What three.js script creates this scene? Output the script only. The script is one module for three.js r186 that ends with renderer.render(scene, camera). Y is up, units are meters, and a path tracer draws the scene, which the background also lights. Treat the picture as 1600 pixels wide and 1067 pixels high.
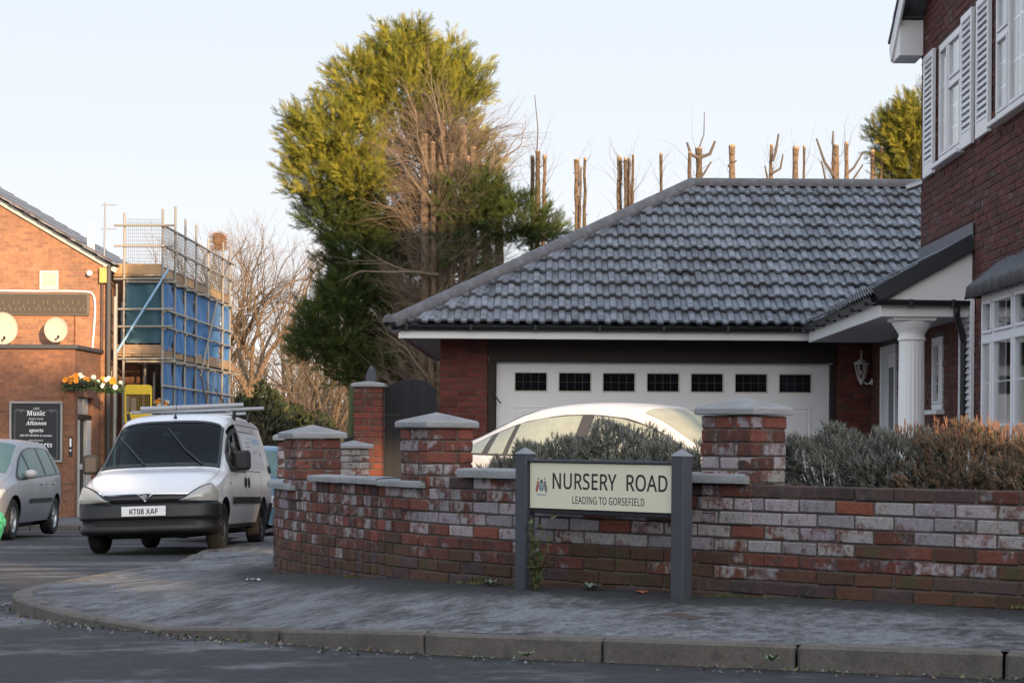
import * as THREE from 'three';
import { mergeGeometries } from 'three/addons/utils/BufferGeometryUtils.js';
import { FontLoader } from 'three/addons/loaders/FontLoader.js';

// ---------- camera, sky, sun, exposure ----------
const scene = new THREE.Scene();
const camera = new THREE.PerspectiveCamera(2 * Math.atan(533.5 / 3000) * 180 / Math.PI, 1600 / 1067, 0.1, 900);
camera.position.set(0, 1.15, 0);
camera.lookAt(0, 1.15, -10);
camera.rotateZ(0.0065);
camera.setViewOffset(1600, 1067, -60, -148.5, 1600, 1067);
camera.updateProjectionMatrix();
const renderer = new THREE.WebGLRenderer({ antialias: true });
renderer.setSize(1024, 682);
renderer.toneMapping = THREE.LinearToneMapping;
renderer.toneMappingExposure = 1.75;
renderer.shadowMap.enabled = true;

const SUN_AZ = 26.5 * Math.PI / 180, SUN_EL = 10.5 * Math.PI / 180;
const sunDir = new THREE.Vector3(Math.sin(SUN_AZ) * Math.cos(SUN_EL), Math.sin(SUN_EL), Math.cos(SUN_AZ) * Math.cos(SUN_EL));
{
  // clear cold winter morning: pale at the horizon, blue overhead, a warm brightening round the sun
  const w = 512, h = 256, d = new Float32Array(w * h * 4), dir = new THREE.Vector3();
  for (let j = 0; j < h; j++) for (let i = 0; i < w; i++) {
    const el = ((j + 0.5) / h - 0.5) * Math.PI, az = ((i + 0.5) / w - 0.5) * 2 * Math.PI;
    dir.set(Math.cos(az) * Math.cos(el), Math.sin(el), Math.sin(az) * Math.cos(el));
    const e = Math.max(el, 0) / (Math.PI / 2), k = 1 - Math.exp(-e * 5.2), m = 1 - Math.exp(-e * 16);
    let r = 0.73 * (1 - k) + 0.42 * k, g = 0.71 * (1 - k) + 0.52 * k, b = 0.70 * (1 - k) + 0.70 * k;
    r -= 0.02 * m * (1 - k); g += 0.02 * m * (1 - k); b += 0.05 * m * (1 - k);
    const c = Math.max(0, dir.dot(sunDir)), glow = 2.2 * Math.pow(c, 24) + 1.7 * Math.pow(c, 3);
    r += glow * 1.0; g += glow * 0.93; b += glow * 0.84;
    r *= 0.855; g *= 0.845; b *= 0.82;
    if (el < 0) { r *= 0.55; g *= 0.54; b *= 0.54; }
    const o = (j * w + i) * 4; d[o] = r; d[o + 1] = g; d[o + 2] = b; d[o + 3] = 1;
  }
  const t = new THREE.DataTexture(d, w, h, THREE.RGBAFormat, THREE.FloatType);
  t.mapping = THREE.EquirectangularReflectionMapping; t.minFilter = t.magFilter = THREE.LinearFilter; t.needsUpdate = true;
  scene.background = t; scene.environment = t; scene.environmentIntensity = 1; scene.backgroundIntensity = 1;
}
const sun = new THREE.DirectionalLight(new THREE.Color().setRGB(1.0, 0.68, 0.38), 5.0);
sun.name = 'sun'; sun.position.set(0, 0, -20).addScaledVector(sunDir, 120); sun.target.position.set(0, 0, -20);
sun.castShadow = true; sun.shadow.mapSize.set(4096, 4096);
Object.assign(sun.shadow.camera, { left: -60, right: 60, top: 40, bottom: -40, near: 1, far: 260 });
scene.add(sun, sun.target);

// ---------- helpers ----------
let seedv = 12345;
function rnd() { seedv |= 0; seedv = seedv + 0x6D2B79F5 | 0; let t = Math.imul(seedv ^ seedv >>> 15, 1 | seedv); t = t + Math.imul(t ^ t >>> 7, 61 | t) ^ t; return ((t ^ t >>> 14) >>> 0) / 4294967296; }
const rr = (a, b) => a + (b - a) * rnd();
const seed = s => { seedv = s; };
const V = (x, y, z) => new THREE.Vector3(x, y, z);
const clamp = (x, a = 0, b = 1) => Math.min(b, Math.max(a, x));
const sstep = (a, b, x) => { const t = clamp((x - a) / (b - a)); return t * t * (3 - 2 * t); };
const lerp = (a, b, t) => a + (b - a) * t;
// piecewise-linear table
function table(pts, x) { if (x <= pts[0][0]) return pts[0][1]; for (let i = 1; i < pts.length; i++) if (x <= pts[i][0]) { const [a, b] = pts[i - 1], [c, d] = pts[i]; return lerp(b, d, (x - a) / (c - a)); } return pts[pts.length - 1][1]; }
function hash2(i, j, s) { let h = Math.imul(i, 374761393) + Math.imul(j, 668265263) + Math.imul(s, 2246822519) | 0; h = Math.imul(h ^ h >>> 13, 1274126177); return ((h ^ h >>> 16) >>> 0) / 4294967296; }
// tileable value noise on [0,1)
function vnoise(u, v, n, m, s) { const x = u * n, y = v * m, i = Math.floor(x), j = Math.floor(y), fx = x - i, fy = y - j, sx = fx * fx * (3 - 2 * fx), sy = fy * fy * (3 - 2 * fy);
  const w = (k, q) => (k % q + q) % q, a = hash2(w(i, n), w(j, m), s), b = hash2(w(i + 1, n), w(j, m), s), c = hash2(w(i, n), w(j + 1, m), s), d = hash2(w(i + 1, n), w(j + 1, m), s);
  return lerp(lerp(a, b, sx), lerp(c, d, sx), sy); }
function fbm(u, v, n, m, s, oct = 4) { let a = 0.5, t = 0, q = 0; for (let o = 0; o < oct; o++) { t += a * vnoise(u, v, n << o, m << o, s + o * 17); q += a; a *= 0.55; } return t / q; }
const toS = c => c <= 0.0031308 ? 12.92 * c : 1.055 * Math.pow(c, 1 / 2.4) - 0.055;
// texture from a function giving LINEAR base colour
function colTex(w, h, fn) {
  const d = new Uint8Array(w * h * 4);
  for (let j = 0; j < h; j++) for (let i = 0; i < w; i++) { const c = fn((i + 0.5) / w, (j + 0.5) / h), o = (j * w + i) * 4; for (let k = 0; k < 3; k++) d[o + k] = Math.round(255 * clamp(toS(Math.max(0, c[k])))); d[o + 3] = 255; }
  const t = new THREE.DataTexture(d, w, h, THREE.RGBAFormat); t.colorSpace = THREE.SRGBColorSpace; t.wrapS = t.wrapT = THREE.RepeatWrapping; t.magFilter = THREE.LinearFilter; t.minFilter = THREE.LinearMipmapLinearFilter; t.generateMipmaps = true; t.needsUpdate = true; return t;
}
function grayTex(w, h, fn) {
  const d = new Uint8Array(w * h * 4);
  for (let j = 0; j < h; j++) for (let i = 0; i < w; i++) { const c = Math.round(255 * clamp(fn((i + 0.5) / w, (j + 0.5) / h))), o = (j * w + i) * 4; d[o] = d[o + 1] = d[o + 2] = c; d[o + 3] = 255; }
  const t = new THREE.DataTexture(d, w, h, THREE.RGBAFormat); t.wrapS = t.wrapT = THREE.RepeatWrapping; t.magFilter = THREE.LinearFilter; t.minFilter = THREE.LinearMipmapLinearFilter; t.generateMipmaps = true; t.needsUpdate = true; return t;
}
const rep = (t, a, b = a) => { const c = t.clone(); c.repeat.set(a, b); c.needsUpdate = true; return c; };
const lin = (r, g, b) => new THREE.Color().setRGB(r, g, b);
const std = (c, rough = 0.8, o = {}) => new THREE.MeshStandardMaterial({ color: Array.isArray(c) ? lin(...c) : c, roughness: rough, metalness: 0, ...o });
const phys = (c, rough, o = {}) => new THREE.MeshPhysicalMaterial({ color: lin(...c), roughness: rough, metalness: 0, ...o });
const used = {};
const numbered = n => { if (!(n in used)) { used[n] = 0; return n; } used[n]++; return n + '_' + String(used[n]).padStart(3, '0'); };
function mesh(name, geo, mat, parent) {
  const m = new THREE.Mesh(geo, mat); m.castShadow = m.receiveShadow = true; m.name = parent === scene || !parent ? numbered(name) : name; (parent || scene).add(m); return m;
}
function tag(o, label, category, group, kind) { o.userData.label = label; if (category) o.userData.category = category; if (group) o.userData.group = group; if (kind) o.userData.kind = kind; return o; }
function thing(name, label, category, pos = [0, 0, 0], rotY = 0, group) { const g = new THREE.Group(); g.name = numbered(name); g.position.set(...pos); g.rotation.y = rotY; scene.add(g); return tag(g, label, category, group); }
function structure(name, geo, mat, label, category) { return tag(mesh(name, geo, mat, scene), label, category, null, 'structure'); }
function copyOf(root, label) { const c = root.clone(); c.name = numbered(root.name.replace(/_\d{3}$/, '')); c.userData = { ...root.userData }; if (label) c.userData.label = label; scene.add(c); return c; }

// collects triangles
class MB {
  constructor() { this.p = []; this.u = []; this.c = []; }
  tri(a, b, c, ua, ub, uc) { this.p.push(a.x, a.y, a.z, b.x, b.y, b.z, c.x, c.y, c.z); this.u.push(...(ua || [0, 0]), ...(ub || [1, 0]), ...(uc || [0, 1])); return this; }
  quad(a, b, c, d, ua, ub, uc, ud) { this.tri(a, b, c, ua, ub, uc); this.tri(a, c, d, ua, uc, ud); return this; }
  col(n, c) { for (let i = 0; i < n; i++) this.c.push(c[0], c[1], c[2]); }
  get n() { return this.p.length / 3; }
  geo(smooth) { let g = new THREE.BufferGeometry(); g.setAttribute('position', new THREE.Float32BufferAttribute(this.p, 3)); g.setAttribute('uv', new THREE.Float32BufferAttribute(this.u, 2)); if (this.c.length) g.setAttribute('color', new THREE.Float32BufferAttribute(this.c, 3)); g.computeVertexNormals(); return g; }
}
// indexed grid surface from f(i,j) -> Vector3, smooth shaded; uv(i,j) optional
function grid(ni, nj, f, uvf) {
  const p = [], u = [], ix = [];
  for (let j = 0; j <= nj; j++) for (let i = 0; i <= ni; i++) { const v = f(i / ni, j / nj, i, j); p.push(v.x, v.y, v.z); const q = uvf ? uvf(v, i / ni, j / nj) : [i / ni, j / nj]; u.push(q[0], q[1]); }
  for (let j = 0; j < nj; j++) for (let i = 0; i < ni; i++) { const a = j * (ni + 1) + i, b = a + 1, c = a + ni + 1, d = c + 1; ix.push(a, b, d, a, d, c); }
  const g = new THREE.BufferGeometry(); g.setAttribute('position', new THREE.Float32BufferAttribute(p, 3)); g.setAttribute('uv', new THREE.Float32BufferAttribute(u, 2)); g.setIndex(ix); g.computeVertexNormals(); return g;
}
// chamfered box centred at the origin; uv in metres (box projection) plus an offset
function cbox(w, h, d, c = 0.004, uo = [0, 0], jit = 0) {
  c = Math.min(c, w / 2.2, h / 2.2, d / 2.2);
  const X = w / 2, Y = h / 2, Z = d / 2, P = {}, pos = [], uv = [], nor = [];
  const s = [-1, 1];
  for (const a of s) for (const b of s) for (const e of s) {
    const j = () => jit ? (rnd() - 0.5) * jit : 0, o = [j(), j(), j()];
    P[[a, b, e, 0]] = [a * X + o[0], b * (Y - c) + o[1], e * (Z - c) + o[2]]; P[[a, b, e, 1]] = [a * (X - c) + o[0], b * Y + o[1], e * (Z - c) + o[2]]; P[[a, b, e, 2]] = [a * (X - c) + o[0], b * (Y - c) + o[1], e * Z + o[2]];
  }
  const face = (q, n) => { // orient outwards
    const [A, B, C] = q, ab = [B[0] - A[0], B[1] - A[1], B[2] - A[2]], ac = [C[0] - A[0], C[1] - A[1], C[2] - A[2]];
    const cr = [ab[1] * ac[2] - ab[2] * ac[1], ab[2] * ac[0] - ab[0] * ac[2], ab[0] * ac[1] - ab[1] * ac[0]];
    if (cr[0] * n[0] + cr[1] * n[1] + cr[2] * n[2] < 0) q = q.slice().reverse();
    const L = Math.hypot(...n), nn = n.map(v => v / L), ax = Math.abs(nn[0]) > 0.8 ? 0 : Math.abs(nn[1]) > 0.8 ? 1 : 2;
    for (let i = 1; i + 1 < q.length; i++) for (const v of [q[0], q[i], q[i + 1]]) { pos.push(...v); nor.push(...nn); uv.push((ax === 0 ? v[2] : v[0]) + uo[0], (ax === 1 ? v[2] : v[1]) + uo[1]); }
  };
  for (const a of s) { face([P[[a, -1, -1, 0]], P[[a, 1, -1, 0]], P[[a, 1, 1, 0]], P[[a, -1, 1, 0]]], [a, 0, 0]); face([P[[-1, a, -1, 1]], P[[1, a, -1, 1]], P[[1, a, 1, 1]], P[[-1, a, 1, 1]]], [0, a, 0]); face([P[[-1, -1, a, 2]], P[[1, -1, a, 2]], P[[1, 1, a, 2]], P[[-1, 1, a, 2]]], [0, 0, a]); }
  for (const a of s) for (const b of s) {
    face([P[[a, b, -1, 0]], P[[a, b, 1, 0]], P[[a, b, 1, 1]], P[[a, b, -1, 1]]], [a, b, 0]);
    face([P[[a, -1, b, 0]], P[[a, 1, b, 0]], P[[a, 1, b, 2]], P[[a, -1, b, 2]]], [a, 0, b]);
    face([P[[-1, a, b, 1]], P[[1, a, b, 1]], P[[1, a, b, 2]], P[[-1, a, b, 2]]], [0, a, b]);
    for (const e of s) face([P[[a, b, e, 0]], P[[a, b, e, 1]], P[[a, b, e, 2]]], [a, b, e]);
  }
  const g = new THREE.BufferGeometry(); g.setAttribute('position', new THREE.Float32BufferAttribute(pos, 3)); g.setAttribute('normal', new THREE.Float32BufferAttribute(nor, 3)); g.setAttribute('uv', new THREE.Float32BufferAttribute(uv, 2)); return g;
}
// box between two corners (chamfered), as geometry in place
function bx(x0, x1, y0, y1, z0, z1, c = 0.004) { const g = cbox(Math.abs(x1 - x0), Math.abs(y1 - y0), Math.abs(z1 - z0), c, [(x0 + x1) / 2, (y0 + y1) / 2]); g.translate((x0 + x1) / 2, (y0 + y1) / 2, (z0 + z1) / 2); return g; }
const merge = a => mergeGeometries(a.map(g => g.index ? g.toNonIndexed() : g));
// tapered tube along points with radii
function limb(pts, rad, sides = 6, capEnd = false, into) {
  const mb = into || new MB(), N = pts.length, rings = []; let ref = V(0.31, 0.2, 0.93), len = 0;
  for (let i = 0; i < N; i++) {
    const t = (i === 0 ? pts[1].clone().sub(pts[0]) : i === N - 1 ? pts[i].clone().sub(pts[i - 1]) : pts[i + 1].clone().sub(pts[i - 1])).normalize();
    if (Math.abs(t.dot(ref)) > 0.95) ref = V(0.9, 0.1, 0.2);
    const a = ref.clone().cross(t).normalize(), b = t.clone().cross(a), r = Array.isArray(rad) ? rad[i] : rad, ring = [];
    if (i) len += pts[i].distanceTo(pts[i - 1]);
    for (let k = 0; k < sides; k++) { const q = k / sides * 6.2832; const v = pts[i].clone().addScaledVector(a, Math.cos(q) * r).addScaledVector(b, Math.sin(q) * r); v.l = len; v.k = k / sides; ring.push(v); }
    rings.push(ring);
  }
  for (let i = 0; i + 1 < N; i++) for (let k = 0; k < sides; k++) { const k2 = (k + 1) % sides, A = rings[i][k], B = rings[i][k2], C = rings[i + 1][k2], D = rings[i + 1][k]; const u = k / sides, u2 = (k + 1) / sides; mb.quad(A, B, C, D, [u, A.l], [u2, A.l], [u2, D.l], [u, D.l]); }
  const cap = (r, c, f) => { for (let k = 0; k < sides; k++) { const k2 = (k + 1) % sides; f ? mb.tri(c, r[k], r[k2]) : mb.tri(c, r[k2], r[k]); } };
  if (capEnd) { cap(rings[N - 1], pts[N - 1], true); cap(rings[0], pts[0], false); }
  return mb;
}
function smoothTube(pts, r, seg = 24, sides = 8, closed = false) { return new THREE.TubeGeometry(new THREE.CatmullRomCurve3(pts, closed), seg, r, sides, closed); }
function rod(a, b, r, sides = 8) { return limb([a, b], [r, r], sides, true).geo(); }
function lathe(pts, seg = 24) { return new THREE.LatheGeometry(pts.map(p => new THREE.Vector2(p[0], p[1])), seg); }
function place(g, x, y, z, ry = 0, rx = 0, rz = 0) { const m = new THREE.Matrix4().makeRotationFromEuler(new THREE.Euler(rx, ry, rz, 'YXZ')); m.setPosition(x, y, z); return g.applyMatrix4(m); }
// ---------- textures and materials ----------
const sm = (a, b, t) => [lerp(a[0], b[0], t), lerp(a[1], b[1], t), lerp(a[2], b[2], t)];
const T = {};
// brick faces: baked clay with soot and crusts of white salts
function brickTex(base, salt, cover, dirt, s, n = 512) {
  return colTex(n, n, (u, v) => {
    const f = fbm(u, v, 90, 90, s, 3), g = fbm(u, v, 24, 24, s + 5, 4), h = fbm(u, v, 9, 9, s + 9, 3), st = fbm(u, v, 40, 5, s + 13, 3);
    let c = base.map(x => x * (0.62 + 0.55 * f + 0.35 * (g - 0.5)));
    c = sm(c, dirt, clamp(0.75 * sstep(0.48, 0.75, h) + 0.25 * sstep(0.5, 0.8, g)));
    const e = 0.42 * g + 0.26 * h + 0.22 * st + 0.1 * f, k = sstep(1 - cover - 0.1, 1 - cover + 0.11, e) * (0.45 + 0.6 * f);
    return sm(c, salt, clamp(k));
  });
}
const SALT = [0.35, 0.33, 0.345], DIRT = [0.05, 0.036, 0.034];
T.bWhite = brickTex([0.15, 0.055, 0.04], SALT, 0.63, [0.10, 0.06, 0.055], 11);
T.bMix = brickTex([0.15, 0.052, 0.036], SALT, 0.52, DIRT, 23);
T.bRed = brickTex([0.155, 0.05, 0.033], SALT, 0.36, DIRT, 37);
T.bBrown = brickTex([0.10, 0.046, 0.028], [0.2, 0.19, 0.12], 0.26, [0.055, 0.05, 0.022], 41);
T.bDark = brickTex([0.085, 0.05, 0.046], [0.22, 0.2, 0.2], 0.32, [0.035, 0.03, 0.03], 53);
T.bHouse = brickTex([0.125, 0.034, 0.025], [0.24, 0.15, 0.14], 0.27, [0.07, 0.025, 0.02], 61);
T.bGarage = brickTex([0.19, 0.05, 0.034], [0.33, 0.22, 0.18], 0.2, [0.14, 0.035, 0.025], 71);
T.grain = grayTex(512, 512, (u, v) => 0.6 * fbm(u, v, 64, 64, 7, 3) + 0.4 * fbm(u, v, 16, 16, 3, 3));
T.concrete = colTex(512, 512, (u, v) => { const f = fbm(u, v, 100, 100, 5, 2), g = fbm(u, v, 12, 12, 6, 4), k = 0.27 * (0.72 + 0.3 * f + 0.5 * (g - 0.4)); return [k, k * 1.01, k * 1.03]; });
T.kerb = colTex(512, 512, (u, v) => { const f = fbm(u, v, 110, 110, 15, 2), g = fbm(u, v, 8, 8, 16, 4), k = 0.12 * (0.7 + 0.35 * f + 0.6 * (g - 0.4)); return sm([k, k * 0.9, k * 0.8], [0.06, 0.054, 0.046], sstep(0.62, 0.8, g) * 0.7); });
const bumpG = (mat, k, s = 1.6) => { mat.bumpMap = rep(T.grain, s); mat.bumpScale = k; return mat; };
const brickMats = {};
for (const [k, t] of [['white', T.bWhite], ['mix', T.bMix], ['red', T.bRed], ['brown', T.bBrown], ['dark', T.bDark], ['house', T.bHouse], ['garage', T.bGarage]]) {
  brickMats[k] = [0.82, 0.95, 1.08, 1.2].map((q, i) => bumpG(std([q * 0.86, q * 0.88 * (i % 2 ? 0.97 : 1.03), q * 0.9 * (i > 1 ? 0.96 : 1.02)], 0.92, { map: k === 'house' || k === 'garage' ? rep(t, 0.8) : rep(t, 1.1) }), 0.0025, 1.5));
}
brickMats.spall = [bumpG(std([0.2, 0.062, 0.04], 0.95), 0.01, 2), bumpG(std([0.165, 0.055, 0.038], 0.95), 0.008, 2)];
const M = {
  mortar: bumpG(std([0.095, 0.082, 0.07], 0.97), 0.004, 2), mortarHouse: bumpG(std([0.10, 0.085, 0.08], 0.97), 0.003, 2),
  concrete: bumpG(std([1, 1, 1], 0.85, { map: T.concrete }), 0.002), capDark: bumpG(std([0.62, 0.64, 0.68], 0.85, { map: T.concrete }), 0.002),
  kerb: bumpG(std([1, 1, 1], 0.9, { map: T.kerb }), 0.003),
  whitePaint: std([0.83, 0.82, 0.81], 0.42), upvc: std([0.78, 0.78, 0.8], 0.3), cream: std([0.62, 0.58, 0.5], 0.5),
  black: std([0.012, 0.012, 0.014], 0.4), blackMatt: std([0.016, 0.016, 0.018], 0.8), darkBrown: bumpG(std([0.028, 0.017, 0.013], 0.7), 0.001),
  steel: std([0.42, 0.42, 0.43], 0.42, { metalness: 0.85 }), glassDark: phys([0.008, 0.009, 0.011], 0.08, { ior: 1.5, specularIntensity: 0.6 }), chrome: std([0.7, 0.7, 0.72], 0.15, { metalness: 1 }),
};
// asphalt, frost lying on it in worn drifts
function asphalt(base, frost, lo, hi, sx, sy, s) {
  return colTex(1024, 1024, (u, v) => {
    const st = vnoise(u, v, 400, 400, s) * 0.5 + vnoise(u, v, 230, 230, s + 1) * 0.5, g = fbm(u, v, sx, sy, s + 3, 5), f = fbm(u, v, 60, 60, s + 8, 3);
    const k = base * (0.35 + 1.3 * st) * (0.8 + 0.5 * (f - 0.4)), fr = sstep(lo, hi, g * 0.75 + f * 0.25) * (0.45 + 0.6 * st);
    return sm([k, k * 1.0, k * 1.06], frost, clamp(fr));
  });
}
T.road = asphalt(0.02, [0.2, 0.195, 0.22], 0.47, 0.80, 4, 14, 101);
T.pave = asphalt(0.062, [0.20, 0.205, 0.22], 0.34, 0.86, 6, 12, 131);
M.road = std([1, 1, 1], 0.86, { map: T.road }); M.road.bumpMap = rep(T.grain, 3); M.road.bumpScale = 0.006;
M.pave = std([1, 1, 1], 0.88, { map: T.pave }); M.pave.bumpMap = rep(T.grain, 4); M.pave.bumpScale = 0.004;
// kerbside pavement: u along, v from kerb to wall; rime lies in wind-blown patches on the open tarmac and is missing under the wall
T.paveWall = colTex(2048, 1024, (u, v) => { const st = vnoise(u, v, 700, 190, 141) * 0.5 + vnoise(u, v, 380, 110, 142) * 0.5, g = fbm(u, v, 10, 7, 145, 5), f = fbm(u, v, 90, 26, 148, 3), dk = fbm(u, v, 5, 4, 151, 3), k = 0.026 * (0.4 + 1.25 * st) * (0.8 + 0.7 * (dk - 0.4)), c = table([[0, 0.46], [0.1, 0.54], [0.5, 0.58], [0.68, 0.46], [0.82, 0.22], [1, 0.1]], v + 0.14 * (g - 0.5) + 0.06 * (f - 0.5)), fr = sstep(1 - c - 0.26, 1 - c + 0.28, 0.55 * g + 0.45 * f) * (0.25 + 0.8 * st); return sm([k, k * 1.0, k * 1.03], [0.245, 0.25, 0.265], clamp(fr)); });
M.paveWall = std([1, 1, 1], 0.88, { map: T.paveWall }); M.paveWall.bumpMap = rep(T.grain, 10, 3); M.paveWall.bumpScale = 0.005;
M.earth = bumpG(std([0.05, 0.038, 0.026], 1), 0.02, 0.7);

// ---------- ground ----------
const roadY = z => table([[-80, 0.18], [8, 0.15], [11, 0.1], [15, 0], [22, -0.27], [32, -0.58], [43, -0.8], [60, -0.9], [400, -1.0]], -z);
{
  const g = grid(60, 120, (a, b) => { const x = lerp(-400, 400, a), z = lerp(200, -600, b); return V(x, roadY(z) - 0.35, z); }, v => [v.x, v.z]);
  structure('ground', g, M.earth, 'dark bare earth stretching to the far trees', 'ground');
  const rd = grid(60, 90, (a, b) => { const x = lerp(-32, 32, a), z = lerp(32, -72, b); return V(x, roadY(z), z); }, v => { const c = Math.cos(0.46), s = Math.sin(0.46); return [(v.x * c - v.z * s) / 7, (v.x * s + v.z * c) / 7]; });
  structure('road', rd, M.road, 'dark asphalt road with pale frost drifts at the junction', 'road');
}
const PAV = [ // kerb x,z | inner x,z | kerb height over road | inner y
  [8.2, -4.9, 8.9, -6.4, 0.11, 0.4], [5.2, -6.4, 5.9, -7.9, 0.11, 0.36], [1.97, -8.0, 2.75, -9.45, 0.11, 0.322], [0.75, -8.42, 1.53, -10.2, 0.11, 0.298], [-0.47, -8.85, 0.3, -11.25, 0.105, 0.268], [-1.15, -9.25, -0.3, -11.75, 0.095, 0.256],
  [-1.5, -9.5, -0.62, -12.1, 0.05, 0.243], [-1.9, -9.82, -1.0, -12.6, 0.028, 0.225], [-2.34, -10.2, -1.35, -13.1, 0.035, 0.195], [-2.87, -10.78, -1.7, -13.75, 0.08, 0.16], [-3.2, -11.4, -1.93, -14.2, 0.1, 0.125], [-3.33, -12.3, -2.05, -14.7, 0.1, 0.085], [-3.42, -15, -2.1, -16, 0.075, 0.045],
  [-3.55, -18, -2.2, -18.4, 0.06, -0.02], [-4.0, -21.6, -2.4, -22, 0.06, -0.17], [-4.6, -28, -3.2, -28, 0.09, -0.33], [-5, -40, -4, -40, 0.1, -0.62], [-6.2, -58, -5.2, -58, 0.1, -0.78]];
const pavC = k => new THREE.CatmullRomCurve3(PAV.map(p => V(p[k], 0, p[k + 1])), false, 'centripetal');
const kerbCurve = pavC(0), innerCurve = pavC(2), NP = PAV.length - 1;
const pavAt = (k, t) => { const i = Math.min(NP - 1, Math.floor(t * NP)), f = t * NP - i; return lerp(PAV[i][k], PAV[i + 1][k], f); };
const kerbTop = t => { const p = kerbCurve.getPoint(t); return roadY(p.z) + pavAt(4, t); };
{
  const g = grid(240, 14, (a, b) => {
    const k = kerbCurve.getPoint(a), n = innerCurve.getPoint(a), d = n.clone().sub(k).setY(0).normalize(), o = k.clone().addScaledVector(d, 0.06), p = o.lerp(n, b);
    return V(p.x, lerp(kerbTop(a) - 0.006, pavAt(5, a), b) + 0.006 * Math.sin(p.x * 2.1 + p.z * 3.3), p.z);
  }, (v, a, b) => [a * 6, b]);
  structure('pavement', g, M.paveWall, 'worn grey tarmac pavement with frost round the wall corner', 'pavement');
  // kerb stones, one by one
  const kg = new THREE.Group(); kg.name = numbered('kerb'); scene.add(kg); tag(kg, 'row of weathered concrete kerb stones edging the pavement', 'kerb', null, 'structure');
  seed(77);
  let t = 0.0; const L = kerbCurve.getLength();
  kerbCurve.arcLengthDivisions = 400; kerbCurve.updateArcLengths();
  const paramOf = u => kerbCurve.getUtoTmapping(u);
  for (let s = 0; s < L;) {
    const p0 = kerbCurve.getPointAt(clamp(s / L)), tight = p0.x < -2.2 && p0.z > -13, len = tight ? 0.42 : 0.88, s1 = Math.min(L, s + len - 0.012);
    const ta = paramOf(s / L), tb = paramOf(s1 / L), a = kerbCurve.getPoint(ta), b = kerbCurve.getPoint(tb);
    a.y = kerbTop(ta); b.y = kerbTop(tb);
    const dir = b.clone().sub(a), ll = dir.length(); dir.normalize();
    const gg = cbox(ll, 0.24, 0.125, 0.014, [rr(0, 3), rr(0, 3)], 0.006);
    const q = mesh('kerb_stone', gg, M.kerb, kg), mid = a.clone().add(b).multiplyScalar(0.5);
    const X = dir.clone(), Z = X.clone().cross(V(0, 1, 0)).normalize(), Y = Z.clone().cross(X);
    q.matrixAutoUpdate = true; const m4 = new THREE.Matrix4().makeBasis(X, Y, Z); q.quaternion.setFromRotationMatrix(m4);
    // inward side of the path is to its left seen going from +x round to -z
    const inn = innerCurve.getPoint(ta).sub(a).setY(0).normalize(), side = Z.dot(inn) > 0 ? 1 : -1;
    q.position.copy(mid).addScaledVector(Z, side * 0.0625).addScaledVector(Y, -0.12 + rr(-0.004, 0.004));
    s += len;
  }
  // garden and driveway behind the wall
  const gd = grid(24, 40, (a, b) => { const z = lerp(-8.0, -24.6, b), x0 = table([[8, 2.9], [9.45, 2.5], [10.8, 1.1], [12.3, -0.6], [13.6, -1.3], [15, -1.9], [16, -2.15], [22, -2.42], [24.6, -2.6]], -z), x = lerp(x0, 16, a); return V(x, table([[8, 0.30], [12, 0.25], [15, 0.06], [17.5, 0.0], [24, 0.0]], -z) + table([[-3, -0.05], [1, 0], [4, 0.0]], x), z); }, v => [v.x / 5, v.z / 5]);
  structure('driveway', gd, M.pave, 'tarmac driveway between the garden wall and the garage', 'driveway');
  // far pavement in front of the pub
  const fp = grid(20, 10, (a, b) => { const z = lerp(-35.6, -46, b), x = lerp(-30, -7.2, a); return V(x, roadY(z) + 0.1, z); }, v => [v.x / 5, v.z / 5]);
  structure('pavement', fp, M.pave, 'narrow tarmac pavement along the foot of the pub', 'pavement');
  const fk = []; for (let i = 0; i < 25; i++) fk.push(place(cbox(0.9, 0.2, 0.14, 0.012, [i, 0]), -29.4 + i * 0.92, roadY(-35.55) + 0.005, -35.55));
  const fkg = new THREE.Group(); fkg.name = numbered('kerb'); scene.add(fkg); tag(fkg, 'straight run of kerb stones in front of the pub', 'kerb', null, 'structure');
  fk.forEach(g2 => mesh('kerb_stone', g2, M.kerb, fkg));
}

// ---------- bricks ----------
const brickGeo = { S: [], H: [] };
seed(5);
for (let i = 0; i < 20; i++) brickGeo.S.push(cbox(0.215, 0.065, 0.1, 0.006, [rr(0, 1), rr(0, 1)], 0.006));
for (let i = 0; i < 14; i++) brickGeo.H.push(cbox(0.1025, 0.065, 0.1, 0.006, [rr(0, 1), rr(0, 1)], 0.006));
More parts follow.
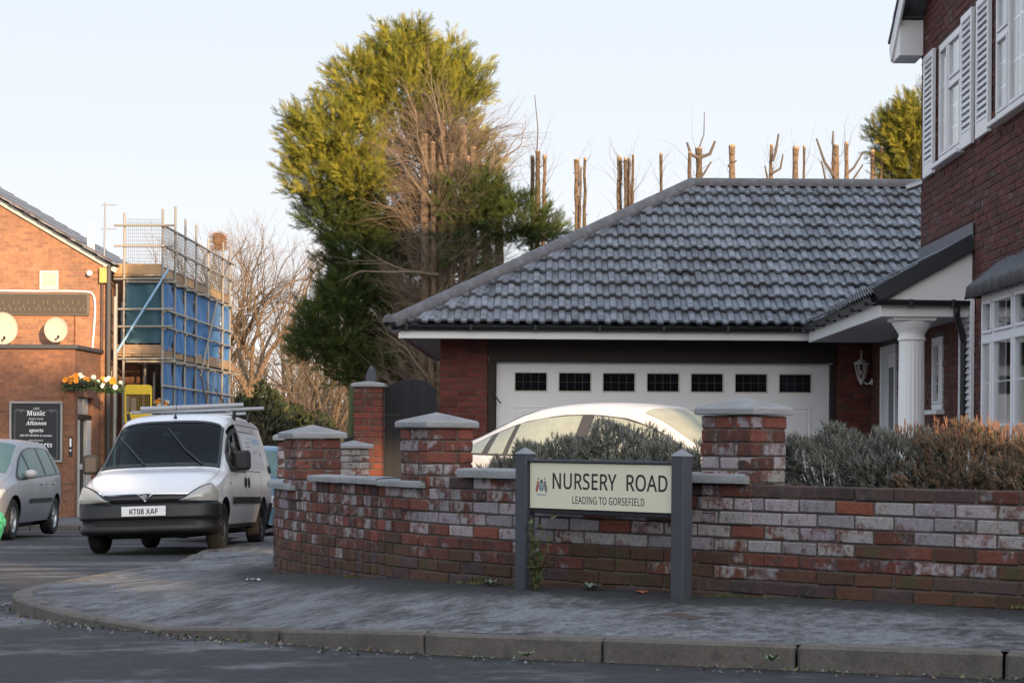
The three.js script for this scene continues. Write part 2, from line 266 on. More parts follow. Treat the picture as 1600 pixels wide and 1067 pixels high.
// p: centre of the outer face, ry: turn so that +z points out of the wall
function brickSpec(x, y, z, ry, len, type, out = 0) { return { x, y, z, ry, len, type, out }; }
function layBricks(parent, list, max = 300, near = V(0, 1.15, 0)) {
  for (const b of list) { b.d = Math.hypot(b.x - near.x, b.y - near.y, b.z - near.z); const h = b.len < 0.14; b.geo = (h ? brickGeo.H : brickGeo.S)[Math.floor(rnd() * (h ? 14 : 20))]; const ms = brickMats[b.type]; b.mat = ms[Math.floor(rnd() * ms.length)]; b.sx = b.len / (h ? 0.1025 : 0.215);
    const n = V(Math.sin(b.ry), 0, Math.cos(b.ry)); b.pos = V(b.x, b.y, b.z).addScaledVector(n, b.out + rr(-0.003, 0.003) - 0.05); b.rz = rr(-0.006, 0.006); }
  list.sort((a, b) => a.d - b.d);
  const rest = new Map();
  list.forEach((b, i) => {
    if (i < max) { const m = mesh('brick', b.geo, b.mat, parent); m.position.copy(b.pos); m.rotation.set(0, b.ry, b.rz); m.scale.x = b.sx; }
    else { const g = b.geo.clone(); g.applyMatrix4(new THREE.Matrix4().compose(b.pos, new THREE.Quaternion().setFromEuler(new THREE.Euler(0, b.ry, b.rz)), V(b.sx, 1, 1))); if (!rest.has(b.mat)) rest.set(b.mat, []); rest.get(b.mat).push(g); }
  });
  if (rest.size) { const mats = [...rest.keys()], gs = mats.map(m => mergeGeometries(rest.get(m))); const m = mesh('brickwork', mergeGeometries(gs, true), mats, parent); m.userData.kind = 'stuff'; }
}
// pyramid-topped coping stone
function pierCap(w, t, peak) {
  const mb = new MB(), h = w / 2, c = 0.012, ring = (r, y) => [V(-r, y, -r), V(r, y, -r), V(r, y, r), V(-r, y, r)], R = [ring(h - 0.004, 0), ring(h, 0.006), ring(h, t - c), ring(h - c, t)], top = V(0, t + peak, 0);
  for (let k = 0; k < 3; k++) for (let i = 0; i < 4; i++) { const j = (i + 1) % 4; mb.quad(R[k][i], R[k + 1][i], R[k + 1][j], R[k][j], [i, k * 0.1], [i, k * 0.1 + 0.1], [i + 0.4, k * 0.1 + 0.1], [i + 0.4, k * 0.1]); }
  for (let i = 0; i < 4; i++) { const j = (i + 1) % 4; mb.tri(R[3][j], R[3][i], top, [0.4, 0], [0, 0], [0.2, 0.25]); }
  mb.quad(R[0][0], R[0][1], R[0][2], R[0][3], [0, 0], [0.4, 0], [0.4, 0.4], [0, 0.4]);
  return mb.geo();
}
const Y0 = 0.072, CO = 0.075;
function brickPier(name, label, cat, x, z, ry, size, c0, c1, types, capW, capMat, capT = 0.055, peak = 0.06, y0 = Y0, group) {
  const t = thing(name, label, cat, [0, 0, 0], 0, group), list = [], h = size / 2, co = CO;
  for (let c = c0; c < c1; c++) for (let f = 0; f < 4; f++) {
    const a = ry + f * Math.PI / 2, n = V(Math.sin(a), 0, Math.cos(a)), r = V(n.z, 0, -n.x), y = y0 + co * (c + 0.5);
    if (Math.abs(n.z) > 0.1 && n.z < -0.75) continue;                    // far face stays rendered by the core
    const odd = (c + f) % 2, lens = odd ? [0.215, size - 0.225] : [size - 0.225, 0.215]; let s = -h;
    for (const l of lens) { const m = s + l / 2, p = V(x, y, z).addScaledVector(n, h).addScaledVector(r, m); list.push(brickSpec(p.x, p.y, p.z, a, l - 0.002, types(c, rnd(), f))); s += l + 0.01; }
  }
  const core = place(cbox(size - 0.016, co * (c1 - c0), size - 0.016, 0.001), x, y0 + co * (c0 + c1) / 2, z, ry); mesh('mortar', core, M.mortar, t);
  layBricks(t, list, 300);
  const cap = mesh('coping_stone', pierCap(capW, capT, peak), capMat, t); cap.position.set(x, y0 + co * c1 + 0.004, z); cap.rotation.y = ry;
  return t;
}

// ---------- curved garden wall ----------
const wallPts = [[4.6, -7.9], [3.5, -8.7], [2.9, -9.14], [2.34, -9.52], [1.53, -10.1], [0.82, -10.7], [0.3, -11.1], [-0.2, -11.52], [-0.62, -11.93], [-0.92, -12.33], [-1.3, -12.95], [-1.6, -13.47], [-1.95, -14.2], [-2.13, -14.8], [-2.2, -15.5]].map(p => V(p[0], 0, p[1]));
const wallCurve = new THREE.CatmullRomCurve3(wallPts, false, 'centripetal'); wallCurve.arcLengthDivisions = 600;
const WL = wallCurve.getLength();
const wallAt = s => { const u = clamp(s / WL), p = wallCurve.getPointAt(u), t = wallCurve.getTangentAt(u); return { p, ry: Math.atan2(-t.z, t.x) + Math.PI }; };
// s of the point nearest to (x,z)
const wallS = (x, z) => { let best = 0, bd = 1e9; for (let i = 0; i <= 2000; i++) { const p = wallCurve.getPointAt(i / 2000), d = Math.hypot(p.x - x, p.z - z); if (d < bd) { bd = d; best = i / 2000 * WL; } } return best; };
const sF = wallS(1.106, -10.46), sA = wallS(-0.77, -12.1), sB = wallS(-1.83, -13.93);
{
  const w = thing('garden_wall', 'curved low red brick garden wall crusted with white salts', 'brick wall');
  // outward side: towards the pavement
  const outN = s => { const { p, ry } = wallAt(s); const n = V(Math.sin(ry), 0, Math.cos(ry)); return n; };
  const flip = outN(WL * 0.5).dot(V(-0.6, 0, 0.8)) < 0 ? Math.PI : 0;
  const baseY = x => table([[-2.2, 0.06], [-1.58, 0.165], [-0.92, 0.225], [-0.2, 0.255], [0.82, 0.255], [1.53, 0.285], [2.34, 0.31], [4.6, 0.36]], x);
  const list = []; seed(901);
  const topC = s => s < sF ? 11 : s < sA ? 11 : s < sB ? 10 : 9;
  for (let c = 0; c < 11; c++) {
    const y = Y0 + CO * (c + 0.5);
    for (let s = 1.0 + (c % 2) * 0.1125; s < WL - 0.06;) {
      const head = s > wallS(-1.0, -12.45), len = head ? 0.1025 : 0.215, m = s + len / 2, { p, ry } = wallAt(m), a = ry + flip;
      if (s + len > WL) break;
      s += len + 0.01;
      if (c >= topC(m) || y + 0.03 < baseY(p.x)) continue;
      const px = p.x, q = rnd(); let ty;
      const up = c - (baseY(p.x) - Y0) / CO;                              // courses above the pavement
      if (up < 1.3) ty = q < 0.7 ? 'brown' : 'dark';
      else if (up < 3.2) ty = px < -0.5 ? (q < 0.5 ? 'brown' : q < 0.9 ? 'red' : 'mix') : q < 0.35 ? 'brown' : q < 0.8 ? 'red' : 'mix';
      else if (c === 10 && m < sF) ty = px > 2.1 ? (q < 0.5 ? 'red' : 'dark') : 'dark';
      else if (px < -0.95) ty = q < 0.5 ? 'red' : q < 0.86 ? 'mix' : q < 0.93 ? 'spall' : 'dark';
      else if (px < -0.45) ty = q < 0.35 ? 'mix' : q < 0.7 ? 'white' : 'red';
      else ty = q < 0.74 ? 'white' : q < 0.94 ? 'mix' : q < 0.97 ? 'spall' : 'red';
      if (c === 10 && m > sF) ty = q < 0.5 ? 'dark' : 'mix';
      list.push(brickSpec(p.x, y + rr(-0.0015, 0.0015), p.z, a, len, ty));
    }
  }
  // mortar body
  const seg = (s0, s1, top) => grid(Math.max(2, Math.round((s1 - s0) / 0.06)), 4, (a, b, i, j) => { const { p, ry } = wallAt(lerp(s0, s1, a)), n = V(Math.sin(ry + flip), 0, Math.cos(ry + flip)), d = [0.011, 0.011, 0.2, 0.2, 0.011][j], y = [-0.4, top, top, -0.4, -0.4][j]; return V(p.x, y, p.z).addScaledVector(n, -d); }, v => [v.x, v.y]);
  mesh('mortar', merge([seg(0, sF, Y0 + CO * 11 - 0.006), seg(sF, sA, Y0 + CO * 11), seg(sA, sB, Y0 + CO * 10), seg(sB, WL, Y0 + CO * 9)]), M.mortar, w);
  layBricks(w, list, 300);
  // coping slabs
  const slab = (s0, s1, y, wd, th) => { const N = 8; return grid(N, 8, (a, b, i, j) => { const { p, ry } = wallAt(lerp(s0, s1, a)), n = V(Math.sin(ry + flip), 0, Math.cos(ry + flip)); const prof = [[0.05, 0], [0.052, th - 0.012], [0.042, th], [-wd / 2 + 0.05, th + 0.006], [-wd + 0.06, th], [-wd + 0.05, th - 0.012], [-wd + 0.05, 0], [0, 0.0], [0.05, 0]][j]; return V(p.x, y + prof[1], p.z).addScaledVector(n, prof[0]); }, (v, a, b) => [a * 0.6 + s0, b * 0.6]); };
  const ends = (s, y, wd, th) => { const { p, ry } = wallAt(s), n = V(Math.sin(ry + flip), 0, Math.cos(ry + flip)), q = (o, h) => V(p.x, y + h, p.z).addScaledVector(n, o); return new MB().quad(q(0.05, 0), q(0.052, th - 0.006), q(-wd + 0.05, th - 0.006), q(-wd + 0.05, 0)).geo(); };
  const run = (s0, s1, y, n, th = 0.05) => { for (let i = 0; i < n; i++) { const a = lerp(s0, s1, i / n) + 0.004, b = lerp(s0, s1, (i + 1) / n) - 0.004, dy = rr(-0.004, 0.004); mesh('coping_slab', mergeGeometries([slab(a, b, y + dy, 0.29, th).toNonIndexed(), ends(a, y + dy, 0.29, th), ends(b, y + dy, 0.29, th)]), M.concrete, w); } };
  run(sF + 0.01, sA - 0.34, Y0 + CO * 11 + 0.002, 3, 0.052);
  run(sA + 0.02, sB - 0.34, Y0 + CO * 10 + 0.002, 3, 0.042);
  run(sB + 0.02, WL - 0.02, Y0 + CO * 9 + 0.002, 2, 0.045);
  // piers standing in the wall
  const pier = (sc, size, c1, label, types, capMat, capW, name = 'brick_pier') => { const { p, ry } = wallAt(sc + size / 2), n = V(Math.sin(ry + flip), 0, Math.cos(ry + flip)), c = p.clone().addScaledVector(n, -size / 2 + 0.012); return brickPier(name, label, 'brick pier', c.x, c.z, ry + flip, size, 8, c1, types, capW, capMat, 0.045, 0.055, Y0, 'square piers of the garden wall'); };
  seed(33);
  pier(sF, 0.34, 16, 'square red brick pier with pale pyramid cap beside the street sign', (c, q) => c > 12 ? (q < 0.6 ? 'red' : q < 0.9 ? 'mix' : 'spall') : q < 0.4 ? 'mix' : q < 0.75 ? 'white' : 'red', M.concrete, 0.395);
  pier(sA, 0.34, 15, 'square brick pier with grey pyramid cap at the bend of the wall', (c, q) => q < 0.55 ? 'red' : q < 0.85 ? 'mix' : 'spall', M.concrete, 0.395);
  pier(sB, 0.34, 14, 'square brick pier with frosted cap on the curved end of the wall', (c, q) => q < 0.7 ? 'red' : q < 0.9 ? 'mix' : 'spall', M.concrete, 0.41);
}
seed(44);
brickPier('brick_pier', 'capped brick pier ending the wall at the driveway mouth', 'brick pier', -2.06, -15.72, 0.12, 0.34, 0, 14, (c, q) => q < 0.7 ? 'red' : q < 0.92 ? 'mix' : 'spall', 0.42, M.concrete, 0.045, 0.05, 0.05, 'square piers of the garden wall');
brickPier('brick_pier', 'small white-patched brick pier on the far side of the driveway', 'brick pier', -2.2, -21.5, 0.2, 0.31, 0, 14, (c, q) => q < 0.55 ? 'white' : 'mix', 0.4, M.concrete, 0.045, 0.045, -0.05);
{
  const e = brickPier('gate_pier', 'tall red brick gate pier with a rough stone on its cap', 'gate pier', -2.17, -22.95, 0, 0.335, 0, 24, (c, q) => q < 0.6 ? 'garage' : 'red', 0.4, M.concrete, 0.045, 0.035, -0.08);
  const st = new THREE.IcosahedronGeometry(0.1, 3); const pp = st.attributes.position; for (let i = 0; i < pp.count; i++) { const v = V(pp.getX(i), pp.getY(i), pp.getZ(i)), k = 1 + 0.16 * Math.sin(v.x * 31 + v.y * 17) + 0.1 * Math.sin(v.z * 43 + v.y * 29); pp.setXYZ(i, v.x * k * 0.78, v.y * k * 1.5 + 0.1, v.z * k * 0.6); } st.computeVertexNormals();
  const s = mesh('finial_stone', st, M.slateStone || (M.slateStone = bumpG(std([0.07, 0.075, 0.09], 0.8), 0.006)), e); s.position.set(-2.15, 1.76, -22.95); s.scale.setScalar(0.8);
  // arched plank gate
  const g = thing('side_gate', 'black arched plank gate between the tall pier and the garage', 'gate', [-1.69, 0, -23.2]);
  const top = x => 1.55 + 0.28 * Math.sqrt(Math.max(0, 1 - Math.pow(x / 0.36, 2) * 0.98));
  for (let i = 0; i < 6; i++) { const x0 = -0.31 + i * 0.1035, x1 = x0 + 0.0995, sh = new THREE.Shape(); sh.moveTo(x0, 0.05); sh.lineTo(x1, 0.05); for (let k = 0; k <= 4; k++) { const x = lerp(x1, x0, k / 4); sh.lineTo(x, top(x)); } sh.closePath(); mesh('plank', new THREE.ExtrudeGeometry(sh, { depth: 0.025, bevelEnabled: true, bevelSize: 0.003, bevelThickness: 0.003, bevelSegments: 1 }), i % 2 ? M.gate1 || (M.gate1 = bumpG(std([0.014, 0.015, 0.02], 0.85), 0.002)) : M.gate2 || (M.gate2 = bumpG(std([0.016, 0.017, 0.022], 0.85), 0.002)), g); }
  mesh('rail', bx(-0.31, 0.31, 0.35, 0.45, -0.04, -0.004), M.gate1, g); mesh('rail', bx(-0.31, 0.31, 1.35, 1.45, -0.04, -0.004), M.gate1, g);
  const hp = mesh('hinge', bx(-0.31, -0.12, 1.38, 1.41, 0.03, 0.036), M.black, g);
  const po = thing('timber_post', 'mossy green round timber post behind the gate pier', 'post', [-2.72, -0.4, -26]);
  mesh('post', limb([V(0, 0, 0), V(0.01, 1.2, 0), V(0.03, 2.25, 0)], [0.05, 0.048, 0.042], 10, true).geo(), std([0.07, 0.085, 0.035], 0.95), po); mesh('bracket', bx(-0.055, 0.065, 1.45, 1.52, -0.055, 0.055), M.blackMatt, po);
}
// ---------- garage ----------
T.tile = colTex(512, 512, (u, v) => { const f = fbm(u, v, 120, 120, 201, 2), g = fbm(u, v, 10, 10, 203, 4), k = 0.06 * (0.8 + 0.3 * f); return sm([k * 0.96, k, k * 1.1], [0.29, 0.305, 0.34], sstep(0.1, 0.8, g) * (0.5 + 0.25 * f)); });
T.ridge = colTex(256, 256, (u, v) => { const f = fbm(u, v, 60, 60, 211, 3), g = fbm(u, v, 6, 6, 213, 4), k = 0.11 * (0.7 + 0.4 * f); return sm([k, k * 0.93, k * 0.97], [0.17, 0.165, 0.18], sstep(0.45, 0.75, g) * 0.6); });
const tileMats = [0.86, 0.95, 1.04, 1.12].map(q => bumpG(std([q, q, q], 0.4, { map: rep(T.tile, 0.9) }), 0.0006));
const ridgeMat = bumpG(std([1, 1, 1], 0.7, { map: rep(T.ridge, 2) }), 0.002);
const EAVE = V(-1.92, 2.5, -23.32), RIDGE = V(1.98, 4.72, -27.3), ROOFR = 6.6;
const garage = thing('garage', 'single storey brick garage with frosted grey hipped tile roof', 'garage');
{
  const roof = new THREE.Group(); roof.name = 'roof'; garage.add(roof);
  const rise = RIDGE.y - EAVE.y, run = EAVE.z - RIDGE.z, sl = Math.hypot(rise, run), pitch = Math.atan2(rise, run);
  // solid roof deck under the tiles: front, left hip, back
  const E2 = V(EAVE.x, EAVE.y, 2 * RIDGE.z - EAVE.z), RR = V(ROOFR, RIDGE.y, RIDGE.z), dn = -0.045;
  const dk = new MB(), w = v => v.clone().setY(v.y + dn);
  dk.quad(w(EAVE), w(V(ROOFR, EAVE.y, EAVE.z)), w(RR), w(RIDGE), [0, 0], [8, 0], [8, 4], [4, 4]); dk.tri(w(E2), w(EAVE), w(RIDGE), [0, 0], [8, 0], [4, 4]); dk.quad(w(V(ROOFR, E2.y, E2.z)), w(E2), w(RIDGE), w(RR), [0, 0], [8, 0], [4, 4], [0, 4]);
  mesh('roof_deck', dk.geo(), tileMats[1], roof);
  // double-roll tiles, laid course by course on the slope that faces the street
  const ROWS = 12, gauge = sl / ROWS, TW = 0.318;
  const prof = u => { const f = (u * 2) % 1; return 0.032 * (sstep(0.02, 0.12, f) - sstep(0.53, 0.64, f)); };
  const tileGeo = (u0, u1, uo) => { // u0..u1: part of the tile kept (cut along the hip)
    const N = 20, mb = new MB(), L = gauge + 0.06, th = 0.03; const pt = (u, v, o) => V(u * TW, prof(u) + 0.052 * (1 - v) + o, -v * L);
    for (let i = 0; i < N; i++) { const a = lerp(u0[0], u1[0], i / N), b = lerp(u0[0], u1[0], (i + 1) / N), c = lerp(u0[1], u1[1], i / N), d = lerp(u0[1], u1[1], (i + 1) / N), q = (u, v) => [u * TW + uo[0], v * L + uo[1]];
      mb.quad(pt(a, 0, 0), pt(b, 0, 0), pt(d, 1, 0), pt(c, 1, 0), q(a, 0), q(b, 0), q(d, 1), q(c, 1));
      mb.quad(pt(a, 0, -th), pt(b, 0, -th), pt(b, 0, 0), pt(a, 0, 0), q(a, -0.03), q(b, -0.03), q(b, 0), q(a, 0)); }
    return mb.geo();
  };
  seed(61); const full = []; for (let i = 0; i < 8; i++) full.push(tileGeo([0, 0], [1, 1], [rr(0, 1), rr(0, 1)]));
  let count = 0; const extra = [];
  for (let r = 0; r < ROWS; r++) {
    const v0 = r * gauge / sl, v1 = (r * gauge + gauge + 0.06) / sl, hip = v => EAVE.x + (RIDGE.x - EAVE.x) * clamp(v);
    for (let x = ROOFR - TW; x > -2.6; x -= TW) {
      const xa = hip(v0) + 0.03, xb = hip(v1) + 0.03; if (x + TW < xa + 0.02) continue;
      let g = full[Math.floor(rnd() * 8)];
      if (x < xb) { const a = clamp((xa - x) / TW), b = clamp((xb - x) / TW, 0, 1); if (b >= 1 && a >= 1) continue; g = tileGeo([a, b], [1, 1], [rr(0, 1), rr(0, 1)]); }
      const m = mesh('roof_tile', g, tileMats[Math.floor(rnd() * 4)], roof); m.rotation.x = pitch; m.position.set(x, EAVE.y + rise * v0, EAVE.z - run * v0); m.rotation.z = rr(-0.009, 0.009); m.rotation.x += rr(-0.006, 0.006); m.position.z += rr(-0.008, 0.008); count++;
      m.position.y += rr(-0.002, 0.002); if (count > 300) { m.userData.kind = 'stuff'; extra.push(m); }
    }
  }
  if (extra.length) { const by = new Map(); for (const m of extra) { m.updateMatrix(); const g = m.geometry.clone().applyMatrix4(m.matrix); if (!by.has(m.material)) by.set(m.material, []); by.get(m.material).push(g); roof.remove(m); } const ms = [...by.keys()]; const q = mesh('tiling', mergeGeometries(ms.map(k => mergeGeometries(by.get(k))), true), ms, roof); q.userData.kind = 'stuff'; }
  // half-round ridge and hip tiles
  const halfRound = (len, r) => { const g = grid(10, 2, (a, b) => { const t = lerp(-0.35, Math.PI + 0.35, a); return V(Math.cos(t) * r * (1 + 0.03 * b), Math.sin(t) * r * (1 + 0.03 * b) * 0.86, (b - 0.5) * len); }, (v, a, b) => [a * 0.35, v.z]); return g; };
  const lay = (A, B, n, r) => { const d = B.clone().sub(A), l = d.length() / n; d.normalize(); for (let i = 0; i < n; i++) { const m = mesh('ridge_tile', halfRound(l + 0.035, r), ridgeMat, roof); m.position.copy(A).addScaledVector(d, l * (i + 0.5)); m.lookAt(m.position.clone().add(d)); } };
  lay(EAVE.clone().add(V(-0.02, 0.0, 0.05)), RIDGE.clone().add(V(0, 0.02, 0)), 13, 0.112); lay(RIDGE.clone().add(V(-0.02, 0.03, 0)), RR.clone().add(V(0, 0.03, 0)), 10, 0.105);
  { const A = EAVE.clone(), B = RIDGE.clone(), d = B.clone().sub(A).normalize(), sd = V(0.7, 0, 0.7); mesh('mortar_bed', limb([A.clone().add(V(0, -0.02, 0)), B.clone().add(V(0, -0.02, 0))], [0.1, 0.1], 8, true).geo(), M.bed || (M.bed = bumpG(std([0.2, 0.19, 0.19], 0.95), 0.004)), roof); }
  const hc = mesh('hip_end', grid(10, 5, (a, b) => { const t = a * Math.PI, q = b * Math.PI / 2; return V(Math.cos(t) * 0.12 * Math.sin(q), Math.sin(t) * 0.1 * Math.sin(q), 0.02 * Math.cos(q)); }), ridgeMat, roof); hc.position.copy(EAVE).add(V(-0.05, 0.02, 0.09)); hc.rotation.y = -0.78;
  // walls, bricks, door surround
  const Z = -24.0; seed(71); const list = [];
  const course = (x0, x1, nx, ry, fixed, c0, c1, y0) => { for (let c = c0; c < c1; c++) { let s = x0, first = c % 2; while (s < x1 - 0.03) { let l = Math.min(first ? 0.1025 : 0.215, x1 - s); first = 0; const m = s + l / 2, y = y0 + 0.075 * (c + 0.5); list.push(nx === 'x' ? brickSpec(m, y, fixed, ry, l, rnd() < 0.93 ? 'garage' : 'red') : brickSpec(fixed, y, m, ry, l, rnd() < 0.9 ? 'house' : 'red')); s += l + 0.01; } } };
  course(-1.385, -0.79, 'x', 0, Z, 11, 32, 0.0); course(3.575, 4.0, 'x', 0, Z, 11, 32, 0);
  mesh('pier_core', bx(-1.377, -0.798, -0.2, 2.36, -24.4, Z - 0.008, 0.001), M.mortarHouse, garage); mesh('pier_core', bx(3.583, 4.4, -0.2, 2.36, -24.4, Z - 0.008, 0.001), M.mortarHouse, garage);
  mesh('side_wall', merge([bx(-1.38, -1.1, -0.4, 2.36, -31.2, -24.41, 0.002), bx(-1.38, 6.4, -0.4, 2.36, -31.5, -31.21, 0.002)]), brickMats.garage[1], garage);
  layBricks(garage, list, 300);
  mesh('lintel_board', bx(-0.78, 3.565, 2.085, 2.36, Z - 0.1, Z + 0.02, 0.004), M.darkBrown, garage);
  mesh('door_post', bx(-0.785, -0.69, 0, 2.08, Z - 0.12, Z - 0.004, 0.004), M.darkBrown, garage); mesh('door_post', bx(3.5, 3.57, 0, 2.08, Z - 0.12, Z - 0.004, 0.004), M.darkBrown, garage);
  // up-and-over door
  const door = new THREE.Group(); door.name = 'garage_door'; garage.add(door);
  const dz = Z - 0.09, holes = [], sh = new THREE.Shape(); sh.moveTo(-0.682, 0.02); sh.lineTo(3.497, 0.02); sh.lineTo(3.497, 2.13); sh.lineTo(-0.682, 2.13); sh.closePath();
  const wins = []; for (let i = 0; i < 7; i++) { const c = -0.25 + i * 0.5533; wins.push([c - 0.195, c + 0.195, 1.725, 1.945]); }
  for (const [a, b, c, d] of wins) { const p = new THREE.Path(); p.moveTo(a, c); p.lineTo(a, d); p.lineTo(b, d); p.lineTo(b, c); p.closePath(); sh.holes.push(p); }
  const dg = new THREE.ExtrudeGeometry(sh, { depth: 0.04, bevelEnabled: false }); dg.translate(0, 0, dz - 0.04); mesh('door_leaf', dg, M.whitePaint, door);
  for (const [a, b, c, d] of wins) {
    const f = mesh('window_frame', merge([bx(a - 0.016, b + 0.016, d, d + 0.016, dz - 0.02, dz + 0.009, 0.003), bx(a - 0.016, b + 0.016, c - 0.016, c, dz - 0.02, dz + 0.009, 0.003), bx(a - 0.016, a, c, d, dz - 0.02, dz + 0.009, 0.003), bx(b, b + 0.016, c, d, dz - 0.02, dz + 0.009, 0.003)]), M.cream, door);
    mesh('pane', bx(a, b, c, d, dz - 0.04, dz - 0.03, 0.001), M.glassDark, f);
    const bars = []; for (let k = 1; k < 4; k++) bars.push(bx(lerp(a, b, k / 4) - 0.003, lerp(a, b, k / 4) + 0.003, c, d, dz - 0.03, dz - 0.024, 0.001)); bars.push(bx(a, b, (c + d) / 2 - 0.003, (c + d) / 2 + 0.003, dz - 0.03, dz - 0.0255, 0.001)); mesh('glazing_bars', merge(bars), M.leadBar || (M.leadBar = std([0.05, 0.05, 0.055], 0.5)), f);
  }
  for (let r = 0; r < 2; r++) for (let i = 0; i < 7; i++) { const c = -0.25 + i * 0.5533, a = c - 0.2, b = c + 0.2, y0 = 0.14 + r * 0.72, y1 = y0 + 0.67; mesh('raised_panel', merge([bx(a, b, y1 - 0.02, y1, dz, dz + 0.01, 0.004), bx(a, b, y0, y0 + 0.02, dz, dz + 0.01, 0.004), bx(a, a + 0.02, y0 + 0.02, y1 - 0.02, dz, dz + 0.01, 0.004), bx(b - 0.02, b, y0 + 0.02, y1 - 0.02, dz, dz + 0.01, 0.004), bx(a + 0.05, b - 0.05, y0 + 0.05, y1 - 0.05, dz, dz + 0.008, 0.006)]), M.whitePaint, door); }
  // eaves: white fascia, soffit, black gutter with brackets
  mesh('fascia', merge([bx(EAVE.x + 0.06, 3.17, 2.335, 2.43, EAVE.z - 0.06, EAVE.z - 0.035, 0.003), bx(EAVE.x + 0.06, EAVE.x + 0.085, 2.335, 2.43, -31.3, EAVE.z - 0.061, 0.003)]), M.whitePaint, garage);
  mesh('soffit', merge([bx(EAVE.x + 0.086, 3.17, 2.36, 2.37, Z + 0.001, EAVE.z - 0.061, 0.002), bx(EAVE.x + 0.086, -1.381, 2.36, 2.37, -31.2, Z, 0.002)]), M.soffit || (M.soffit = std([0.4, 0.4, 0.42], 0.6)), garage);
  const gut = (A, B) => { const d = B.clone().sub(A), l = d.length(), g = grid(10, 1, (a, b) => { const t = Math.PI + a * Math.PI; return V(b * l, Math.sin(t) * 0.056, Math.cos(t) * 0.056); }), g2 = grid(10, 1, (a, b) => { const t = Math.PI + a * Math.PI; return V((1 - b) * l, Math.sin(t) * 0.05, Math.cos(t) * 0.05); }); const m = mergeGeometries([g, g2]); const q = new THREE.Quaternion().setFromUnitVectors(V(1, 0, 0), d.normalize()); m.applyQuaternion(q); m.translate(A.x, A.y, A.z); return m; };
  const gt = mesh('gutter', gut(V(EAVE.x - 0.02, 2.492, EAVE.z + 0.025), V(3.15, 2.482, EAVE.z + 0.025)), M.black, garage);
  for (let i = 0; i < 7; i++) mesh('bracket', place(cbox(0.035, 0.075, 0.125, 0.008), -1.75 + i * 0.78, 2.462, EAVE.z + 0.018), M.black, gt);
  garage.userData.gut = undefined; delete garage.userData.gut;
  globalThis.__gut = gut;
  // cable at the left of the door
  const cb = mesh('cable', smoothTube([V(-0.62, 1.56, -23.97), V(-0.67, 1.62, -23.96), V(-0.72, 1.72, -23.97), V(-0.74, 1.8, -23.98)], 0.009, 10, 6), M.black, garage);
}
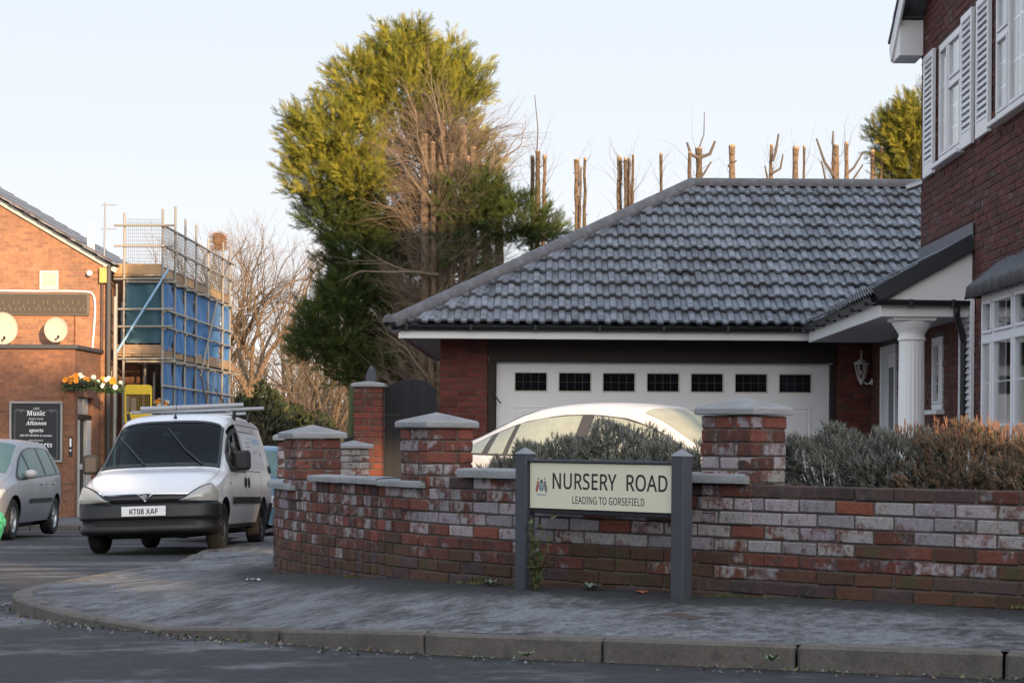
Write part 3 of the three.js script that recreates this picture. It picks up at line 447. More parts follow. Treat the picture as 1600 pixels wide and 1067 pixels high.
// ---------- house ----------
const HX = 4.0, HZ0 = -20.8, HZ1 = -13.4, HEAVE = 5.64, HAP = 8.2, HMID = (HZ0 + HZ1) / 2;
const house = thing('house', 'two storey dark red brick house with white louvred shutters', 'house');
{
  seed(81);
  const wins = [[-19.77, -18.66, 3.98, 5.2], [-17.24, -15.62, 4.0, 5.22], [-16.95, -15.1, 0.85, 2.45], [-20.05, -19.55, 1.45, 2.2]];
  const door = [-23.15, -22.15, 0.1, 2.25];
  // masonry body with real openings
  const sh = new THREE.Shape(); // in (z, y): the gable that faces the garage drive
  sh.moveTo(HZ0, -0.3); sh.lineTo(HZ1, -0.3); sh.lineTo(HZ1, HEAVE); sh.lineTo(HMID, HAP); sh.lineTo(HZ0, HEAVE); sh.closePath();
  for (const [a, b, c, d] of wins) { const p = new THREE.Path(); p.moveTo(a, c); p.lineTo(a, d); p.lineTo(b, d); p.lineTo(b, c); p.closePath(); sh.holes.push(p); }
  const body = new THREE.ExtrudeGeometry(sh, { depth: 0.25, bevelEnabled: false }); body.rotateY(-Math.PI / 2); // shape x -> z
  body.translate(HX + 0.258, 0, 0);
  // after the turn: x = -depth side; z = shape x
  mesh('gable_wall', body, M.mortarHouse, house);
  mesh('outer_wall', merge([bx(HX + 0.26, 13, -0.3, HEAVE, HZ1 - 0.25, HZ1, 0.002), bx(HX + 0.02, 13, -0.3, HEAVE, HZ0, HZ0 + 0.25, 0.002), bx(12.75, 13, -0.3, HEAVE, HZ0 + 0.26, HZ1 - 0.26, 0.002)]), brickMats.house[1], house);
  mesh('upper_floor', bx(HX + 0.27, 12.7, 2.6, 2.75, HZ0 + 0.27, HZ1 - 0.27, 0.002), M.cream, house); mesh('ground_floor', bx(HX + 0.27, 12.7, 0.1, 0.25, HZ0 + 0.27, HZ1 - 0.27, 0.002), M.darkBrown, house);
  const list = [];
  for (let c = 0; c < 74; c++) {
    const y = 0.6 + 0.075 * (c + 0.5), lim = y > HEAVE ? (y - HEAVE) / (HAP - HEAVE) * (HMID - HZ0) : 0; let s = HZ0 + lim + 0.002, first = c % 2;
    while (s < HZ1 - lim - 0.05) { let l = first ? 0.1025 : 0.215; first = 0; for (const [a, b, y0, y1] of wins) if (y > y0 - 0.03 && y < y1 + 0.03 && s < a && s + l > a - 0.005) l = Math.max(0.03, a - s - 0.004); else if (y > y0 - 0.03 && y < y1 + 0.03 && s >= a - 0.01 && s < b) { s = b + 0.004; }
      l = Math.min(l, HZ1 - lim - s); if (l > 0.035) list.push(brickSpec(HX, y, s + l / 2, -Math.PI / 2, l, rnd() < 0.9 ? 'house' : 'red')); s += l + 0.01; }
  }
  // lower wall that carries on to the garage, with the front door in it
  for (let c = 0; c < 31; c++) { const y = 0.05 + 0.075 * (c + 0.5); let s = -23.99, first = c % 2; while (s < HZ0 - 0.03) { let l = first ? 0.1025 : 0.215; first = 0; if (s < door[0] && s + l > door[0]) l = door[0] - s - 0.003; else if (s >= door[0] - 0.01 && s < door[1]) { s = door[1] + 0.003; continue; } l = Math.min(l, HZ0 - s); if (l > 0.035 && y > 0.8) list.push(brickSpec(HX, y, s + l / 2, -Math.PI / 2, l, 'house')); s += l + 0.01; } }
  mesh('porch_wall', merge([bx(HX + 0.008, HX + 0.25, -0.2, 2.9, -23.99, door[0], 0.001), bx(HX + 0.008, HX + 0.25, -0.2, 2.9, door[1], HZ0 - 0.001, 0.001), bx(HX + 0.008, HX + 0.25, door[3], 2.9, door[0] + 0.001, door[1] - 0.001, 0.001)]), M.mortarHouse, house);
  layBricks(house, list, 300, V(2.5, 3.0, -13));
  // white door in its frame
  const fd = new THREE.Group(); fd.name = 'front_door'; house.add(fd);
  mesh('door_leaf', bx(HX + 0.06, HX + 0.1, 0.12, 2.18, door[0] + 0.07, door[1] - 0.07, 0.006), M.upvc, fd); mesh('door_frame', merge([bx(HX - 0.03, HX + 0.12, 0.1, door[3], door[0] + 0.002, door[0] + 0.07, 0.006), bx(HX - 0.03, HX + 0.12, 0.1, door[3], door[1] - 0.07, door[1] - 0.002, 0.006), bx(HX - 0.03, HX + 0.12, 2.18, door[3], door[0] + 0.071, door[1] - 0.071, 0.006)]), M.upvc, fd);
  for (const k of [0, 1]) mesh('glazing', bx(HX + 0.05, HX + 0.058, 1.25, 2.0, door[0] + 0.16 + k * 0.38, door[0] + 0.46 + k * 0.38, 0.002), M.glassDark, fd);
  // windows
  const glass = M.pane = phys([1, 1, 1], 0.02, { transmission: 1, thickness: 0, ior: 1.5, specularIntensity: 1 });
  const win = (z0, z1, y0, y1, x, mull, trans, name = 'window') => {
    const g = new THREE.Group(); g.name = name; house.add(g); const f = 0.062, o = [];
    o.push(bx(x, x + 0.07, y0, y0 + f, z0, z1, 0.006), bx(x, x + 0.07, y1 - f, y1, z0, z1, 0.006), bx(x, x + 0.07, y0 + f + 0.0005, y1 - f - 0.0005, z0, z0 + f, 0.006), bx(x, x + 0.07, y0 + f + 0.0005, y1 - f - 0.0005, z1 - f, z1, 0.006));
    mesh('frame', merge(o), M.upvc, g);
    const zs = [z0, ...mull, z1];
    for (const m of mull) mesh('mullion', bx(x + 0.004, x + 0.066, y0 + f + 0.001, y1 - f - 0.001, m - 0.035, m + 0.035, 0.006), M.upvc, g);
    for (let i = 0; i + 1 < zs.length; i++) {
      const a = zs[i] + (i ? 0.036 : f), b = zs[i + 1] - (i + 2 < zs.length ? 0.036 : f), split = trans[i];
      const cells = split ? [[y0 + f, split - 0.03], [split + 0.03, y1 - f]] : [[y0 + f, y1 - f]];
      if (split) mesh('transom', bx(x + 0.003, x + 0.067, split - 0.03, split + 0.03, a + 0.001, b - 0.001, 0.006), M.upvc, g);
      for (const [c, d] of cells) { const s = 0.028; mesh('sash', merge([bx(x - 0.012, x + 0.04, c + 0.002, c + s, a + 0.002, b - 0.002, 0.005), bx(x - 0.012, x + 0.04, d - s, d - 0.002, a + 0.002, b - 0.002, 0.005), bx(x - 0.012, x + 0.04, c + s + 0.001, d - s - 0.001, a + 0.002, a + s, 0.005), bx(x - 0.012, x + 0.04, c + s + 0.001, d - s - 0.001, b - s, b - 0.002, 0.005)]), M.upvc, g); mesh('pane', bx(x + 0.012, x + 0.018, c + s, d - s, a + s, b - s, 0.0005), glass, g);
        const bars = []; if (d - c > 0.6) for (let k = 1; k < 3; k++) bars.push(bx(x + 0.022, x + 0.03, lerp(c, d, k / 3) - 0.008, lerp(c, d, k / 3) + 0.008, a + s, b - s, 0.001)); if (b - a > 0.5) bars.push(bx(x + 0.0225, x + 0.0305, c + s, d - s, (a + b) / 2 - 0.008, (a + b) / 2 + 0.008, 0.001)); if (bars.length) mesh('glazing_bars', merge(bars), M.upvc, g); }
    }
    mesh('sill', bx(x - 0.07, x + 0.05, y0 - 0.05, y0 - 0.001, z0 - 0.06, z1 + 0.06, 0.008), M.upvc, g);
    return g;
  };
  win(wins[0][0], wins[0][1], 3.98, 5.2, HX - 0.02, [-19.3], [0, 4.72]); win(wins[1][0], wins[1][1], 4.0, 5.22, HX - 0.02, [-16.75, -16.1], [4.75, 0, 4.75]);
  win(wins[3][0], wins[3][1], 1.45, 2.2, HX - 0.02, [], [0]);
  // bay
  const bay = win(-16.95, -15.1, 0.85, 2.42, HX - 0.2, [-16.5, -15.75], [2.04, 2.04, 2.04], 'bay_window');
  mesh('bay_side', merge([bx(HX - 0.128, HX + 0.005, 0.85, 2.42, -16.95, -16.88, 0.004), bx(HX - 0.128, HX + 0.005, 0.85, 2.42, -15.17, -15.1, 0.004)]), M.upvc, bay);
  mesh('bay_base', bx(HX - 0.19, HX - 0.01, 0.1, 0.79, -16.93, -15.12, 0.004), brickMats.house[2], bay);
  const bl = new MB(), B = (x, y, z) => V(x, y, z), lead = M.lead = bumpG(std([0.035, 0.037, 0.045], 0.55, { metalness: 0.1 }), 0.012, 0.9);
  { const za = -17.12, zb = -14.95, n = 24; const rows = [[HX - 0.012, 2.74], [HX - 0.07, 2.70], [HX - 0.27, 2.53], [HX - 0.30, 2.50], [HX - 0.305, 2.40], [HX - 0.25, 2.405]];
    const gg = grid(n, rows.length - 1, (a, b, i, j) => { const r = rows[j], inset = j < 2 ? 0.14 : 0; return B(r[0] + 0.012 * Math.sin(i * 1.9 + j), r[1] + 0.012 * Math.sin(i * 2.7 + j * 1.3), lerp(za + inset, zb - inset, a)); }, v => [v.z, v.y]); mesh('lead_roof', gg, lead, bay);
    const e = new MB(); for (const [z, ins, s] of [[za, 0.14, 1], [zb, -0.14, -1]]) { const q = rows.map((r, j) => B(r[0], r[1], z + (j < 2 ? ins : 0))), c = B(HX - 0.012, 2.41, z); for (let k = 0; k + 1 < q.length; k++) s > 0 ? e.tri(c, q[k], q[k + 1]) : e.tri(c, q[k + 1], q[k]); } mesh('lead_flashing', e.geo(), lead, bay); }
  // curtains seen behind the panes
  const cur = M.curtain = std([0.52, 0.5, 0.44], 0.95, { side: THREE.DoubleSide }), redc = std([0.2, 0.02, 0.02], 0.95, { side: THREE.DoubleSide });
  const drape = (z0, z1, y0, y1, x, m, nm) => mesh(nm, grid(40, 1, (a, b) => V(x + 0.03 * Math.sin(a * 38), lerp(y0, y1, b), lerp(z0, z1, a)), (v, a, b) => [a, b]), m, house);
  drape(-16.9, -16.35, 0.9, 2.35, HX + 0.3, cur, 'curtain'); drape(-16.32, -15.9, 0.9, 2.0, HX + 0.34, redc, 'curtain'); drape(-19.7, -19.45, 4.0, 5.15, HX + 0.3, cur, 'curtain'); drape(-17.2, -16.8, 4.0, 5.2, HX + 0.3, cur, 'curtain');
  // shutters with louvres
  const shutter = (z0, z1, y0, y1) => { const g = new THREE.Group(); g.name = 'shutter'; house.add(g); const x = HX - 0.045, o = [], r = 0.05; o.push(bx(x, HX - 0.006, y0, y1, z0, z0 + r, 0.004), bx(x, HX - 0.006, y0, y1, z1 - r, z1, 0.004), bx(x, HX - 0.006, y1 - 0.07, y1, z0 + r + 0.0005, z1 - r - 0.0005, 0.004), bx(x, HX - 0.006, y0, y0 + 0.14, z0 + r + 0.0005, z1 - r - 0.0005, 0.004), bx(HX - 0.014, HX - 0.007, y0 + 0.14, y1 - 0.07, z0 + r, z1 - r, 0.001)); mesh('stile', merge(o), M.upvc, g);
    const n = Math.round((y1 - y0 - 0.21) / 0.062), lg = cbox(0.012, 0.058, z1 - z0 - 2 * r - 0.004, 0.003); for (let i = 0; i < n; i++) { const m = mesh('slat', lg, M.upvc, g); m.position.set(x + 0.016, y0 + 0.14 + (i + 0.5) * (y1 - y0 - 0.21) / n, (z0 + z1) / 2); m.rotation.z = -0.42; } };
  shutter(-20.48, -19.98, 3.92, 5.22); shutter(-18.62, -18.14, 3.95, 5.24); shutter(-17.95, -17.44, 3.95, 5.24); shutter(-18.63, -18.08, 0.82, 2.52);
  // roof, verge and boxed eaves
  const rf = new THREE.Group(); rf.name = 'roof'; house.add(rf);
  const sl = (HAP - HEAVE) / (HMID - HZ0), ov = 0.36, rt = (z0, y0, z1, y1) => { const o = [], n = 14, dy = (y1 - y0) / n, dz = (z1 - z0) / n; for (let i = 0; i < n; i++) { const c = cbox(9.4, 0.035, Math.hypot(dy, dz) + 0.07, 0.006, [i, 0]); c.rotateX(Math.atan2(y0 - y1, z1 - z0) + (z1 > z0 ? 0.06 : -0.06)); c.translate(HX - 0.3 + 4.7, y0 + dy * (i + 0.5) + 0.1, z0 + dz * (i + 0.5)); o.push(c); } return merge(o); };
  mesh('roof_slope', rt(HZ0 - ov, HEAVE - ov * sl + 0.03, HMID, HAP + 0.03), tileMats[0], rf); mesh('roof_slope', rt(HZ1 + ov, HEAVE - ov * sl + 0.03, HMID, HAP + 0.031), tileMats[0], rf);
  const barge = s => { const a = V(HX - 0.27, HEAVE - 0.02 - ov * sl, s > 0 ? HZ0 - ov : HZ1 + ov), b = V(HX - 0.27, HAP - 0.02, HMID), d = b.clone().sub(a), g = cbox(0.025, 0.2, d.length(), 0.004); const m = mesh('bargeboard', g, M.whitePaint, rf); m.position.copy(a).add(b).multiplyScalar(0.5); m.lookAt(b); return m; };
  barge(1); barge(-1);
  mesh('eaves_box', bx(HX - 0.26, HX - 0.005, HEAVE - 0.36, HEAVE + 0.02, HZ0 - ov + 0.03, HZ0 + 0.12, 0.004), M.whitePaint, rf); mesh('soffit', merge([bx(HX, 13, HEAVE - 0.3, HEAVE - 0.27, HZ0 - ov + 0.03, HZ0 - 0.002, 0.003), bx(HX, 13, HEAVE - 0.28, HEAVE - 0.06, HZ0 - ov + 0.005, HZ0 - ov + 0.029, 0.003)]), M.whitePaint, rf);
  // small grey wall lamp bracket near the corner
  mesh('overflow_pipe', rod(V(HX + 0.02, 3.92, HZ0 + 0.06), V(HX - 0.16, 3.86, HZ0 + 0.02), 0.035, 10), M.steel, house);
}
// ---------- porch ----------
{
  const p = thing('porch', 'lean-to tiled porch with white fascia between garage and house', 'porch');
  const X0 = 3.1, Zf = -18.2, Zb = -23.3, yE = 2.5, yT = 3.0;
  const deck = new MB(); deck.quad(V(X0, yE, Zf), V(HX, yT, Zf), V(HX, yT, Zb), V(X0, yE, Zb), [0, 0], [1, 0], [1, 5], [0, 5]); deck.quad(V(X0, yE - 0.02, Zb), V(HX, yT - 0.02, Zb), V(HX, yT - 0.02, Zf), V(X0, yE - 0.02, Zf)); mesh('roof_deck', deck.geo(), tileMats[0], p);
  seed(91); const an = Math.atan2(yT - yE, HX - X0), L = Math.hypot(HX - X0, yT - yE), tg = [];
  for (let k = 0; k < 4; k++) { const mb = new MB(), N = 20, TW = 0.318, prof = u => { const f = (u * 2) % 1; return 0.032 * (sstep(0.02, 0.12, f) - sstep(0.53, 0.64, f)); }, pt = (u, v, o) => V(v * (L / 3 + 0.05), prof(u) + 0.03 * (1 - v) + o, -u * TW); for (let i = 0; i < N; i++) { const a = i / N, b = (i + 1) / N; mb.quad(pt(a, 0, 0), pt(a, 1, 0), pt(b, 1, 0), pt(b, 0, 0), [0, a], [0.35, a], [0.35, b], [0, b]); mb.quad(pt(a, 0, 0), pt(b, 0, 0), pt(b, 0, -0.016), pt(a, 0, -0.016)); } tg.push(mb.geo()); }
  for (let r = 0; r < 3; r++) for (let i = 0; i < 16; i++) { const m = mesh('roof_tile', tg[i % 4], tileMats[Math.floor(rnd() * 3)], p); m.rotation.z = an; m.position.set(X0 + (HX - X0) * r / 3, yE + (yT - yE) * r / 3 + 0.02, Zf - 0.02 - i * 0.318); }
  // dark verge, lead abutment, white boarded gable end
  mesh('verge', place(cbox(L + 0.06, 0.15, 0.05, 0.006), (X0 + HX) / 2, (yE + yT) / 2 + 0.02, Zf + 0.03, 0, 0, an), M.verge || (M.verge = std([0.02, 0.022, 0.028], 0.6)), p);
  const fl = mesh('lead_flashing', merge([place(cbox(0.16, 0.012, Zf - Zb, 0.003), HX - 0.085, yT + 0.045, (Zf + Zb) / 2, 0, 0, an), bx(HX - 0.02, HX - 0.006, yT + 0.05, yT + 0.2, HZ0, Zf + 0.06, 0.003)]), M.leadPale || (M.leadPale = bumpG(std([0.12, 0.13, 0.15], 0.5), 0.004)), p);
  const tri = new THREE.Shape(); tri.moveTo(X0 + 0.02, yE - 0.06); tri.lineTo(HX - 0.004, yE - 0.06); tri.lineTo(HX - 0.004, yT - 0.03); tri.closePath(); const tgm = new THREE.ExtrudeGeometry(tri, { depth: 0.02, bevelEnabled: false }); tgm.translate(0, 0, Zf - 0.03); mesh('gable_board', tgm, M.whitePaint, p);
  mesh('fascia', merge([bx(X0 + 0.03, HX - 0.004, yE - 0.19, yE - 0.062, Zf - 0.03, Zf - 0.008, 0.003), bx(X0 + 0.03, X0 + 0.055, yE - 0.19, yE - 0.04, Zb, Zf - 0.031, 0.003)]), M.whitePaint, p);
  mesh('soffit', bx(X0 + 0.056, HX - 0.002, yE - 0.185, yE - 0.172, Zb, Zf - 0.032, 0.002), M.soffit, p);
  const g1 = mesh('gutter', mergeGeometries([globalThis.__gut(V(X0 - 0.03, yE - 0.01, Zb + 0.03), V(X0 - 0.03, yE - 0.01, Zf + 0.05)), globalThis.__gut(V(X0 - 0.02, yE - 0.035, Zf + 0.055), V(HX, yE - 0.045, Zf + 0.055))]), M.black, p);
  for (let i = 0; i < 6; i++) mesh('bracket', place(cbox(0.125, 0.075, 0.035, 0.008), X0 - 0.025, yE - 0.035, Zb + 0.5 + i * 0.86), M.black, g1);
  for (let i = 0; i < 2; i++) mesh('bracket', place(cbox(0.035, 0.075, 0.125, 0.008), X0 + 0.3 + i * 0.4, yE - 0.07, Zf + 0.05), M.black, g1);
  mesh('downpipe', mergeGeometries([smoothTube([V(3.84, yE - 0.09, Zf + 0.05), V(3.845, yE - 0.2, Zf + 0.04), V(3.9, yE - 0.3, Zf - 0.05), V(3.945, yE - 0.42, Zf - 0.13)], 0.032, 16, 10), rod(V(3.945, yE - 0.4, Zf - 0.13), V(3.945, 0.05, Zf - 0.13), 0.036, 10).index ? null : smoothTube([V(3.945, yE - 0.4, Zf - 0.13), V(3.945, 1.2, Zf - 0.13), V(3.945, 0.05, Zf - 0.13)], 0.032, 6, 10)].filter(Boolean)), M.black, p);
  // fluted column
  const c = thing('porch_column', 'white fluted column with moulded capital carrying the porch', 'column', [3.47, 0, -18.45]);
  const shaft = grid(96, 8, (a, b) => { const t = a * Math.PI * 2, fl = Math.abs(Math.sin(t * 10)), r = (0.138 - 0.016 * b) * (1 - 0.055 * Math.pow(fl, 0.6) * sstep(0, 0.02, b) * (1 - sstep(0.975, 0.99, b))); return V(Math.sin(t) * r, 0.2 + b * 1.9, Math.cos(t) * r); }, (v, a, b) => [a, b]);
  mesh('shaft', shaft, M.whitePaint, c);
  mesh('capital', lathe([[0.0, 2.09], [0.13, 2.09], [0.135, 2.1], [0.135, 2.115], [0.125, 2.125], [0.125, 2.16], [0.14, 2.175], [0.15, 2.2], [0.165, 2.21], [0.165, 2.22], [0.18, 2.24], [0.192, 2.262], [0.192, 2.275], [0.0, 2.275]], 40), M.whitePaint, c);
  mesh('abacus', bx(-0.2, 0.2, 2.276, 2.318, -0.2, 0.2, 0.008), M.whitePaint, c); mesh('base', lathe([[0, 0], [0.2, 0], [0.2, 0.06], [0.17, 0.08], [0.18, 0.13], [0.15, 0.17], [0.14, 0.2], [0, 0.2]], 40), M.whitePaint, c);
  // lanterns
  const lan = (name, label, x, y, z, ry) => { const l = thing(name, label, 'wall lamp', [x, y, z], ry); l.scale.setScalar(0.86); const w = M.whitePaint;
    mesh('wall_plate', merge([place(new THREE.CylinderGeometry(0.045, 0.05, 0.02, 16), 0, -0.17, 0.012, 0, Math.PI / 2)]), w, l); mesh('bracket_arm', smoothTube([V(0, -0.17, 0.015), V(0, -0.2, 0.07), V(0, -0.17, 0.13), V(0, -0.17, 0.16)], 0.012, 16, 8), w, l);
    const R = (r, y) => [0, 1, 2, 3, 4, 5].map(k => V(Math.sin(k * Math.PI / 3) * r, y, Math.cos(k * Math.PI / 3) * r + 0.16)), a = R(0.05, -0.13), b = R(0.095, 0.09);
    const cage = []; for (let k = 0; k < 6; k++) { cage.push(rod(a[k], b[k], 0.006, 5)); cage.push(rod(a[k], a[(k + 1) % 6], 0.006, 5)); cage.push(rod(b[k], b[(k + 1) % 6], 0.007, 5)); } mesh('cage', merge(cage), w, l);
    for (let k = 0; k < 6; k++) mesh('pane', new MB().quad(a[k], a[(k + 1) % 6], b[(k + 1) % 6], b[k]).geo(), M.pane, l);
    mesh('lamp_roof', place(lathe([[0, 0.2], [0.012, 0.19], [0.02, 0.165], [0.06, 0.135], [0.115, 0.1], [0.115, 0.088], [0, 0.088]], 6), 0, 0, 0.16, 0), w, l); mesh('finial', place(lathe([[0, 0.29], [0.008, 0.28], [0.012, 0.26], [0.006, 0.24], [0.014, 0.22], [0.008, 0.19], [0, 0.19]], 12), 0, 0, 0.16), w, l); mesh('foot', place(lathe([[0, -0.13], [0.05, -0.13], [0.035, -0.16], [0.02, -0.19], [0.008, -0.215], [0, -0.22]], 12), 0, 0, 0.16), w, l); mesh('bulb', place(new THREE.SphereGeometry(0.025, 12, 10), 0, -0.03, 0.16), M.cream, l); };
  lan('wall_lantern', 'white six-sided carriage lantern on the wall right beside the garage door'.replace('right beside', 'beside'), HX, 2.0, -23.85, -Math.PI / 2);
  lan('wall_lantern', 'small white carriage lantern on the house wall behind the porch column', HX, 2.05, -20.7, -Math.PI / 2);
}
// ---------- vehicles ----------
// local axes: +x forward, y up, z sideways; S holds tables along x
function shellOf(S) {
  const at = (k, x) => { const P = S[k]; // smooth interpolation of a table
    if (x <= P[0][0]) return P[0][1]; if (x >= P[P.length - 1][0]) return P[P.length - 1][1];
    let i = 1; while (P[i][0] < x) i++; const p0 = P[Math.max(0, i - 2)], p1 = P[i - 1], p2 = P[i], p3 = P[Math.min(P.length - 1, i + 1)], h = p2[0] - p1[0], t = (x - p1[0]) / h;
    let m1 = (p2[1] - p0[1]) / Math.max(1e-6, p2[0] - p0[0]) * h, m2 = (p3[1] - p1[1]) / Math.max(1e-6, p3[0] - p1[0]) * h; const d = p2[1] - p1[1]; if (d === 0) m1 = m2 = 0; else { m1 = clamp(m1 / d, 0, 3) * d; m2 = clamp(m2 / d, 0, 3) * d; }
    const t2 = t * t, t3 = t2 * t; return (2 * t3 - 3 * t2 + 1) * p1[1] + (t3 - 2 * t2 + t) * m1 + (-2 * t3 + 3 * t2) * p2[1] + (t3 - t2) * m2; };
  const sill = x => { let y = at('sill', x); for (const w of S.wheels) { const d = Math.abs(x - w), R = S.archR; if (d < R) y = Math.max(y, S.wheelR + Math.sqrt(R * R - d * d)); } return y; };
  const NA = 9, NB = 8, NC = 12, N = NA + NB + NC;
  const side = (x, y) => { const b = at('belt', x), w = at('wb', x), e = at('edge', x), we = at('we', x), s0 = at('sill', x); if (y <= b) { const t = clamp((b - y) / (b - s0)); return w * (1 + 0.018 * Math.sin(t * Math.PI) - 0.07 * t * t * t); } const t = clamp((y - b) / Math.max(1e-4, e - b)); return lerp(w, we, t) + 0.012 * Math.sin(t * Math.PI) * (e - b > 0.1 ? 1 : 0); };
  const sec = (x, j) => { // j in 0..N
    const b = at('belt', x), e = at('edge', x), tp = at('top', x), we = at('we', x), s = Math.min(sill(x), b - 0.02);
    if (j <= NA) { const y = lerp(s, b, j / NA); return [side(x, y), y]; }
    if (j <= NA + NB) { const y = lerp(b, e, (j - NA) / NB); return [side(x, y), y]; }
    const q = (j - NA - NB) / NC * Math.PI / 2; return [we * Math.pow(Math.cos(q), 0.62) * (j === N ? 0 : 1), e + (tp - e) * Math.pow(Math.sin(q), 0.75)]; };
  const topY = (x, z) => { const we = at('we', x), e = at('edge', x), tp = at('top', x), c = Math.pow(clamp(Math.abs(z) / we), 1 / 0.62), q = Math.acos(clamp(c)); return e + (tp - e) * Math.pow(Math.sin(q), 0.75); };
  const build = hole => {
    const xs = S.xs, p = [], ix = [], C = 2 * N + 1;
    for (const x of xs) for (let k = 0; k <= 2 * N; k++) { const j = k <= N ? k : 2 * N - k, [z, y] = sec(x, j); p.push(x, y, k <= N ? z : -z); }
    for (let i = 0; i + 1 < xs.length; i++) for (let k = 0; k < 2 * N; k++) { const j = k < N ? k : 2 * N - 1 - k; if (hole && hole((xs[i] + xs[i + 1]) / 2, j < NA ? 'a' : j < NA + NB ? 'b' : 'c', j < NA ? j / NA : j < NA + NB ? (j - NA) / NB : (j - NA - NB) / NC)) continue; const a = i * C + k, b = a + 1, c = a + C, d = c + 1; ix.push(a, c, b, b, c, d); }
    for (const [i, f] of [[0, false], [xs.length - 1, true]]) { const c = p.length / 3, x = xs[i]; p.push(x, (at('belt', x) + at('sill', x)) / 2 + 0.1, 0); for (let k = 0; k < 2 * N; k++) { const a = i * C + k; f ? ix.push(a, c, a + 1) : ix.push(a, a + 1, c); } f ? ix.push(i * C + 2 * N, c, i * C) : ix.push(i * C + 2 * N, i * C, c); }
    const g = new THREE.BufferGeometry(); g.setAttribute('position', new THREE.Float32BufferAttribute(p, 3)); g.setAttribute('uv', new THREE.Float32BufferAttribute(p.filter((_, i) => i % 3 !== 2), 2)); g.setIndex(ix); g.computeVertexNormals(); return g;
  };
  // strip on the flank: rows [x, ylo, yhi]; sg = +1 / -1 side
  const strip = (rows0, sg, off = 0.006, nv = 5) => { const n0 = Math.max(rows0.length - 1, 26), rows = rows0.length > 26 ? rows0 : range(0, 1, n0).map(f => { const q = f * (rows0.length - 1), i = Math.min(rows0.length - 2, Math.floor(q)), t = q - i; return [0, 1, 2].map(k => lerp(rows0[i][k], rows0[i + 1][k], t)); }); const g = grid(rows.length - 1, nv, (a, b, i, j) => { const [x, lo, hi] = rows[i], y = lerp(lo, hi, j / nv); return V(x, y, sg * (side(x, y) + off)); }, v => [v.x, v.y]); if (sg > 0) return g; g.index.array.reverse(); g.computeVertexNormals(); return g; };
  // patch over the top: x0..x1, half width as share of the edge width
  const top = (x0, x1, f0, f1, off = 0.005, n = 14) => grid(n, 20, (a, b) => { const x = lerp(x0, x1, a), z = lerp(-1, 1, b) * at('we', x) * lerp(f0, f1, a); return V(x, topY(x, z) + off, z); }, v => [v.x, v.z]);
  return { at, sill, side, sec, topY, build, strip, top };
}
function range(a, b, n) { return Array.from({ length: n + 1 }, (_, i) => lerp(a, b, i / n)); }
const tyreMat = bumpG(std([0.014, 0.014, 0.015], 0.85), 0.003, 6), alloy = std([0.42, 0.43, 0.45], 0.35, { metalness: 0.7 }), rubber = std([0.018, 0.018, 0.02], 0.7);
function wheelParts(parent, x, z, r, w, spokes = 5, rimMat = alloy) {
  const g = new THREE.Group(); g.name = 'wheel'; g.position.set(x, r, z); if (z < 0) g.rotation.y = Math.PI; parent.add(g);
  const ty = lathe([[r * 0.66, -w / 2], [r * 0.9, -w / 2], [r * 0.975, -w / 2 + 0.02], [r, -w / 2 + 0.045], [r, w / 2 - 0.045], [r * 0.975, w / 2 - 0.02], [r * 0.9, w / 2], [r * 0.66, w / 2], [r * 0.64, w / 2 - 0.02], [r * 0.62, -w / 2], [r * 0.66, -w / 2]], 36); ty.rotateX(Math.PI / 2); mesh('tyre', ty, tyreMat, g);
  const o = [], rim = lathe([[r * 0.655, w / 2 - 0.02], [r * 0.62, w / 2 - 0.01], [r * 0.58, w / 2 - 0.03], [r * 0.56, w / 2 - 0.07], [r * 0.2, w / 2 - 0.075], [0, w / 2 - 0.07]], 30); rim.rotateX(Math.PI / 2); o.push(rim.toNonIndexed());
  for (let k = 0; k < spokes; k++) { const b = cbox(r * 0.46, r * 0.17, 0.03, 0.008); b.translate(r * 0.36, 0, w / 2 - 0.045); b.rotateZ(k / spokes * 6.2832 + 0.3); o.push(b); }
  mesh('rim', mergeGeometries(o), rimMat, g); const hub = lathe([[0, w / 2 - 0.015], [r * 0.12, w / 2 - 0.02], [r * 0.15, w / 2 - 0.05]], 16); hub.rotateX(Math.PI / 2); mesh('hub', hub, rimMat, g);
}
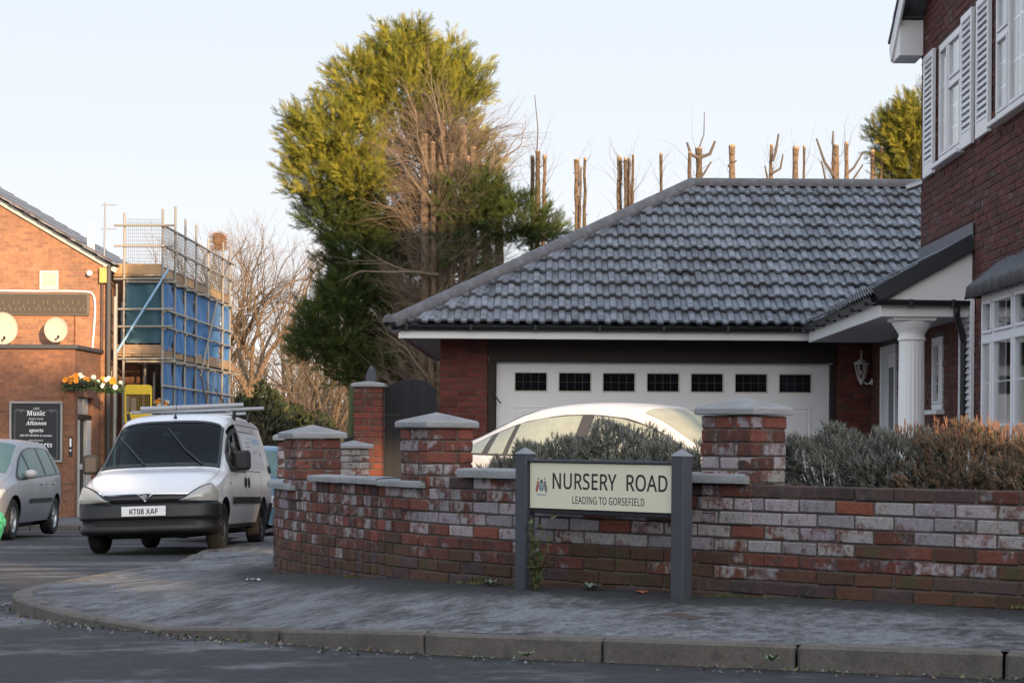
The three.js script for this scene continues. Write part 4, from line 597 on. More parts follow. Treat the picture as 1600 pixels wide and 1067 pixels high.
function car(name, label, S, pos, heading, paint, glassMat, o = {}) {
  const t = thing(name, label, 'car', pos, Math.atan2(-heading[1], heading[0])), sh = shellOf(S);
  mesh('body', sh.build(), paint, t);
  const L = S.xs[S.xs.length - 1];
  mesh('underbody', bx(0.15, L - 0.2, 0.16, 0.55, -S.trackZ + 0.26, S.trackZ - 0.26, 0.02), rubber, t);
  for (const sg of [1, -1]) {
    const fr = S.sideFrame; mesh('window_trim', sh.strip(fr, sg, 0.007, 6), o.trim || M.black, t);
    for (const w of S.panes) mesh('side_window', sh.strip(w, sg, 0.012, 6), glassMat, t);
    for (const hx of S.handles) { const y = S.handleY; mesh('door_handle', place(cbox(0.16, 0.028, 0.035, 0.01), hx, y, sg * (sh.side(hx, y) + 0.014)), o.handle || paint, t); }
    for (const sx of S.seams) { const rows = range(S.seamY[0], sh.at('belt', sx) - 0.01, 8); mesh('door_seam', (() => { const g = grid(1, 8, (a, b, i, j) => { const y = rows[j]; return V(sx + (a - 0.5) * 0.008, y, sg * (sh.side(sx, y) + 0.0015)); }); return g; })(), M.doorGap || (M.doorGap = std([0.02, 0.02, 0.022], 0.9, { side: THREE.DoubleSide })), t); }
    if (S.rub) mesh('rubbing_strip', sh.strip(range(S.rub[0], S.rub[1], 10).map(x => [x, S.rub[2], S.rub[3]]), sg, 0.014, 2), rubber, t);
    const mx = S.mirror[0], my = S.mirror[1], mz = sh.side(mx, my); const mir = new THREE.SphereGeometry(1, 18, 12); mir.scale(0.1, 0.075, 0.1); mir.translate(mx, my + 0.02, sg * (mz + 0.1)); const mm = mesh('door_mirror', mir, o.mirror || paint, t); mesh('mirror_arm', bx(mx - 0.03, mx + 0.04, my - 0.06, my - 0.02, sg > 0 ? mz - 0.02 : -mz - 0.07, sg > 0 ? mz + 0.07 : -mz + 0.02, 0.008), M.black, mm);
    const [hx0, hx1, hy0, hy1] = S.head; mesh('headlight', sh.strip(range(hx0, hx1, 8).map(x => { const k = (x - hx0) / (hx1 - hx0); return [x, lerp(hy1 - 0.03, hy0, Math.min(1, k * 1.8)), hy1 - 0.04 * k]; }), sg, 0.008, 4), M.lens || (M.lens = phys([0.5, 0.52, 0.52], 0.15, { clearcoat: 1 })), t);
    const [tx0, tx1, ty0, ty1] = S.tail; mesh('tail_light', sh.strip(range(tx0, tx1, 4).map(x => [x, ty0, ty1]), sg, 0.008, 4), M.tail || (M.tail = phys([0.25, 0.01, 0.01], 0.15, { clearcoat: 1 })), t);
    for (const wx of S.wheels) { wheelParts(t, wx, sg * (S.trackZ - 0.1), S.wheelR, 0.2, S.spokes || 5); }
  }
  mesh('windscreen', sh.top(S.screen[0], S.screen[1], 0.95, 0.9, 0.006), glassMat, t); mesh('rear_window', sh.top(S.rearScreen[0], S.rearScreen[1], 0.88, 0.92, 0.006), glassMat, t);
  return t;
}
const frost = (c, s) => colTex(256, 256, (u, v) => { const f = fbm(u, v, 40, 40, s, 3), g = fbm(u, v, 6, 6, s + 3, 3); return c.map(q => q * (0.82 + 0.22 * f + 0.25 * (g - 0.5))); });
const frostGlass = std([1, 1, 1], 0.55, { map: frost([0.36, 0.385, 0.32], 301) }), frostGlassTeal = std([1, 1, 1], 0.4, { map: frost([0.10, 0.17, 0.16], 311) });
const paintTex = frost([1, 1, 1], 321);
const whiteCarPaint = phys([0.73, 0.71, 0.69], 0.42, { map: paintTex, clearcoat: 0.5, clearcoatRoughness: 0.35 }), silverPaint = phys([0.30, 0.31, 0.34], 0.42, { metalness: 0.25, map: paintTex, clearcoat: 0.5, clearcoatRoughness: 0.3 }), bluePaint = phys([0.10, 0.22, 0.36], 0.4, { map: paintTex, clearcoat: 0.5, clearcoatRoughness: 0.3 });
const saloon = {
  xs: [...range(0, 0.3, 8), ...range(0.34, 4.16, 96), ...range(4.2, 4.46, 10)],
  top: [[0, 0.80], [0.05, 0.98], [0.15, 1.06], [0.5, 1.10], [0.75, 1.14], [1.35, 1.40], [1.8, 1.475], [2.2, 1.485], [2.6, 1.45], [2.9, 1.36], [3.45, 1.05], [3.6, 1.0], [4.1, 0.89], [4.36, 0.76], [4.46, 0.62]],
  edge: [[0, 0.74], [0.05, 0.92], [0.15, 0.99], [0.5, 1.03], [0.75, 1.06], [1.35, 1.31], [1.8, 1.385], [2.2, 1.39], [2.6, 1.35], [2.9, 1.25], [3.45, 0.99], [3.6, 0.95], [4.1, 0.83], [4.36, 0.68], [4.46, 0.55]],
  belt: [[0, 0.68], [0.1, 0.86], [0.6, 0.95], [1.5, 0.94], [2.5, 0.92], [3.4, 0.89], [4.1, 0.76], [4.36, 0.62], [4.46, 0.5]],
  wb: [[0, 0.66], [0.08, 0.76], [0.3, 0.85], [1, 0.885], [2.2, 0.9], [3.5, 0.89], [4.0, 0.84], [4.3, 0.72], [4.46, 0.56]],
  we: [[0, 0.6], [0.3, 0.7], [0.8, 0.68], [1.4, 0.6], [2.2, 0.61], [2.9, 0.64], [3.4, 0.76], [4.0, 0.76], [4.3, 0.64], [4.46, 0.48]],
  sill: [[0, 0.42], [0.3, 0.26], [0.8, 0.24], [3.6, 0.24], [4.2, 0.22], [4.46, 0.34]], wheels: [0.88, 3.52], archR: 0.37, wheelR: 0.315, trackZ: 0.87,
  sideFrame: [[0.66, 1.0, 1.012], [0.8, 0.975, 1.06], [1.0, 0.965, 1.16], [1.35, 0.96, 1.29], [1.8, 0.955, 1.36], [2.2, 0.95, 1.365], [2.6, 0.945, 1.325], [2.9, 0.94, 1.225], [3.2, 0.935, 1.08], [3.36, 0.93, 0.98]],
  panes: [[[0.72, 0.995, 1.012], [0.85, 0.985, 1.075], [1.02, 0.982, 1.155]], [[1.1, 0.98, 1.185], [1.2, 0.978, 1.22], [1.28, 0.977, 1.25]], [[1.34, 0.976, 1.275], [1.6, 0.974, 1.325], [1.9, 0.972, 1.35], [2.06, 0.97, 1.352]], [[2.2, 0.968, 1.35], [2.5, 0.964, 1.325], [2.8, 0.96, 1.25], [3.05, 0.957, 1.14], [3.25, 0.955, 1.03]]],
  handles: [1.5, 2.4], handleY: 0.84, seams: [1.2, 2.13, 3.2], seamY: [0.3], mirror: [3.1, 0.98], head: [4.0, 4.38, 0.58, 0.76], tail: [0.06, 0.3, 0.68, 0.9], screen: [2.72, 3.5], rearScreen: [0.72, 1.4],
};
car('parked_car', 'frost covered white saloon parked on the driveway behind the wall', saloon, [-1.04, 0, -20.1], [0.83, 0.557], whiteCarPaint, frostGlass, { trim: std([0.06, 0.055, 0.05], 0.5) });
const mpv = {
  xs: [...range(0, 0.3, 10), ...range(0.34, 3.9, 90), ...range(3.95, 4.26, 10)],
  top: [[0, 0.95], [0.06, 1.2], [0.18, 1.42], [0.4, 1.53], [1.0, 1.59], [1.9, 1.6], [2.4, 1.54], [3.25, 1.08], [3.4, 1.03], [3.9, 0.9], [4.16, 0.76], [4.26, 0.6]],
  edge: [[0, 0.9], [0.06, 1.12], [0.18, 1.32], [0.4, 1.43], [1.0, 1.49], [1.9, 1.49], [2.4, 1.42], [3.25, 1.0], [3.4, 0.96], [3.9, 0.83], [4.16, 0.68], [4.26, 0.52]],
  belt: [[0, 0.8], [0.1, 0.98], [0.5, 0.99], [1.5, 0.95], [2.5, 0.92], [3.2, 0.9], [3.9, 0.75], [4.16, 0.6], [4.26, 0.46]],
  wb: [[0, 0.7], [0.1, 0.8], [0.35, 0.87], [1, 0.9], [2.5, 0.9], [3.4, 0.88], [3.85, 0.82], [4.1, 0.7], [4.26, 0.54]],
  we: [[0, 0.62], [0.2, 0.64], [0.5, 0.66], [1.5, 0.67], [2.4, 0.67], [3.2, 0.77], [3.85, 0.73], [4.1, 0.6], [4.26, 0.46]],
  sill: [[0, 0.4], [0.3, 0.27], [3.4, 0.25], [4, 0.24], [4.26, 0.36]], wheels: [0.72, 3.4], archR: 0.375, wheelR: 0.325, trackZ: 0.87,
  sideFrame: [[0.24, 1.03, 1.3], [0.4, 1.02, 1.385], [0.8, 1.0, 1.445], [1.3, 0.985, 1.46], [1.9, 0.965, 1.455], [2.3, 0.955, 1.41], [2.7, 0.945, 1.25], [3.05, 0.935, 1.06], [3.2, 0.93, 0.97]],
  panes: [[[0.3, 1.05, 1.315], [0.45, 1.04, 1.375], [0.68, 1.03, 1.41]], [[0.8, 1.025, 1.42], [1.1, 1.015, 1.435], [1.45, 1.005, 1.437]], [[1.58, 1.0, 1.436], [1.9, 0.99, 1.43], [2.2, 0.98, 1.4], [2.38, 0.975, 1.355]], [[2.46, 0.972, 1.32], [2.7, 0.966, 1.22], [2.95, 0.96, 1.09], [3.08, 0.957, 1.01]]],
  handles: [0.98, 1.82], handleY: 0.86, seams: [0.72, 1.5, 2.45], seamY: [0.72], rub: [1.1, 2.6, 0.56, 0.63], mirror: [2.75, 1.0], head: [3.8, 4.18, 0.6, 0.8], tail: [0.03, 0.2, 0.75, 1.25], screen: [2.42, 3.28], rearScreen: [0.06, 0.36],
};
car('parked_car', 'silver people carrier with misted windows parked outside the pub', mpv, [-9.3, -0.575, -33.3], [0.02, 1], silverPaint, frostGlassTeal, { mirror: std([0.5, 0.45, 0.42], 0.4) }).rotation.z = 0.018;
const hatch = { ...mpv, xs: mpv.xs.map(x => x * 0.92), panes: mpv.panes.map(p => p.map(q => [q[0] * 0.92, q[1] * 0.9, q[2] * 0.9])), sideFrame: mpv.sideFrame.map(q => [q[0] * 0.92, q[1] * 0.9, q[2] * 0.9]), wheels: [0.66, 3.13], archR: 0.34, wheelR: 0.3, handles: [0.9, 1.7], seams: [1.4, 2.3], mirror: [2.5, 0.9], head: [3.5, 3.85, 0.52, 0.7], tail: [0.03, 0.2, 0.66, 1.05], screen: [2.23, 3.0], rearScreen: [0.06, 0.33], rub: null };
for (const k of ['top', 'edge', 'belt']) hatch[k] = mpv[k].map(q => [q[0] * 0.92, q[1] * 0.9]); for (const k of ['wb', 'we', 'sill']) hatch[k] = mpv[k].map(q => [q[0] * 0.92, q[1] * 0.98]);
car('parked_car', 'light blue hatchback parked in the road behind the white van', hatch, [-4.95, -0.47, -33.0], [0.0, 1], bluePaint, frostGlassTeal);

// ---------- white van ----------
{
  const S = {
    xs: [...range(0, 0.2, 6), ...range(0.24, 2.5, 60), ...range(2.56, 3.36, 24), ...range(3.4, 4.0, 18), ...range(4.03, 4.16, 8)],
    top: [[0, 1.5], [0.06, 1.62], [0.2, 1.69], [0.8, 1.74], [1.7, 1.76], [2.3, 1.73], [2.56, 1.655], [2.7, 1.57], [3.36, 1.035], [3.45, 1.01], [3.8, 0.945], [4.05, 0.82], [4.16, 0.70]],
    edge: [[0, 1.42], [0.06, 1.5], [0.2, 1.56], [0.8, 1.61], [1.7, 1.62], [2.3, 1.575], [2.56, 1.49], [2.7, 1.41], [3.36, 0.975], [3.45, 0.95], [3.8, 0.865], [4.05, 0.73], [4.16, 0.64]],
    belt: [[0, 0.95], [2.5, 0.95], [3.36, 0.92], [3.8, 0.8], [4.05, 0.7], [4.16, 0.62]],
    wb: [[0, 0.78], [0.08, 0.82], [0.3, 0.835], [3.2, 0.835], [3.7, 0.825], [3.9, 0.78], [4.0, 0.72], [4.16, 0.56]],
    we: [[0, 0.66], [0.2, 0.69], [1.5, 0.705], [2.3, 0.69], [2.56, 0.675], [3.36, 0.755], [3.7, 0.75], [3.9, 0.71], [4.0, 0.66], [4.16, 0.5]],
    sill: [[0, 0.36], [0.3, 0.27], [3.86, 0.26], [3.89, 0.56], [4.16, 0.6]], wheels: [0.82, 3.52], archR: 0.35, wheelR: 0.3, trackZ: 0.815,
  };
  const sh = shellOf(S), vt = thing('panel_van', 'white panel van with roof bars and black bumper, two wheels on the kerb', 'van', [-4.72, -0.40, -27.05], -Math.PI / 2 - 0.02);
  vt.rotation.order = 'YXZ'; vt.rotation.x = 0.036; vt.rotation.z = 0.031;
  const dirtTex = colTex(512, 512, (u, v) => { const f = fbm(u, v, 30, 30, 401, 4), g = fbm(u, v, 5, 5, 405, 4); return sm([0.68, 0.69, 0.71], [0.38, 0.35, 0.33], sstep(0.5, 0.8, g * 0.6 + f * 0.4) * 0.4); });
  const paint = phys([1, 1, 1], 0.3, { map: rep(dirtTex, 0.5), clearcoat: 0.6, clearcoatRoughness: 0.15 });
  const inScreen = (x, part, f) => (x > 2.62 && x < 3.3 && part === 'c' && f > 0.09) || (x > 2.12 && x < 2.95 && part === 'b' && f > 0.08 && f < (x > 2.6 ? 0.86 : 0.9));
  const body = mesh('body', sh.build(inScreen), paint, vt); paint.side = THREE.DoubleSide;
  const glass = phys([0.42, 0.58, 0.57], 0.03, { transmission: 1, thickness: 0, ior: 1.4, specularIntensity: 0.6 });
  mesh('windscreen', sh.top(2.6, 3.33, 0.985, 0.985, -0.004), glass, vt);
  // black surround of the screen
  const rimp = []; { const e = (x0, x1, f0, f1) => rimp.push(grid(14, 1, (a, b) => { const x = lerp(x0, x1, a), z = at(x) * lerp(f0, f1, b); return V(x, sh.topY(x, z) + 0.004, z); }).toNonIndexed()); const at = x => sh.at('we', x); e(2.62, 3.33, 0.93, 0.985); e(2.62, 3.33, -0.985, -0.93); const band = (x0, x1) => rimp.push(grid(2, 24, (a, b) => { const x = lerp(x0, x1, a), z = at(x) * lerp(-0.98, 0.98, b); return V(x, sh.topY(x, z) + 0.0045, z); }).toNonIndexed()); band(2.6, 2.645); band(3.3, 3.36); }
  M.blackD = std([0.012, 0.012, 0.013], 0.35, { side: THREE.DoubleSide }); mesh('screen_surround', mergeGeometries(rimp), M.blackD, vt);
  // cab interior
  mesh('dashboard', bx(2.85, 3.3, 0.78, 0.96, -0.7, 0.7, 0.05), rubber, vt); mesh('cab_floor', bx(1.5, 3.3, 0.3, 0.36, -0.72, 0.72, 0.01), rubber, vt); mesh('bulkhead', bx(1.46, 1.5, 0.3, 1.3, -0.74, 0.74, 0.01), std([0.05, 0.05, 0.055], 0.9), vt);
  for (const z of [-0.36, 0.36]) { const s = new THREE.Group(); s.name = 'seat'; vt.add(s); mesh('backrest', place(cbox(0.16, 0.62, 0.46, 0.06), 1.85, 0.98, z, 0, 0, 0.15), M.seat || (M.seat = std([0.03, 0.032, 0.04], 0.95)), s); mesh('headrest', place(cbox(0.1, 0.18, 0.26, 0.04), 1.78, 1.38, z, 0, 0, 0.1), M.seat, s); mesh('cushion', bx(1.9, 2.4, 0.55, 0.7, z - 0.24, z + 0.24, 0.05), M.seat, s); }
  const sw = new THREE.TorusGeometry(0.18, 0.016, 8, 28); sw.rotateY(Math.PI / 2); sw.rotateZ(0.5); sw.translate(2.72, 1.0, 0.38); mesh('steering_wheel', sw, rubber, vt);
  const rm = mesh('rear_view_mirror', place(cbox(0.03, 0.06, 0.22, 0.015), 2.66, 1.46, 0), rubber, vt);
  // wipers
  for (const [a, b, c] of [[-0.52, 0.02, 0.58], [0.2, 0.62, 0.52]]) { const p = (x, z) => V(x, sh.topY(x, z) + 0.02, z); mesh('wiper', limb([p(3.34, a), p(3.12, lerp(a, b, 0.45)), p(3.34 - c, b)], [0.012, 0.01, 0.008], 5, true).geo(), M.black, vt); }
  for (const sg of [1, -1]) {
    const side = (rows, off, nv = 5) => sh.strip(rows, sg, off, nv);
    mesh('side_window', side([[2.14, 0.985, 1.52], [2.3, 0.985, 1.515], [2.5, 0.985, 1.47], [2.65, 0.983, 1.39], [2.8, 0.98, 1.29], [2.94, 0.978, 1.19]], -0.003), glass, vt);
    mesh('window_seal', mergeGeometries([side([[2.1, 0.96, 1.55], [2.15, 0.96, 1.55]], 0.004), side(range(2.1, 3.0, 10).map(x => [x, 0.955, 0.995]), 0.004, 2), side(range(2.13, 2.98, 12).map(x => { const e = sh.at('edge', x), b = sh.at('belt', x); return [x, lerp(b, e, 0.83), lerp(b, e, 0.93)]; }), 0.004, 2), side([[2.93, 0.97, 1.23], [3.06, 0.965, 1.12], [3.1, 0.96, 1.02]], 0.004)]), M.blackD, vt);
    const seam = (x, y0, y1) => grid(1, 10, (a, b) => { const y = lerp(y0, y1, b); return V(x + (a - 0.5) * 0.009, y, sg * (sh.side(x, y) + 0.0015)); }), hs = (x0, x1, y) => grid(20, 1, (a, b) => { const x = lerp(x0, x1, a), yy = y + (b - 0.5) * 0.009; return V(x, yy, sg * (sh.side(x, yy) + 0.0015)); });
    mesh('door_seam', mergeGeometries([seam(2.06, 0.3, 1.58), seam(3.14, 0.62, 0.94), seam(1.0, 0.68, 1.56), hs(1.0, 2.06, 1.5), hs(1.0, 2.06, 0.98), hs(0.1, 2.06, 1.59)]), M.doorGap, vt);
    mesh('rubbing_strip', side(range(1.12, 3.1, 14).map(x => [x, 0.56, 0.645]), 0.016, 2), rubber, vt);
    mesh('rear_corner_bumper', side(range(0.02, 0.5, 6).map(x => [x, sh.sill(x), 0.56]), 0.02, 3), rubber, vt); mesh('rear_light_guard', side(range(0.02, 0.3, 4).map(x => [x, 0.98, 1.08]), 0.018, 2), rubber, vt);
    mesh('sill_strip', side(range(1.2, 3.14, 12).map(x => [x, 0.262, 0.31]), 0.006, 2), M.doorGap, vt);
    for (const hx of [1.94, 2.18]) { const s = new THREE.SphereGeometry(1, 16, 10); s.scale(0.05, 0.072, 0.018); s.translate(hx, 0.83, sg * (sh.side(hx, 0.83) + 0.002)); mesh('door_handle', s, M.black, vt); }
    const ind = place(cbox(0.07, 0.03, 0.012, 0.005), 3.2, 0.82, sg * (sh.side(3.2, 0.82) + 0.003)); mesh('side_indicator', ind, M.amber || (M.amber = std([0.4, 0.3, 0.2], 0.3)), vt);
    // mirror
    const mz = sh.side(2.92, 1.03); const mr = mesh('door_mirror', place(cbox(0.11, 0.25, 0.2, 0.035), 2.98, 1.1, sg * (mz + 0.15), sg * 0.2), rubber, vt); mesh('mirror_arm', place(cbox(0.06, 0.06, 0.12, 0.015), 2.96, 1.0, sg * (mz + 0.04)), rubber, mr); mesh('mirror_glass', place(cbox(0.004, 0.2, 0.16, 0.001), 2.921, 1.1, sg * (mz + 0.16), sg * 0.2), M.chrome, mr);
    for (const wx of S.wheels) wheelParts(vt, wx, sg * (S.trackZ - 0.095), 0.3, 0.185, 6, M.steelWheel || (M.steelWheel = std([0.06, 0.06, 0.065], 0.5, { metalness: 0.5 })));
  }
  mesh('underbody', bx(0.2, 3.9, 0.17, 0.4, -0.52, 0.52, 0.02), rubber, vt);
  // nose: bumper, grille, lamps follow one curve in plan
  const cosT = t => { const q = Math.pow(clamp(Math.abs(t), 0, 1), 1 / 0.55); return Math.sqrt(Math.max(0, 1 - q * q)); };
  const fx = (t, y) => 3.84 + 0.43 * Math.pow(cosT(t), 0.62) - 0.06 * sstep(0.45, 0.8, y);
  const band = (t0, t1, lo, hi, off = 0, n = 24, m = 5, W = 0.82) => grid(n, m, (a, b) => { const t = lerp(t0, t1, a), y = lerp(typeof lo === 'function' ? lo(t) : lo, typeof hi === 'function' ? hi(t) : hi, b); return V(fx(t, y) + off - 0.03 * Math.pow(2 * b - 1, 4), y, -t * W); });
  const bum = []; // lofted bumper skin with thickness
  { const prof = [[-0.06, 0.225], [-0.015, 0.24], [0.0, 0.27], [0.0, 0.32], [-0.035, 0.327], [-0.035, 0.4], [0.0, 0.407], [0.008, 0.435], [-0.002, 0.442], [-0.004, 0.555], [-0.018, 0.58], [-0.06, 0.596], [-0.14, 0.604]]; bum.push(grid(80, prof.length - 1, (a, b, i, j) => { const p = lerp(-Math.PI / 2, Math.PI / 2, a), q = prof[j], c = Math.pow(Math.max(0, Math.cos(p)), 0.62), sn = Math.sign(p) * Math.pow(Math.abs(Math.sin(p)), 0.55); return V(3.84 + (0.43 + q[0]) * c - 0.06 * sstep(0.45, 0.8, q[1]) * c, q[1], -sn * (0.845 + q[0] * 0.6)); }, v => [v.z, v.y])); }
  const bp = mesh('front_bumper', mergeGeometries(bum.map(g => g.toNonIndexed())), bumpG(std([0.013, 0.0125, 0.0125], 0.5, { side: THREE.DoubleSide }), 0.001, 4), vt);
  for (let k = 0; k < 4; k++) mesh('bumper_slat', band(-0.74, 0.74, 0.335 + k * 0.018, 0.343 + k * 0.018, 0.008, 30, 1, 0.83), M.blackD, bp);
  const yl = 0.6; mesh('grille', band(-0.62, 0.62, yl, t => 0.715 - 0.02 * Math.abs(t), -0.045, 24, 4), M.blackD, vt);
  // chrome trim of the grille dipping to a V, round badge in it
  const vee = t => { const a = Math.abs(t); return a < 0.11 ? lerp(0.615, 0.705, a / 0.11) : 0.705 - 0.015 * (a - 0.11); };
  const chr = []; { const pts = range(-0.62, 0.62, 62).map(t => V(fx(t, 0.7) - 0.028, vee(t), -t * 0.82)); chr.push(limb(pts, 0.0085, 6, true).geo()); }
  const cg = mesh('chrome_trim', merge(chr), M.chrome, vt); const bd = new THREE.TorusGeometry(0.028, 0.006, 8, 24); bd.rotateY(Math.PI / 2); bd.translate(4.242, 0.668, 0); mesh('badge', merge([bd, place(new THREE.CylinderGeometry(0.026, 0.026, 0.008, 20), 4.236, 0.668, 0, 0, 0, Math.PI / 2), place(cbox(0.012, 0.014, 0.04, 0.003), 4.246, 0.668, 0, 0, 0.6)]), M.steel, cg);
  for (const sg of [1, -1]) { // lamps: pointed inwards, rising to a rounded outer end
    const lo = k => lerp(0.615, 0.605, k), hi = k => 0.622 + 0.185 * Math.pow(Math.sin(Math.min(1, k * 1.12) * Math.PI / 2), 1.25) - 0.09 * sstep(0.86, 1, k);
    const surf = off => { const ex = off < 0.03 ? 0.01 : 0; return grid(22, 8, (a, b) => { const k = a, t = sg * lerp(0.5 - ex, 0.985, k), y = lerp(lo(k) - ex, hi(k) + ex, b); return V(fx(t, 0.66) - 0.035 + off + 0.03 * Math.sin(b * Math.PI) - 0.42 * (y - 0.66) * (0.75 + 0.3 * k), y, -t * (0.82 + off)); }, (v, a, b) => [a, b]); };
    mesh('lamp_surround', surf(0.022), M.blackD, vt); const hl = mesh('headlight', surf(0.036), M.lampLens || (M.lampLens = phys([0.36, 0.35, 0.32], 0.12, { clearcoat: 1, side: THREE.DoubleSide })), vt);
    const bulb = new THREE.SphereGeometry(0.045, 16, 12); bulb.scale(0.4, 1, 1); bulb.translate(fx(0.72, 0.7) - 0.09, 0.7, -sg * 0.72 * 0.815); mesh('reflector', bulb, M.chrome, hl);
    const fog = new THREE.CylinderGeometry(0.035, 0.04, 0.02, 18); fog.rotateZ(Math.PI / 2); fog.translate(fx(0.8, 0.35) - 0.005, 0.345, -sg * 0.8 * 0.82);
  }
  const font = await new FontLoader().loadAsync('fonts/droid/droid_sans_bold.typeface.json');
  const cv = document.createElement('canvas'); cv.width = 512; cv.height = 112; const cx = cv.getContext('2d'); cx.fillStyle = '#e6e6e4'; cx.fillRect(0, 0, 512, 112); cx.fillStyle = '#0b0b0c'; cx.font = 'bold 92px sans-serif'; cx.textAlign = 'center'; cx.textBaseline = 'middle'; cx.save(); cx.translate(256, 60); cx.scale(0.86, 1); cx.fillText('KT08 XAF', 0, 0); cx.restore();
  const pt = new THREE.CanvasTexture(cv); pt.colorSpace = THREE.SRGBColorSpace;
  const pl = mesh('number_plate', place(cbox(0.008, 0.118, 0.53, 0.003), 4.285, 0.5, 0, 0, 0, 0.04), std([0.7, 0.7, 0.7], 0.5), vt); const pf = new THREE.PlaneGeometry(0.52, 0.111); pf.rotateY(Math.PI / 2); const pfm = mesh('plate_lettering', pf, std([1, 1, 1], 0.45, { map: pt }), pl); pfm.position.set(4.2915, 0.5, 0); pfm.rotation.z = 0.04;
  // signwriting on the flank
  for (const sg of [1, -1]) {
    const c2 = document.createElement('canvas'); c2.width = 512; c2.height = 512; const x = c2.getContext('2d'); x.fillStyle = '#d9dbdf'; x.fillRect(0, 0, 512, 512); seed(5);
    x.fillStyle = '#4f9fd8'; for (let i = 0; i < 4; i++) { const bx0 = 30 + i * 56; x.fillRect(bx0, 60, 44, 14); x.fillRect(bx0 + 4 + (i % 2) * 24, 60, 14, 84); x.fillRect(bx0 + 30 - (i % 2) * 6, 66, 12, 78); x.fillRect(bx0 + 8, 96 + (i % 3) * 10, 30, 12); }
    x.fillStyle = '#4c5568'; for (let i = 0; i < 7; i++) { const w = 60 + (i * 37) % 50; for (let k = 0; k < w / 12; k++) x.fillRect(300 + i * 14 + k * 13, 60 + i * 58, 9, 16 + (k * 7) % 9); }
    x.fillStyle = '#c05a5f'; for (let k = 0; k < 8; k++) x.fillRect(120 + k * 14, 240 + (k % 2) * 3, 10, 14); for (let k = 0; k < 9; k++) x.fillRect(110 + k * 15, 420 + (k % 3) * 3, 10, 10); x.strokeStyle = '#b0606a'; x.lineWidth = 5; x.beginPath(); x.arc(260, 390, 34, 3.6, 6.9); x.stroke(); x.fillStyle = '#40304a'; x.beginPath(); x.ellipse(80, 280, 16, 34, 0, 0, 7); x.fill(); x.fillStyle = '#d8a04a'; x.beginPath(); x.ellipse(92, 276, 8, 26, 0, 0, 7); x.fill(); x.fillStyle = '#5a2f40'; x.beginPath(); x.ellipse(236, 272, 14, 34, 0, 0, 7); x.fill();
    const tx = new THREE.CanvasTexture(c2); tx.colorSpace = THREE.SRGBColorSpace; const g = grid(12, 8, (a, b) => { const xx = lerp(1.96, 0.55, a), y = lerp(1.02, 1.48, b); return V(xx, y, sg * (sh.side(xx, y) + 0.003)); }, (v, a, b) => [sg > 0 ? a : 1 - a, b]); if (sg < 0) { g.index.array.reverse(); g.computeVertexNormals(); } mesh('signwriting', g, std([0.98, 0.98, 1], 0.35, { map: tx, side: THREE.DoubleSide }), vt);
  }
  // roof bars: two cross bars and a ladder tube
  for (const x of [1.0, 2.05]) { const y = sh.topY(x, 0) + 0.035; const b = mesh('roof_bar', rod(V(x, y, -0.66), V(x, y, 0.66), 0.018, 10), M.steel, vt); for (const s of [-1, 1]) mesh('bar_foot', limb([V(x, sh.topY(x, 0.66) - 0.03, s * 0.68), V(x, y - 0.01, s * 0.7)], [0.03, 0.02], 8, true).geo(), M.black, b); }
  const ty = sh.topY(2.05, 0) + 0.075; const tubeM = std([0.36, 0.36, 0.37], 0.45, { metalness: 0.6 }); mesh('ladder_tube', rod(V(2.1, ty, 0.52), V(1.95, ty + 0.02, -0.8), 0.034, 12), tubeM, vt); mesh('ladder_tube', rod(V(0.95, ty + 0.02, 0.4), V(0.95, ty + 0.02, -0.9), 0.024, 10), tubeM, vt);
  const an = mesh('aerial', merge([rod(V(2.5, sh.topY(2.5, 0) - 0.005, -0.02), V(2.3, sh.topY(2.5, 0) + 0.42, -0.02), 0.004, 6), place(lathe([[0.0, 0.06], [0.012, 0.05], [0.028, 0], [0, 0]], 14), 2.5, sh.topY(2.5, 0) - 0.01, -0.02)]), M.black, vt);
}
